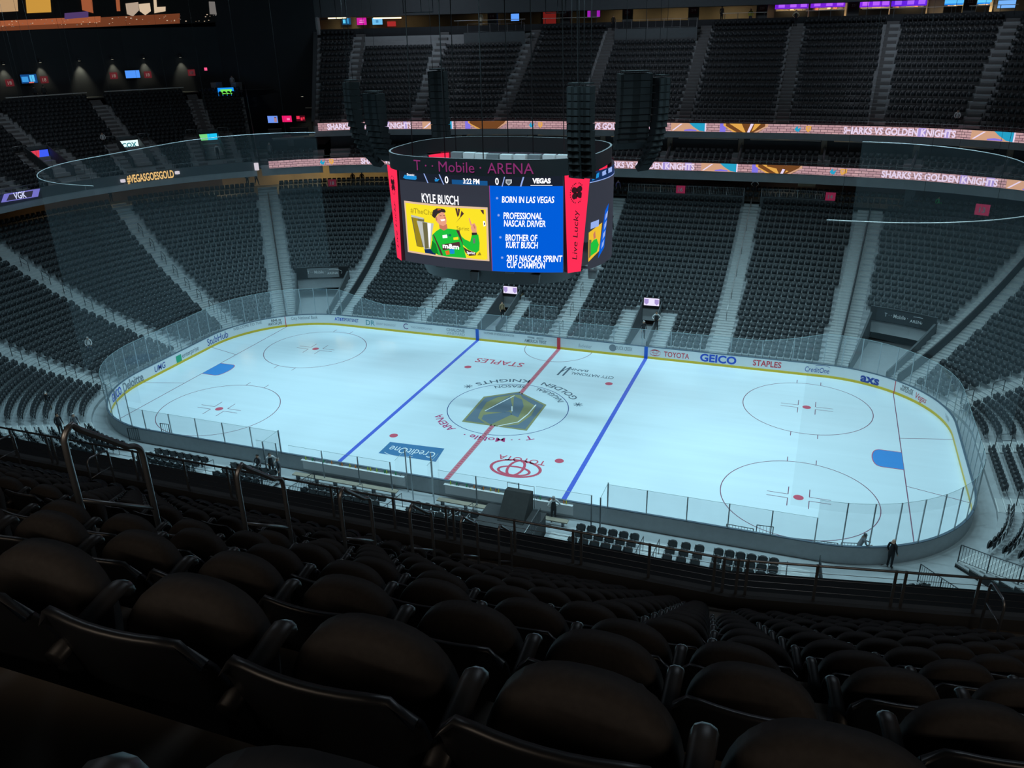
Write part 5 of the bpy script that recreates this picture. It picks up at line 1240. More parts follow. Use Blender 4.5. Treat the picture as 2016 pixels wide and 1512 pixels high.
for i, (a, c) in enumerate(zip(su_s[:-1], su_s[1:])):
    S = srange(a+.9, c-.35, 1.0); e = empty('suite_counter', 'pale counter ledge along the suite front, %s bay from the left' % ordn(i+1), 'counter', (*plan((a+c)/2, d_low+3.8)[0], 14.95), 0, 'counter ledges of the suites'); o = np.array(e.location); b = MB()
    b.strip([np.array((*plan(s, d_low+3.55)[0], 14.95))-o for s in S], [np.array((*plan(s, d_low+4.0)[0], 14.95))-o for s in S], COUNT); b.strip([np.array((*plan(s, d_low+3.55)[0], 14.87))-o for s in S], [np.array((*plan(s, d_low+3.55)[0], 14.95))-o for s in S], COUNT); b.build('ledge', e)
    b = MB(); b.strip([np.array((*plan(s, d_low+4.0)[0], 14.0))-o for s in S], [np.array((*plan(s, d_low+4.0)[0], 14.95))-o for s in S], DARKW); b.build('panel', e)
    for k, t in enumerate((.30, .62)):
        s = a+(c-a)*t; (x, y), n = plan(s, 29.5+k*.8); ee = empty('suite_tv', '%s tan-lit panel in the %s suite bay from the left' % (('left', 'right')[k], ordn(i+1)), 'panel', (x, y, 15.2), 0, 'tan lit panels inside the suites'); b = MB(); b.box((0, 0, 0), (1.25, .08, .8), TANB if (i+k) % 2 else mat('suite_panel', (.14, .09, .05), .6), ex=(n[1], -n[0])); b.build('panel', ee); b = MB(); b.box((0, .07, 0), (1.35, .05, .9), BLACK, ex=(n[1], -n[0])); b.build('frame', ee)
    X = plan((a+c)/2, 27.5)[0]; area('suite_lamp_light', (X[0], X[1], 15.7), (X[0], X[1], 13), 2.0, .4, 7, (1, .74, .42), 170)
for k in range(3):
    for a, c in zip([-25.0]+su_s, su_s+[33.0]):
        up_spots.extend([p[:5] for p in row_spots(a+.1, c, d_low+.35+.84*k+.4, suz(k), .62, .35, .3)])
# ------------------------------------------------------------------ top concourse of the far upper deck
ZT = up_z(16); DTU = DU0+TU*16
TAUPE = mat('top_wall_taupe', (.22, .18, .12), .8, var=.25, scale=.5)
floorstrip('floor_top_concourse', UP_S0, UP_S1, DTU, 47, ZT, GREYW); wallstrip('wall_top_concourse', UP_S0, UP_S1, 45.5, ZT, 31, TAUPE)
wallstrip('wall_top_parapet', UP_S0, UP_S1, DTU, up_z(15), ZT+.35, DARKW)
zbeam = aty(1100, 22, 13+DTU*1.055)[2]; b = MB(); S = srange(UP_S0, UP_S1, 1.0); BEAM = mat('beam_grey', (.085, .095, .105), .75, var=.1)
b.strip([(*plan(s, DTU-.3)[0], zbeam) for s in S], [(*plan(s, DTU-.3)[0], zbeam+3.2) for s in S], BEAM); b.strip([(*plan(s, DTU+3.5)[0], zbeam) for s in S], [(*plan(s, DTU-.3)[0], zbeam) for s in S], BEAM); struct(b.build('ceiling_beam'))
floorstrip('ceiling_top_concourse', UP_S0, UP_S1, DTU+3.4, 47, zbeam+.6, DARKW, True)
for px, wts in ((690, 45), (800, 12), (950, 14), (1100, 10), (1230, 55), (1330, 55), (1440, 60), (1560, 60), (1680, 70), (1800, 60), (1920, 50)): X = at_d(px, 30, 42.8); area('top_concourse_lamp', (X[0], X[1], zbeam+.3), (X[0], X[1]+.6, ZT), 2.6, .4, wts, (1, .80, .48), 160)
# viewing platforms with grey fronts
for nm_, a, c in (('left', -22.2, -16.0), ('centre', -5.0, 4.7)):
    wallstrip('wall_platform_'+nm_, a, c, DU0+TU*13, up_z(13), up_z(13)+1.45, mat('platform_grey', (.10, .115, .125), .7)); floorstrip('floor_platform_'+nm_, a, c, DU0+TU*13, DTU, up_z(13)+1.42, GREYW)
    barrier('long guard railing on the %s platform at the top of the far deck' % nm_, [(*plan(s, DU0+TU*13+.1)[0], up_z(13)+1.42) for s in srange(a+.1, c-.1, 2.2)], 1.0, None, 1.1, RAIL)
# drink rails along the back row
for i, (p, q) in enumerate(((895, 1034), (1068, 1180), (1422, 1508), (1585, 1660), (1695, 1880), (1905, 2000))):
    A, B = at_d(p, 52-(p-895)*.016, DTU-.1), at_d(q, 52-(q-895)*.016, DTU-.1); b = MB(); zz = ZT+.95; dv = B[:2]-A[:2]; L_ = np.linalg.norm(dv)
    e = empty('drink_rail', 'pale drink rail along the top row, %s from the left' % ordn(i+1), 'counter', ((A[0]+B[0])/2, (A[1]+B[1])/2, zz), 0, 'drink rails along the top row'); b.box((0, 0, 0), (L_, .35, .06), mat('drink_rail_white', (.55, .54, .50), .5), ex=dv); b.build('ledge', e)
    b = MB(); [b.box((dv[0]*t, dv[1]*t, -.5), (.06, .06, .95), DSTEEL) for t in (-.45, -.15, .15, .45)]; b.build('bracket', e)
def tv(px, py, wpx, hpx, d, rgb, label, k=1.0, deco=None, tilt=None):
    X = at_d(px, py, d); n = plan(s_of(X[0], X[1]), d)[1]; tx = np.array([n[1], -n[0], 0]); N = np.array([n[0], n[1], 0]); dep = pix(X)[2]; vu = abs(tx@RT)
    W, H = wpx*dep/F_PX/max(.4, vu), hpx*dep/F_PX/.93; e = empty('television', label, 'television', tuple(X))
    b = MB(); b.box(N*.03, (W+.12, .08, H+.12), BLACK, ex=tx); b.build('frame', e)
    f = frame_fn(-N*.02, tx, (0, 0, 1)); b = MB(); b.poly([f(-W/2, -H/2), f(W/2, -H/2), f(W/2, H/2), f(-W/2, H/2)], led('tv_%d_%d_%d' % rgb, rgb, k))
    if deco:
        f2 = frame_fn(-N*.03, tx, (0, 0, 1))
        for (u0, v0, u1, v1, c) in deco: b.poly([f2(u0*W/2, v0*H/2), f2(u1*W/2, v0*H/2), f2(u1*W/2, v1*H/2), f2(u0*W/2, v1*H/2)], led('tv_%d_%d_%d' % c, c))
    b.build('display', e); return e
DW = 44.8
tv(682, 42, 17, 11, DW, (16, 70, 110), 'television with pale figures, leftmost of three under the top left light tubes', deco=((-.9, -.6, -.2, .6, (90, 200, 240)), (.1, -.7, .5, .9, (60, 160, 220)))); tv(712, 42, 19, 12, DW, (205, 30, 160), 'magenta television under the top left light tubes', deco=((-.5, -.4, .5, -.1, (240, 130, 210)), (-.4, .2, .5, .4, (240, 130, 210)))); tv(743, 42, 20, 11, DW, (110, 190, 236), 'pale blue television under the top left light tubes', deco=((-.3, -.4, .2, .4, (70, 140, 190)),)); tv(1014, 34, 16, 12, DW, (96, 160, 255), 'bright blue television above the centre of the far upper deck')
tv(1169, 22, 24, 20, DW, (150, 30, 170), 'purple lit wall panel above the right centre aisle', deco=((-.5, -1, .5, .3, (40, 24, 44)),)); tv(1982, 8, 25, 13, DW-3, (120, 180, 250), 'pale blue television at the top right corner')
tv(1082, 36, 25, 22, DW, (130, 34, 30), 'dim red banner on the wall above the centre of the far deck', .6)  # cloth banner, no screen; its brightness is a glow in the colour
# light tubes
for i, (p, q) in enumerate(((646, 683), (735, 790))):
    A, B = at_d(p, 36, 42.3), at_d(q, 35, 42.3); e = empty('tube_light', 'warm white light tube under the top left ceiling, %s one' % ('left', 'right')[i], 'light', tuple((A+B)/2)); dv = (B-A)/2; b = MB(); b.tube([-dv, dv], .09, led('tube_white', (255, 236, 190), 2.2), 6); b.build('tube', e); b = MB(); b.box((0, 0, .16), (np.linalg.norm(dv)*2, .18, .12), GREYW, ex=dv); b.build('housing', e)
for px, py in ((609, 50), (771, 47)): X = at_d(px, py, DW); X = X; b = MB(); b.box(X, (.5, 1.5, .6), led('red_notice', (190, 50, 50), .7)); tag(b.build('red_sign'), 'small red notice on the wall %s the top left televisions' % ('left of', 'right of')[px > 700], 'sign')
# concession stands on the right
for i, (p, q, yy, col) in enumerate(((1526, 1592, 12, (110, 30, 200)), (1596, 1664, 9, (118, 34, 214)), (1693, 1752, 8, (124, 36, 226)), (1755, 1825, 6, (96, 30, 220)), (1860, 1897, 4, (30, 130, 230)), (1921, 1950, 2, (36, 140, 236)))):
    A, B = at_d(p, yy, 43.2), at_d(q, yy-2, 43.2); mid = (A+B)/2; dv = (B-A)[:2]; L_ = np.linalg.norm(dv); t = dv/L_; n = np.array([-t[1], t[0]])
    e = empty('concession_stand', 'lit concession stand under a %s menu board, %s from the left at the top right' % ('blue' if i > 3 else 'violet', ordn(i+1)), 'kiosk', (mid[0], mid[1], ZT), 0, 'concession stands of the top concourse'); R3 = lambda u, w_, z: np.array([t[0]*u+n[0]*w_, t[1]*u+n[1]*w_, z])
    zz = mid[2]-ZT; b = MB(); b.prism([R3(-L_/2, 0, zz-.35), R3(L_/2, 0, zz-.35), R3(L_/2, 0, zz+.45), R3(-L_/2, 0, zz+.45)], R3(0, .1, 0), led('menu_%d' % i, col)); b.build('menu_board', e)
    b = MB()
    for u in (-.3, .05, .36): f = frame_fn(R3(L_*u, -.03, zz), R3(1, 0, 0), (0, 0, 1)); b.poly([f(-.35, -.2), f(.35, -.2), f(.35, .25), f(-.35, .25)], led('menu_pale_%d' % i, tuple(min(255, c+60) for c in col)))
    b.build('menu_panel', e); b = MB(); b.prism([R3(-L_/2, -.2, 0), R3(L_/2, -.2, 0), R3(L_/2, -.2, 1.05), R3(-L_/2, -.2, 1.05)], R3(0, .5, 0), mat('counter_dark', (.05, .045, .04), .5)); b.build('counter', e)
    b = MB(); b.prism([R3(-L_/2, 2.0, 0), R3(L_/2, 2.0, 0), R3(L_/2, 2.0, zz+.4), R3(-L_/2, 2.0, zz+.4)], R3(0, .08, 0), mat('kiosk_cream', (.80, .62, .34), .7, emit=0)); b.build('back_wall', e)
    b = MB(); rnd = random.Random(i)
    for k in range(5): b.box(R3((k-2)*L_/5.5, 1.5, 1.1+rnd.random()*.5), (L_/9, .3, .3+.3*rnd.random()), mat(('kiosk_item_a', 'kiosk_item_b', 'kiosk_item_c')[k % 3], ((.5, .16, .05), (.10, .07, .05), (.55, .45, .25))[k % 3], .5), ex=t)
    b.build('back_shelf', e); area('kiosk_lamp', tuple(np.array(e.location)+R3(0, .9, zz-.45)), tuple(np.array(e.location)+R3(0, 1.4, .5)), L_*.8, .3, 26, (1, .82, .55), 170)
for i, (px, txt) in enumerate(((1113, '221'), (1236, '220'), (1366, '219'), (1500, '220'), (1679, '221'), (1907, '222'), (970, '218'))):
    X = at_d(px, 26, 42.5); n = plan(s_of(X[0], X[1]), 42.5)[1]; tx = np.array([n[1], -n[0], 0]); e = empty('pier_sign', 'grey pier with section board, %s' % ('right of the red banner', 'right of the purple panel', 'left of the long taupe wall', 'left of the violet menu boards', 'between the violet menu boards', 'between the blue menu boards', 'left of the centre blue television')[i], 'column', (X[0], X[1], ZT))
    b = MB(); b.box((0, 0, 1.25), (1.25, .5, 2.5), GREYW, ex=tx); b.build('pier', e); N = np.array([n[0], n[1], 0]); f = frame_fn(-N*.27+np.array([0, 0, 1.4]), tx, (0, 0, 1)); b = MB(); b.poly([f(-.42, -.35), f(.42, -.35), f(.42, .4), f(-.42, .4)], mat('board_maroon', (.16, .05, .07), .6)); text(b, txt, frame_fn(-N*.28+np.array([0, 0, 1.4]), tx, (0, 0, 1)), TMW, .26, centre=0, v0=-.1); b.build('panel', e)
b = MB(); X = [plan(UP_S0, d)[0] for d in (DU0-.3, 38, 46)]; zs = (16.0, up_z(15)+.5, 31)
A = [plan(UP_S0-.04, DU0-.3+(DTU+.3-DU0)*i/8)[0] for i in range(9)]; B = [plan(UP_S0+.04, DU0-.3+(DTU+.3-DU0)*i/8)[0] for i in range(9)]; ZL = [up_z(i*2)-.6 for i in range(9)]; ZH = [up_z(i*2)+.55 for i in range(9)]
b.strip([(*p, z) for p, z in zip(A, ZL)], [(*p, z) for p, z in zip(A, ZH)], GREYW); b.strip([(*p, z) for p, z in zip(B, ZH)], [(*p, z) for p, z in zip(B, ZL)], GREYW); b.strip([(*p, z) for p, z in zip(A, ZH)], [(*p, z) for p, z in zip(B, ZH)], GREYW); struct(b.build('wall_upper_deck_end'))
X = at_d(623, 48, DTU); b = MB(); b.box((X[0], X[1], ZT+.75), (.75, .5, 2.1), mat('white_pier', (.5, .5, .52), .6)); tag(b.build('pier'), 'pale pier at the left end of the far upper deck', 'column')
# ------------------------------------------------------------------ end deck on the left
def fascia(name, s0, s1, d, z0, z1, m):
    b = MB(); S = srange(s0, s1, .6)
    b.strip([(*plan(s, d)[0], z0) for s in S], [(*plan(s, d)[0], z1) for s in S], m); b.strip([(*plan(s, d)[0], z1) for s in S], [(*plan(s, d+.25)[0], z1) for s in S], m); b.strip([(*plan(s, d+.25)[0], z1) for s in S], [(*plan(s, d+.25)[0], z0) for s in S], m); b.strip([(*plan(s, d+8)[0], z0) for s in S], [(*plan(s, d)[0], z0) for s in S], DARKW)
    return struct(b.build(name))
fascia('wall_end_fascia', -52, -27.62, 22.28, 12.0, 12.98, GREYW)
e = empty('end_deck_railing', 'thin steel guard railing along the front of the left end deck', 'railing', (*plan(-35, 22.4)[0], 12.98)); o = np.array(e.location); S = srange(-52, -27.7, .5)
b = MB(); b.tube([np.array((*plan(s, 22.4)[0], 13.42))-o for s in S], .03, RAIL, 5); b.build('top_rail', e)
b = MB(); [b.box(np.array((*plan(s, 22.4)[0], 13.2))-o, (.04, .04, .46), RAIL) for s in S]; b.build('posts', e)
AMB = led('led_amber', (244, 196, 122), 1.0)
e = empty('fascia_sign', 'amber lit hashtag lettering on the grey front of the left end deck', 'sign', tuple(at_d(296, 347, 22.2))); o = np.array(e.location)
A, B = at_d(250, 354, 22.2), at_d(342, 343, 22.2); sa, sb = s_of(A[0], A[1]), s_of(B[0], B[1]); Ls = (sb-sa)*4.2
b = MB(); text(b, '#VEGASGOESGOLD', lambda u, v: np.array((*plan(sa+(sb-sa)*u, 22.2)[0], v))-o, AMB, .82, u0=0, v0=12.08, width=1.0, bold=.02); b.build('lettering', e)
for i, (px, py) in enumerate(((242, 356), (349, 340), (505, 328))):
    X = at_d(px, py, 22.1); b = MB(); b.box(X, (.35, .35, .3 if i < 2 else .8), led('fascia_white', (225, 215, 225), .9)); tag(b.build('fascia_light'), ('small white light left of the amber hashtag lettering', 'small white light right of the amber hashtag lettering', 'white lit square at the right end of the left deck front')[i], 'light')
e = empty('fascia_screen', 'slanted violet screen with three letters at the left edge', 'screen', tuple(at_d(40, 383, 22.0))); o = np.array(e.location); n = plan(-35, 22)[1]
Q = [at_d(*p, 22.0)-o for p in ((2, 399), (75, 387), (79, 371), (8, 382))]; b = MB(); b.poly(Q, led('vgk_violet', (120, 118, 205), .9)); b.build('panel', e)
nn = np.array([.8, -.3, 0])*.06; b = MB(); b.poly([q+nn for q in [at_d(*p, 22.0)-o for p in ((12, 395.5), (62, 387.5), (65, 375), (18, 383))]], led('vgk_dark', (50, 50, 66), .9)); eu = (Q[1]-Q[0]); eu /= np.linalg.norm(eu); Lq = np.linalg.norm(Q[1]-Q[0])
text(b, 'VGK', lambda u, v: Q[0]+eu*u+np.array([0, 0, v])+nn*1.5, led('vgk_letter', (214, 220, 255)), .62, centre=Lq*.52, v0=.12, width=1.3, bold=.02); b.build('lettering', e)
LE_AISLES = [(-28.85, .6), (-30.95, .6), (-33.15, .6), (-35.3, .6), (-37.5, .6)]
LE_VOM = [(-28.85, 4, 7), (-30.95, 4, 7), (-33.25, 4, 7)]
for s, hw in LE_AISLES:
    aisle('floor_end_aisle', s, hw, DLD, TU, lambda k, s=0: le_z(k), 20, STEPD, 8)
    for off in (-.42, .42): aisle('floor_end_aisle', s+off, .45, DLD, TU, lambda k, s=0: le_z(k), 9, STEPD, 0)
SCN = [((30, 190, 235), (120, 214, 130), 'pale green and blue'), ((225, 246, 246), (20, 120, 130), 'white and teal'), ((60, 90, 235), (220, 60, 80), 'red and blue')]
for i, (s, k0, k1) in enumerate(LE_VOM):
    d1 = DLD+TU*8; (x, y), n = plan(s, d1-.6); tx = np.array([n[1], -n[0], 0]); N = np.array([n[0], n[1], 0]); z = le_z(8)
    b = MB(); w2 = 1.05
    for q in (-1, 1):
        A = np.array((x, y, 0))+tx*q*w2; B_ = A-N*4.2; b.quad((*A[:2], le_z(2)), (*B_[:2], le_z(2)), (*B_[:2], le_z(3)+.7), (*A[:2], z+.7), GREYW)
        A2, B2_ = A+tx*q*.12, B_+tx*q*.12; b.quad((*A2[:2], le_z(2)), (*B2_[:2], le_z(2)), (*B2_[:2], le_z(3)+.7), (*A2[:2], z+.7), GREYW); b.quad((*A[:2], z+.7), (*B_[:2], le_z(3)+.7), (*B2_[:2], le_z(3)+.7), (*A2[:2], z+.7), GREYW)
    A, B_ = np.array((x, y, 0))-tx*w2, np.array((x, y, 0))+tx*w2; b.quad((*A[:2], le_z(2)), (*B_[:2], le_z(2)), (*B_[:2], z-.35), (*A[:2], z-.35), mat('vom_brown', (.13, .095, .06), .8)); b.quad((*A[:2], z-.35), (*B_[:2], z-.35), (*B_[:2], z+.75), (*A[:2], z+.75), GREYW)
    A3, B3 = A-N*4.2, B_-N*4.2; b.quad((*A3[:2], le_z(2)+.05), (*B3[:2], le_z(2)+.05), (*B_[:2], le_z(2)+.05), (*A[:2], le_z(2)+.05), mat('vom_floor', (.10, .08, .055), .8)); struct(b.build('wall_end_vomitory'))
    c1, c2, nm_ = SCN[i]; X = np.array((x, y, z-.15))-N*.12; e = empty('vomitory_screen', '%s screen above the %s vomitory of the left end deck' % (nm_, ('right', 'middle', 'left')[i]), 'screen', tuple(X))
    b = MB(); b.box((0, 0, 0), (2.1, .1, 1.1), BLACK, ex=tx); b.build('frame', e); f = frame_fn(-N*.07, tx, (0, 0, 1)); b = MB(); b.poly([f(-.98, -.48), f(.98, -.48), f(.98, .48), f(-.98, .48)], led('es_a%d' % i, c1, 1.1)); f = frame_fn(-N*.09, tx, (0, 0, 1))
    if i == 1: text(b, 'COX', f, led('es_b1', c2), .5, centre=0, v0=-.25, bold=.03)
    else: b.poly([f(-.98, -.48), f(-.1, -.48), f(.1 if i == 2 else -.1, .48), f(-.98, .48)], led('es_b%d' % i, c2))
    b.build('display', e)
    for q, nm2 in ((-1, 'left'), (1, 'right')):
        for kk, hh, w3 in ((7.6, 1.05, 'upper'), (2.4, .95, 'lower')):
            (xa, ya), _ = plan(s, DLD+TU*kk); c = np.array((xa, ya, le_z(kk)))+tx*q*1.75; e = empty('loop_rail', '%s %s loop rail beside the %s vomitory of the end deck' % (w3, nm2, ('right', 'middle', 'left')[i]), 'railing', tuple(c)); b = MB(); b.tube([-tx*.6, -tx*.6+np.array([0, 0, hh*.9]), -tx*.5+np.array([0, 0, hh]), tx*.5+np.array([0, 0, hh]), tx*.6+np.array([0, 0, hh*.9]), tx*.6], .03, RAIL, 5); b.build('loop', e)
def le_sections(k):
    A = [(s, .62) for s, _ in LE_AISLES] if k >= 8 else [(s, 2.4) for s, _ in LE_AISLES]
    return sections(LE_S0, LE_S1, A)
for k in range(20):
    for sa, sb, ma, mb_ in le_sections(k): up_spots += [p[:5] for p in row_spots(sa, sb, DLD+TU*k+.38, le_z(k), .50, ma+.1, mb_+.1) if inframe(p[:3])]
ZLT = le_z(20); DLT = DLD+TU*20
floorstrip('floor_end_top', -52, -27.0, DLT, 43.3, ZLT, GREYW); wallstrip('wall_end_back', -52, -27.0, 43.0, ZLT, 27.3, DARKW)
for i, (p, q) in enumerate((((10, 192), (170, 183)), ((205, 179), (361, 173)))):
    A, B = at_d(*p, DLT+.3), at_d(*q, DLT+.3); dv = B-A; zz = (A[2]+B[2])/2; e = empty('drink_rail', 'long pale drink rail at the back of the left end deck, %s one' % ('left', 'right')[i], 'counter', (*((A+B)/2)[:2], zz), 0, 'drink rails of the left end deck'); L_ = np.linalg.norm(dv[:2]); b = MB(); b.box((0, 0, 0), (L_, .4, .10), mat('drink_rail_pale', (.62, .62, .60), .5), ex=dv[:2]); b.build('ledge', e); b = MB(); [b.box((dv[0]*t, dv[1]*t, -(zz-ZLT)/2), (.08, .08, zz-ZLT), DSTEEL) for t in (-.45, -.15, .15, .45)]; b.build('bracket', e)  # ledge in one plain pale colour
for i, (px, py) in enumerate(((7, 127), (79, 123), (156, 120), (221, 117), (283, 115), (355, 113), (595, 190))):
    X = at_d(px, py, 42.4 if i < 6 else 36.5); n = plan(s_of(X[0], X[1]), 42)[1]; e = empty('wall_downlight', 'small downlight washing the dark wall, %s from the left' % ordn(i+1), 'lamp', tuple(X), 0, 'wall downlights'); b = MB(); b.tube([(0, 0, 0), (0, 0, .3)], .18, DSTEEL, 8); b.build('housing', e); b = MB(); b.poly([(.15*math.cos(t*math.pi/4), .15*math.sin(t*math.pi/4), -.01) for t in range(8)][::-1], led('downlight', (250, 244, 214), 2.5)); b.build('lens', e)
    l = bpy.data.lights.new('downlight', 'SPOT'); l.energy = 420 if i in (2,) else 260; l.color = (1, .90, .62); l.spot_size = math.radians(62); l.spot_blend = .9; l.shadow_soft_size = .1; ol = bpy.data.objects.new('downlight', l); COL.objects.link(ol); ol.location = X+np.array([0, 0, -.05]); D = Vector((n[0]*.25, n[1]*.25, -1)); ol.rotation_euler = D.to_track_quat('-Z', 'Y').to_euler()
for px, py in ((19, 163), (87, 157), (224, 149), (291, 147), (377, 143)): number_board(px, py, 42.6, '18', 'dim red board on the end wall, %s' % {19: 'far left edge', 87: 'right of the left blue television', 224: 'left of the right blue television', 291: 'right of the right blue television', 377: 'right of the last downlight'}[px], .85, .75, (120, 40, 48))
tv(57, 155, 20, 15, 42.4, (20, 70, 130), 'television with blue and white picture on the far left of the end wall', deco=((-.9, -.7, -.1, .5, (60, 150, 220)), (.1, -.7, .7, .8, (90, 190, 240)), (-.1, -1, .5, -.75, (220, 110, 100)))); tv(261, 146, 22, 13, 42.4, (80, 150, 250), 'plain bright blue television on the dark end wall'); tv(405, 136, 5, 5, 42.4, (250, 90, 140), 'tiny pink exit light on the dark end wall')
# corner wall and lounge between the end deck and the far upper deck
PA = at_d(432, 100, 42.9); PB = np.array([*plan(-25.82, 38.5)[0], 0]); wn = np.array([-(PB-PA)[1], (PB-PA)[0], 0]); wn /= np.linalg.norm(wn); 
b = MB(); b.quad((PA[0], PA[1], 13), (PB[0], PB[1], 13), (PB[0], PB[1], 33), (PA[0], PA[1], 33), DARKW); struct(b.build('wall_corner'))
if wn@(CAM-PA) < 0: wn = -wn
def at_wall(px, py, off=.12): d = ray(px, py); t = ((PA+wn*off-CAM)@wn)/(d@wn); return CAM+d*t
wt = np.array([-wn[1], wn[0], 0]); wt = wt if wt@RT > 0 else -wt
def wall_tv(px, py, wpx, hpx, rgb, label, deco=()):
    X = at_wall(px, py); dep = pix(X)[2]; W, H = wpx*dep/F_PX/(wt@RT), hpx*dep/F_PX/.93; e = empty('television', label, 'television', tuple(X)); b = MB(); b.box(-wn*.04, (W+.15, .08, H+.15), BLACK, ex=wt); b.build('frame', e); f = frame_fn(wn*.02, wt, (0, 0, 1)); b = MB(); b.poly([f(-W/2, -H/2), f(W/2, -H/2), f(W/2, H/2), f(-W/2, H/2)], led('tv_%d_%d_%d' % rgb, rgb)); f = frame_fn(wn*.04, wt, (0, 0, 1))
    for u0, v0, u1, v1, c in deco: b.poly([f(u0*W/2, v0*H/2), f(u1*W/2, v0*H/2), f(u1*W/2, v1*H/2), f(u0*W/2, v1*H/2)], led('tv_%d_%d_%d' % c, c))
    b.build('display', e)
wall_tv(537, 235, 20, 12, (110, 150, 240), 'pale blue television with a face, left of three on the corner wall', ((.3, -.8, .8, .6, (170, 130, 140)), (.35, .4, .75, .7, (60, 50, 70)))); wall_tv(565, 234, 19, 11, (240, 30, 110), 'bright pink television, middle of three on the corner wall', ((.0, -.4, .6, .2, (250, 130, 180)),)); wall_tv(592, 233, 18, 10, (70, 8, 24), 'dark red television, right of three on the corner wall', ((-.9, -.2, -.2, .8, (235, 50, 80)), (.0, -.7, .4, .3, (235, 50, 80)), (.5, -.4, .9, .5, (200, 40, 60))))
X = at_wall(609, 212, .3); b = MB(); b.box((0, 0, 0), (1.0, .3, .12), mat('pale_shelf', (.6, .58, .5), .5), ex=wt); tag(b.build('wall_shelf', None, tuple(X)), 'short pale ledge on the lit part of the corner wall', 'shelf')
lz = lambda k, s=0: 12.5+.5*k
tiers('floor_corner_lounge', -27.55, -25.6, 22.6, 1.3, lz, 3, CONC); floorstrip('floor_lounge', -27.6, -25.6, 26.4, 42, 14.05, GREYW)
for k in range(2): up_spots += [p[:5] for p in row_spots(-27.45, -25.75, 22.6+1.3*k+.6, lz(k), .58, .3, .3)]
wallstrip('wall_lounge_front', -27.5, -25.8, 26.4, 13.5, 14.75, DARKW)
for i, (px, py, wd) in enumerate(((568, 271, 3.8), (541, 254, 1.6), (589, 251, 2.2))):
    X = at_d(px, py, 26.6 if i == 0 else 31); n = plan(-26.6, 30)[1]; tx = np.array([n[1], -n[0], 0]); e = empty('lounge_counter', ('long pale counter behind the corner lounge seats', 'grey bar counter under the corner televisions at left', 'narrow shelf under the corner televisions at right')[i], 'counter', (X[0], X[1], X[2])); b = MB(); b.box((0, 0, 0), (wd, .5, .07), COUNT, ex=tx); b.build('top', e); b = MB(); b.box((0, 0, -.5), (wd*.96, .4, .95), GREYW, ex=tx); b.build('front', e)
X = at_d(484, 0+258, 30); b = MB(); P = [np.array([*plan(-27.62, DLD+TU*k)[0], le_z(k)+.35]) for k in range(0, 21, 2)]; Q = [p+np.array([0, 0, .55]) for p in P]; b.strip(P, Q, GREYW); b.strip([p-np.array([0, 0, 1.2]) for p in P], P, GREYW); struct(b.build('wall_end_deck_side'))
e = empty('end_deck_handrail', 'pale sloping handrail along the right side of the left end deck', 'handrail', tuple(Q[0])); b = MB(); b.tube([q-Q[0]+np.array([0, 0, .1]) for q in Q], .05, RAIL, 5); b.build('rail', e)
b = MB(); S_ = [plan(-27.45, 22.6+.7*k)[0] for k in range(7)]
for k in range(6):
    a, c = np.array(S_[k]), np.array(S_[k+1]); t = np.array(plan(-27.45, 23)[1]); t = np.array([t[1], -t[0]])*.9; z = 12.5+.27*k
    b.quad((*(a-t), z), (*(a+t), z), (*(c+t), z), (*(c-t), z), STEPD); b.quad((*(a-t), z-.27), (*(a+t), z-.27), (*(a+t), z), (*(a-t), z), STEPD)
struct(b.build('floor_lounge_steps'))
X = at_d(445, 181, 37.9); n = plan(-28.2, 40)[1]; tx = np.array([n[1], -n[0], 0]); N = np.array([n[0], n[1], 0]); e = empty('vomitory_screen', 'bright blue screen with a green field at the top right of the left end deck', 'screen', tuple(X)); b = MB(); b.box((0, 0, 0), (1.9, .1, 1.0), led('gs_blue', (24, 140, 240), 1.1), ex=tx); b.build('frame', e); f = frame_fn(-N*.07, tx, (0, 0, 1)); b = MB(); b.poly([f(-.65, -.32), f(.72, -.32), f(.72, .32), f(-.65, .32)], led('gs_green', (120, 236, 90), 1.0)); b.build('display', e)
for px, nm_ in ((427, 'left'), (466, 'right')): X = at_d(px, 172, 40.3); b = MB(); b.box(X, (.8, 1.2, 1.2), mat('pale_block', (.30, .32, .33), .6)); tag(b.build('low_wall'), 'short grey wall %s of the green screen at the top of the end deck' % nm_, 'wall')
# ------------------------------------------------------------------ lit city mural above the end wall
MU = [led('mural_%d' % i, c, .85) for i, c in enumerate(((196, 158, 116), (214, 158, 66), (168, 92, 58), (84, 62, 112), (190, 168, 148), (120, 116, 112), (116, 62, 38), (58, 34, 26), (226, 200, 170)))]
e = empty('city_mural', 'long lit night city picture above the dark left end wall', 'mural', tuple(at_d(250, 30, 42.8))); o = np.array(e.location)
mp_ = lambda px, py, off: at_d(px, py, 42.85-off)-o
b = MB(); S = [-10+i*10 for i in range(63)]; lo_ = [62-.042*max(0, p) for p in S]; b.strip([mp_(p, y, 0) for p, y in zip(S, lo_)], [mp_(p, -60, 0) for p in S], mat('mural_night', (.012, .010, .010), .7)); b.build('panel', e)
def mpol(pts, i, off=.1): b.poly([mp_(*p, off) for p in pts], MU[i])
b = MB(); nb = [mp_(p, 61-.042*max(0, p), .05) for p in range(-6, 361, 12)]; nt_ = [mp_(p, 44-.05*max(0, p), .05) for p in range(-6, 361, 12)]; b.strip(nb, nt_, MU[6]); nb2 = [mp_(p, 52-.04*max(0, p), .08) for p in range(-6, 200, 12)]; nt2 = [mp_(p, 41-.045*max(0, p), .08) for p in range(-6, 200, 12)]; b.strip(nb2, nt2, MU[2]); b.build('street_glow', e)
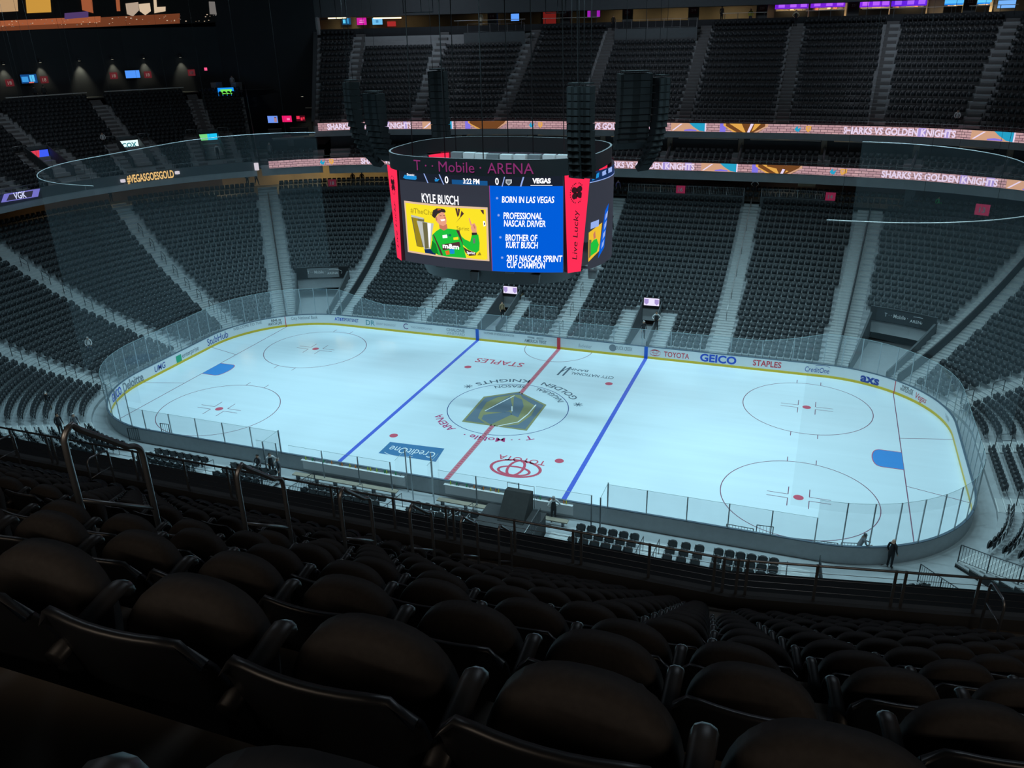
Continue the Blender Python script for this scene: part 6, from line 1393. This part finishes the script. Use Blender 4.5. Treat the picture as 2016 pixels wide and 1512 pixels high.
for pts, i in ((((-5, -30), (32, -30), (36, 22), (-5, 24)), 0), (((48, -30), (97, -30), (101, 24), (53, 26)), 1), (((156, -30), (178, -30), (184, 26), (162, 20)), 2), (((127, 26), (174, 22), (174, 34), (127, 38)), 3), (((247, 7), (272, 4), (274, 20), (262, 32), (250, 28)), 4), (((273, 8), (295, 6), (297, 22), (286, 30), (275, 22)), 8), (((300, -30), (306, -30), (309, 14), (326, 13), (326, 22), (304, 26)), 8), (((411, 3), (446, 4), (461, 6), (462, 30), (413, 28)), 5), (((480, 16), (498, 14), (498, 27), (481, 28)), 5), (((226, -20), (234, -20), (237, 22), (230, 22)), 2)):
    b = MB(); mpol(pts, i); b.build('building', e)
rnd = random.Random(4); b = MB()
for k in range(95):
    px = rnd.uniform(0, 525); py = (40-.03*px)+rnd.uniform(0, 14); r = rnd.uniform(.5, 1.5); bb = MB()
    b.poly([mp_(px-r, py-r*.5, .15), mp_(px-r, py+r*.5, .15), mp_(px+r, py+r*.5, .15), mp_(px+r, py-r*.5, .15)], MU[8 if k % 3 else 5])
o2 = b.build('street_lights', e); o2['kind'] = 'stuff'
# ------------------------------------------------------------------ netting behind both goals
NET = clear('net_haze', (0.26, 0.34, 0.38), .075, 0.0); WIRE = mat('net_wire', (.62, .66, .68), .4, .3)
for nm_, s0, s1, zt_ in (('left', -58.5, -23.0, 18.0), ('right', 22.5, 59.0, 18.1)):
    e = empty('end_netting', 'grey mesh netting hanging from a thin cable behind the %s goal' % nm_, 'netting', (*plan((s0+s1)/2, 1.0, False)[0], 3.6)); o = np.array(e.location); S = srange(s0, s1, .5)
    b = MB(); b.strip([np.array((*plan(s, .9, False)[0], 3.6))-o for s in S], [np.array((*plan(s, .9, False)[0], zt_))-o for s in S], NET, True); b.build('mesh', e)
    b = MB(); b.tube([np.array((*plan(s, .9, False)[0], zt_))-o for s in S], .028, WIRE, 5); b.build('cable', e)
    b = MB()
    for s in S[::6]: p = np.array((*plan(s, .9, False)[0], zt_))-o; b.tube([p, p+np.array([0, 0, 16])], .008, CABL, 4)
    b.build('hangers', e)
# ------------------------------------------------------------------ loudspeaker arrays
SPKB = mat('array_black', (.006, .007, .008), .7, var=.2, spec=.2); GRL = mat('array_grille', (.016, .018, .02), .6, spec=.2)
def line_array(label, px, py, y, n, w_, h, dep, a0, a1, yaw, group=None):
    """stack of boxes hung from a bar, bending forwards from tilt a0 to a1"""
    T = aty(px, py, y); e = empty('speaker_array', label, 'loudspeaker', tuple(T), yaw, group); z = -.15; yy = 0.0
    b = MB(); b.box((0, 0, 0), (w_*.8, dep*.9, .08), SPKB); b.build('frame', e)
    for i in range(n):
        a = math.radians(a0+(a1-a0)*(i/(n-1))**1.6); c, s_ = math.cos(a), math.sin(a); bx = MB()
        P = [(-dep/2, 0), (dep/2, 0), (dep/2*.9, -h*.94), (-dep/2, -h*.94)]; V = [(yy+p*c-q*s_*-1*0+q*s_, z+p*s_*-1*-1*-1+q*c) for p, q in P]
        bx.prism([(-w_/2, v[0], v[1]) for v in V], (w_, 0, 0), SPKB); f0, f1 = V[0], V[3]
        bx.quad((-w_*.42, f0[0]-.012, f0[1]-.02), (-w_*.12, f0[0]-.012, f0[1]-.02), (-w_*.12, f1[0]-.012, f1[1]+.02), (-w_*.42, f1[0]-.012, f1[1]+.02), GRL); bx.quad((w_*.12, f0[0]-.012, f0[1]-.02), (w_*.42, f0[0]-.012, f0[1]-.02), (w_*.42, f1[0]-.012, f1[1]+.02), (w_*.12, f1[0]-.012, f1[1]+.02), GRL)
        bx.build('speaker_box', e); yy += h*s_; z -= h*c
    for dx in (-w_*.3, w_*.3): b = MB(); b.tube([(dx, 0, 0), (dx, 0, 9)], .02, CABL, 4); b.build('cable', e)
    return e
line_array('left column of the twin black line array before the right red pillar', 1132, 164, -8.5, 13, .68, .37, .62, 0, 14, -.15); line_array('right column of the twin black line array before the right red pillar', 1156, 164, -8.3, 13, .68, .37, .62, 0, 14, -.15)
line_array('broad black array right of the scoreboard with two grey lower boxes', 1250, 140, 9.0, 11, 2.3, .48, 1.2, 0, 30, .5); line_array('curved black array furthest right of the scoreboard', 1303, 148, 9.5, 14, 1.0, .5, .8, 0, 46, .9)
line_array('black array left of the scoreboard, behind its upper left corner', 861, 136, 10.0, 11, 1.35, .50, .8, 0, 4, 0); line_array('long curved black array on the left, above the lower ribbon board', 690, 158, 10.0, 14, 1.25, .52, .9, 0, 48, -.55); line_array('dark array on the left with a lit curved edge, beside the long curved one', 735, 180, 9.0, 11, 1.6, .5, 1.0, 0, 38, -.3)
for i, (px, top) in enumerate(((1208, 150), (1236, 60), (1340, 110), (760, 300), (700, 150))): pass
# roof
b = MB(); b.poly([(-95, -95, 36), (95, -95, 36), (95, 85, 36), (-95, 85, 36)], BLACK); struct(b.build('ceiling_roof'))
for y in (-11.5, 11.5):
    e = empty('catwalk', 'dark catwalk truss carrying the rink lamps over the %s side' % ('near', 'far')[y > 0], 'catwalk', (0, y, 32.2)); b = MB(); b.box((0, 0, 0), (72, 1.2, .15), SPKB); b.build('deck', e); b = MB(); [b.tube([(-36, q, 1.0), (36, q, 1.0)], .04, SPKB, 5) for q in (-.6, .6)]; b.build('rail', e)
for nm_, x0, x1, y0, y1 in (('left', -95, -95, -95, 85), ('far', -95, 95, 85, 85), ('right', 95, 95, 85, -95), ('near', 95, -95, -95, -95)):
    b = MB(); b.quad((x0, y0, -1), (x1, y1, -1), (x1, y1, 36), (x0, y0, 36), BLACK); struct(b.build('wall_'+nm_))
# lighting bars with pale frames at the top edge of the view
for i, (px, py, wd, hh) in enumerate(((655, 15, 3.0, 2.2), (822, 3, 3.3, 2.0), (1094, 5, 2.0, 1.8))):
    X = aty(px, py, 30); e = empty('hanging_frame', 'hanging steel lighting frame at the top edge, %s from the left' % ordn(i+1), 'frame', tuple(X), 0, 'hanging frames at the top edge'); b = MB(); b.tube([(-wd/2, 0, hh/2), (-wd/2, 0, -hh/2), (wd/2, 0, -hh/2), (wd/2, 0, hh/2)], .05, DSTEEL, 5); b.tube([(wd*.1, 0, hh/2), (wd*.1, 0, -hh/2)], .04, DSTEEL, 5); b.build('frame', e); b = MB(); [b.tube([(q*wd/2, 0, hh/2), (q*wd/2, 0, 6)], .02, CABL, 4) for q in (-1, 1)]; b.build('cable', e)
# ------------------------------------------------------------------ people
SKINS = [mat('skin_light', (.55, .34, .25), .6, var=.05), mat('skin_tan', (.40, .23, .15), .6, var=.05), mat('skin_dark', (.16, .08, .05), .6, var=.05)]
def cloth(n, c): return mat('cloth_'+n, c, .85, var=.15, scale=8)
CL = {n: cloth(n, c) for n, c in dict(black=(.015, .016, .02), grey=(.16, .17, .19), dark=(.035, .038, .045), white=(.70, .71, .72), cream=(.62, .58, .44), tan=(.34, .25, .15), navy=(.03, .04, .08), green=(.06, .55, .16), yellow=(.55, .62, .06), purple=(.25, .20, .48), jean=(.08, .10, .15)).items()}
HAIRS = dict(black=mat('hair_black', (.012, .010, .010), .6), brown=mat('hair_brown', (.09, .05, .03), .6), grey=mat('hair_grey', (.38, .37, .36), .7), blond=mat('hair_blond', (.35, .22, .10), .7), white=mat('hair_white', (.65, .65, .66), .7))
SHOE = mat('shoe_black', (.012, .012, .012), .5)
POSES = {
 'stand': dict(hip=(0, 0, .93), chest=(0, .01, 1.26), neck=(0, .0, 1.47), head=(0, .02, 1.60), top=(0, .015, 1.72), kneeL=(-.10, .03, .50), footL=(-.11, -.02, .08), toeL=(-.13, .14, .05), kneeR=(.10, .03, .50), footR=(.11, -.02, .08), toeR=(.13, .14, .05), elL=(-.25, -.02, 1.14), wrL=(-.25, .10, .92), elR=(.25, -.02, 1.14), wrR=(.25, .10, .92)),
 'lean': dict(hip=(0, -.05, .93), chest=(0, .08, 1.24), neck=(0, .15, 1.43), head=(0, .20, 1.55), top=(0, .215, 1.67), kneeL=(-.10, .02, .50), footL=(-.11, -.06, .08), toeL=(-.12, .10, .05), kneeR=(.10, .05, .50), footR=(.11, .0, .08), toeR=(.13, .16, .05), elL=(-.25, .22, 1.12), wrL=(-.20, .45, 1.06), elR=(.25, .22, 1.12), wrR=(.20, .45, 1.06)),
 'hips': dict(hip=(0, 0, .93), chest=(0, .01, 1.26), neck=(0, .0, 1.47), head=(0, .02, 1.60), top=(0, .015, 1.72), kneeL=(-.10, .03, .50), footL=(-.12, -.02, .08), toeL=(-.14, .14, .05), kneeR=(.10, .03, .50), footR=(.12, -.02, .08), toeR=(.14, .14, .05), elL=(-.38, -.05, 1.16), wrL=(-.22, .08, 1.00), elR=(.38, -.05, 1.16), wrR=(.22, .08, 1.00)),
 'walk': dict(hip=(0, 0, .92), chest=(0, .03, 1.25), neck=(0, .03, 1.46), head=(0, .06, 1.59), top=(0, .055, 1.71), kneeL=(-.10, .20, .52), footL=(-.10, .28, .09), toeL=(-.11, .43, .07), kneeR=(.10, -.02, .48), footR=(.10, -.30, .12), toeR=(.11, -.17, .05), elL=(-.25, -.16, 1.16), wrL=(-.23, -.12, .92), elR=(.25, .08, 1.14), wrR=(.23, .26, .98)),
 'sit': dict(hip=(0, 0, .50), chest=(0, -.05, .84), neck=(0, -.04, 1.06), head=(0, -.01, 1.19), top=(0, -.015, 1.31), kneeL=(-.12, .42, .52), footL=(-.12, .42, .10), toeL=(-.13, .57, .06), kneeR=(.12, .42, .52), footR=(.12, .42, .10), toeR=(.13, .57, .06), elL=(-.26, .06, .74), wrL=(-.17, .28, .62), elR=(.26, .06, .74), wrR=(.17, .28, .62)),
}
def person(label, loc, yaw, pose='stand', top='dark', legs='black', skin=0, hair='brown', vest=None, cap=None, scale=1.0, group=None):
    J = {k: np.array(v) for k, v in POSES[pose].items()}; sh = J['chest']*.25+J['neck']*.75
    J['shL'] = sh+np.array([-.185, 0, 0]); J['shR'] = sh+np.array([.185, 0, 0]); J['hpL'] = J['hip']+np.array([-.09, 0, -.04]); J['hpR'] = J['hip']+np.array([.09, 0, -.04])
    for q in 'LR': J['pm'+q] = J['wr'+q]+(J['wr'+q]-J['el'+q])/np.linalg.norm(J['wr'+q]-J['el'+q])*.085
    names = list(J); idx = {n: i for i, n in enumerate(names)}
    E = [('hip', 'chest'), ('chest', 'neck'), ('neck', 'head'), ('head', 'top')]
    for q in 'LR': E += [('hip', 'hp'+q), ('hp'+q, 'knee'+q), ('knee'+q, 'foot'+q), ('foot'+q, 'toe'+q), ('neck', 'sh'+q), ('sh'+q, 'el'+q), ('el'+q, 'wr'+q), ('wr'+q, 'pm'+q)]
    R = dict(hip=(.155, .12), chest=(.165, .12), neck=(.062, .062), head=(.085, .098), top=(.062, .07), hp=(.105, .105), knee=(.066, .066), foot=(.048, .052), toe=(.042, .034), sh=(.078, .075), el=(.048, .048), wr=(.033, .036), pm=(.036, .022))
    me = bpy.data.meshes.new('body'); me.from_pydata([tuple(J[n]) for n in names], [(idx[a], idx[c]) for a, c in E], []); o = bpy.data.objects.new('body', me); COL.objects.link(o)
    o.modifiers.new('s', 'SKIN'); su = o.modifiers.new('u', 'SUBSURF'); su.levels = 1; su.render_levels = 1
    for n, v in zip(names, me.skin_vertices[0].data): v.radius = R[n[:-1] if n[-1] in 'LR' else n]; v.use_root = (n == 'hip')
    bpy.context.view_layer.update(); m2 = bpy.data.meshes.new_from_object(o.evaluated_get(bpy.context.evaluated_depsgraph_get()))
    V = [tuple(v.co) for v in m2.vertices]; Fc = [tuple(p.vertices) for p in m2.polygons]; bpy.data.objects.remove(o); bpy.data.meshes.remove(me); bpy.data.meshes.remove(m2)
    sk = SKINS[skin]; b = MB(); cols = {}
    segs = [(np.array(J[a]), np.array(J[c]), (a, c)) for a, c in E]
    for f in Fc:
        c = np.mean([V[i] for i in f], 0); best = None
        for p, q, nm_ in segs:
            t = max(0, min(1, (c-p)@(q-p)/((q-p)@(q-p)))); d = np.linalg.norm(c-p-(q-p)*t)/R[nm_[1][:-1] if nm_[1][-1] in 'LR' else nm_[1]][0]
            if best is None or d < best[0]: best = (d, nm_, t)
        a, e_ = best[1]
        if e_ in ('head', 'top') or (a == 'chest' and best[2] > .9 and c[2] > J['neck'][2]) or a[:2] == 'wr': mm = sk
        elif a[:2] in ('hp', 'kn') or (a == 'hip' and e_[:2] == 'hp') or (a == 'hip' and best[2] < .12): mm = CL[legs]
        elif a[:4] == 'foot': mm = SHOE
        elif vest and e_[:2] in ('ch', 'ne') : mm = CL[vest]
        else: mm = CL[top]
        cols.setdefault(mm, []).append(f)
    for mm in cols: b.mi(mm)
    b.v = [tuple(v) for v in V]
    for mm, fs in cols.items():
        for f in fs: b.f.append(list(f)); b.m.append(b.mats.index(mm)); b.sm.append(True)
    # fingers, thumb and face belong to the same body mesh
    for q, sg in (('L', -1), ('R', 1)):
        d = J['pm'+q]-J['wr'+q]; d /= np.linalg.norm(d); sd = np.cross(d, np.array([sg*1.0, .2, .1])); sd /= np.linalg.norm(sd); cu = np.cross(sd, d)
        for k, L_ in enumerate((.060, .072, .066, .052)):
            p = J['pm'+q]+sd*(-.027+.018*k); b.tube([p-d*.02, p+d*L_*.55, p+d*L_*.9+cu*.02], [.009, .009, .007], sk, 5)
        p = J['wr'+q]+d*.03-sd*.03; b.tube([p, p-sd*.025+d*.03, p-sd*.03+d*.055], [.011, .010, .008], sk, 5)
    h = J['head']; b.add([h+np.array(p) for p in ((-.012, .085, -.01), (.012, .085, -.01), (0, .122, -.018), (0, .088, .03))], [(0, 1, 2), (1, 3, 2), (3, 0, 2)], sk)
    for sg in (-1, 1):
        b.add([h+np.array((sg*.034+x, .094, .028+z)) for x, z in ((-.012, 0), (0, -.006), (.012, 0), (0, .006))], [(0, 1, 2, 3)], SHOE); b.add([h+np.array((sg*.088+x*.3, x, .0+z)) for x, z in ((-.02, -.03), (.02, -.02), (.025, .03), (-.01, .035))], [(0, 1, 2, 3)], sk)
    b.add([h+np.array((x, .090, -.045+z)) for x, z in ((-.025, 0), (0, -.006), (.025, 0), (0, .005))], [(0, 1, 2, 3)], mat('lip', (.30, .10, .09), .6))
    e = empty('person', label, 'person', tuple(loc), yaw, group); e.scale = (scale,)*3; b.build('body', e)
    c0 = h+np.array([0, -.012, .045]); n1, n2 = 8, 5; hb = MB(); hm = CL[cap] if cap else (HAIRS[hair] if hair else None)
    if hm is not None:
        vs = []
        for i in range(n2+1):
            a = math.pi/2*i/n2*1.08
            for j in range(n1):
                t = 2*math.pi*j/n1; back = -1 if math.sin(t) > .5 else 1; lim = a if back > 0 else min(a, math.pi/2*.62)
                vs.append(c0+np.array([.094*math.sin(lim)*math.cos(t), .106*math.sin(lim)*math.sin(t), .088*math.cos(lim)-(.05 if back > 0 and i == n2 else 0)]))
        fs = [(i*n1+j, i*n1+(j+1) % n1, (i+1)*n1+(j+1) % n1, (i+1)*n1+j) for i in range(n2) for j in range(n1)]
        hb.add(vs, fs, hm, True)
        if cap: hb.add([h+np.array(p) for p in ((-.06, .09, .06), (.06, .09, .06), (.045, .17, .05), (-.045, .17, .05))], [(0, 1, 2, 3)], hm)
        hb.build('cap' if cap else 'hair', e)
    return e
def foot_low(px, py):
    dr = ray(px, py); t = 25.0; prev = None
    while t < 170:
        X = CAM+dr*t; o_ = sdf(X[0], X[1])
        if o_ > .2:
            k = (o_/bumpf(X[0], X[1])-DL0)/TL; s = s_of(X[0], X[1]); zz = low_z(max(0, math.floor(k)), s) if k >= 0 else 0.0
            if X[2] <= zz: return (X[0], X[1], zz)
        t += .05
    return None
def face_cam(p): return math.atan2(-(CAM[0]-p[0]), CAM[1]-p[1])
D2R = math.radians
def put(label, px, py, dyaw, surf=None, **k):
    p = surf if surf is not None else foot_low(px, py); return person(label, p, face_cam(p)+D2R(dyaw), **k)
F0 = lambda px, py: tuple(atz(px, py, .02))
put('person in a grey shirt leaning on the barrier at the near right corner glass', 1690, 1103, 110, F0(1688, 1103), pose='lean', top='grey', legs='grey', skin=2, hair='black')
put('person in a dark shirt seen from behind at the corner gate', 1750, 1117, 150, F0(1750, 1117), pose='stand', top='black', legs='black', skin=0, hair=None)
put('person in white sleeves and black vest standing right of the covered platform gear', 1088, 1026, 200, F0(1090, 1028), pose='hips', top='white', vest='black', legs='black', hair='grey')
put('person in white sleeves and black vest facing the camera left of the players tunnel', 535, 936, 10, F0(537, 938), pose='hips', top='white', vest='black', legs='black', hair='black')
put('person in a grey suit turned sideways beside the players tunnel', 551, 945, -70, F0(553, 948), pose='stand', top='grey', legs='grey', hair='grey')
put('person in a grey jacket sitting beside the players tunnel', 508, 925, -40, F0(511, 930), pose='sit', top='grey', legs='black', hair='black')
for lab, px, py, kw in (('person in a white hooded top and white cap sitting in the left corner seats', 178, 692, dict(pose='sit', top='white', legs='jean', cap='white')), ('person with a white cap and tan trousers sitting in the left end seats', 97, 803, dict(pose='sit', top='dark', legs='tan', cap='white')),
                        ('person with white hair and dark jacket standing near the left corner boards', 154, 858, dict(pose='stand', top='grey', legs='black', hair='white')), ('person in a dark jacket and red scarf colours left of the white haired one', 122, 858, dict(pose='stand', top='dark', legs='black', skin=1, hair='black')),
                        ('person in white sleeves and black vest inside the right vomitory', 1291, 652, dict(pose='hips', top='white', vest='black', legs='black', skin=1, hair='brown')), ('person with a white cap low in the right vomitory', 1266, 668, dict(pose='stand', top='dark', legs='black', cap='white')), ('person in a dark top inside the left vomitory', 989, 628, dict(pose='stand', top='tan', legs='black', hair='brown')),
                        ('person in black standing on the aisle right of the scoreboard', 1203, 455, dict(pose='walk', top='black', legs='black', hair='grey')), ('person in black vest standing at the head of the aisle with the long handrail', 1484, 388, dict(pose='hips', top='white', vest='black', legs='black', skin=1, hair='black')),
                        ('dark figure at the head of the left corner aisle', 221, 402, dict(pose='stand', top='black', legs='black', hair='black')), ('left one of two dark figures at the head of the double aisle on the left', 489, 370, dict(pose='stand', top='black', legs='black', hair='black')), ('right one of two figures at the head of the double aisle on the left', 507, 372, dict(pose='walk', top='grey', vest='black', legs='black', hair='brown')),
                        ('person in lilac sleeves at the top of the centre aisle, right of the scoreboard', 1216, 392, dict(pose='stand', top='purple', vest='black', legs='black', hair='black'))):
    put(lab, px, py, 0 if 'vest' in lab or 'sitting' in lab else 30, **kw)
def on_d(px, py, d, z): X = at_d(px, py, d); return (X[0], X[1], z)
put('left dark figure under the lower ribbon board, left of the scoreboard', 0, 0, 0, on_d(694, 345, 26.5, ZC), top='black', legs='black', hair='black'); put('right dark figure under the lower ribbon board, left of the scoreboard', 0, 0, 180, on_d(712, 342, 26.5, ZC), top='black', legs='black', hair='black')
put('person in pale grey standing in the corner lounge', 0, 0, 160, on_d(529, 280, 24.6, 13.0), pose='stand', top='grey', legs='grey', hair='grey'); put('person in a long cream coat at the top of the far deck', 0, 0, 0, on_d(947, 50, DTU+1.0, ZT), pose='stand', top='cream', legs='cream', hair='brown', scale=1.05)
put('person in black at the head of the right centre aisle of the far deck', 0, 0, 20, on_d(1207, 60, DTU-.6, up_z(15)), pose='stand', top='black', legs='black', skin=1, hair='black'); put('person in black behind the drink rail at top right', 0, 0, 150, on_d(1420, 40, DTU+.7, ZT), pose='stand', top='black', legs='black', hair='black')
put('person in a yellow vest behind the drink rail at top right', 0, 0, 10, on_d(1477, 40, DTU+2.2, ZT-.35), pose='stand', top='yellow', legs='navy', hair='black'); put('person in black with pale sleeves at the head of the aisle by the violet stands', 0, 0, 10, on_d(1564, 60, DTU-.5, up_z(15)), pose='hips', top='cream', vest='black', legs='black', hair='black')
put('person in a bright green vest under the lower ribbon board at right', 0, 0, 0, on_d(1851, 380, 25.0, ZC-.3), pose='stand', top='green', legs='navy', skin=1, hair='black'); put('person in a white top sitting in the right part of the far upper deck', 0, 0, 0, on_d(1886, 222, DU0+TU*1.4, up_z(1)), pose='sit', top='white', legs='black', hair='brown')
put('person in a white top sitting left of the teal and white screen', 0, 0, 0, on_d(206, 287, DLD+TU*8.4, le_z(8)), pose='sit', top='white', legs='black', hair='black'); put('person in white sleeves at the front of the right end deck vomitory', 0, 0, 0, on_d(431, 318, DLD+TU*2.2, le_z(2)), pose='stand', top='white', vest='black', legs='black', hair='black')
put('left of two dark figures at the left drink rail of the end deck', 0, 0, 170, on_d(71, 192, DLT+.9, ZLT), top='dark', legs='black', hair='black'); put('right of two dark figures at the left drink rail of the end deck', 0, 0, 190, on_d(89, 190, DLT+.9, ZLT), top='dark', legs='black', hair='black'); put('person in white standing at the top right corner of the end deck', 0, 0, 0, on_d(459, 172, 41.2, ZLT), top='white', legs='cream', hair='brown')
# ------------------------------------------------------------------ the masses of small seats
mass_seats('lower_bowl_seats', low_spots, 'black folding seats filling the lower bowl around the rink', 'lower bowl seats')
mass_seats('upper_deck_seats', up_spots+near_rest, 'black folding seats filling the upper decks and suites', 'upper deck seats')
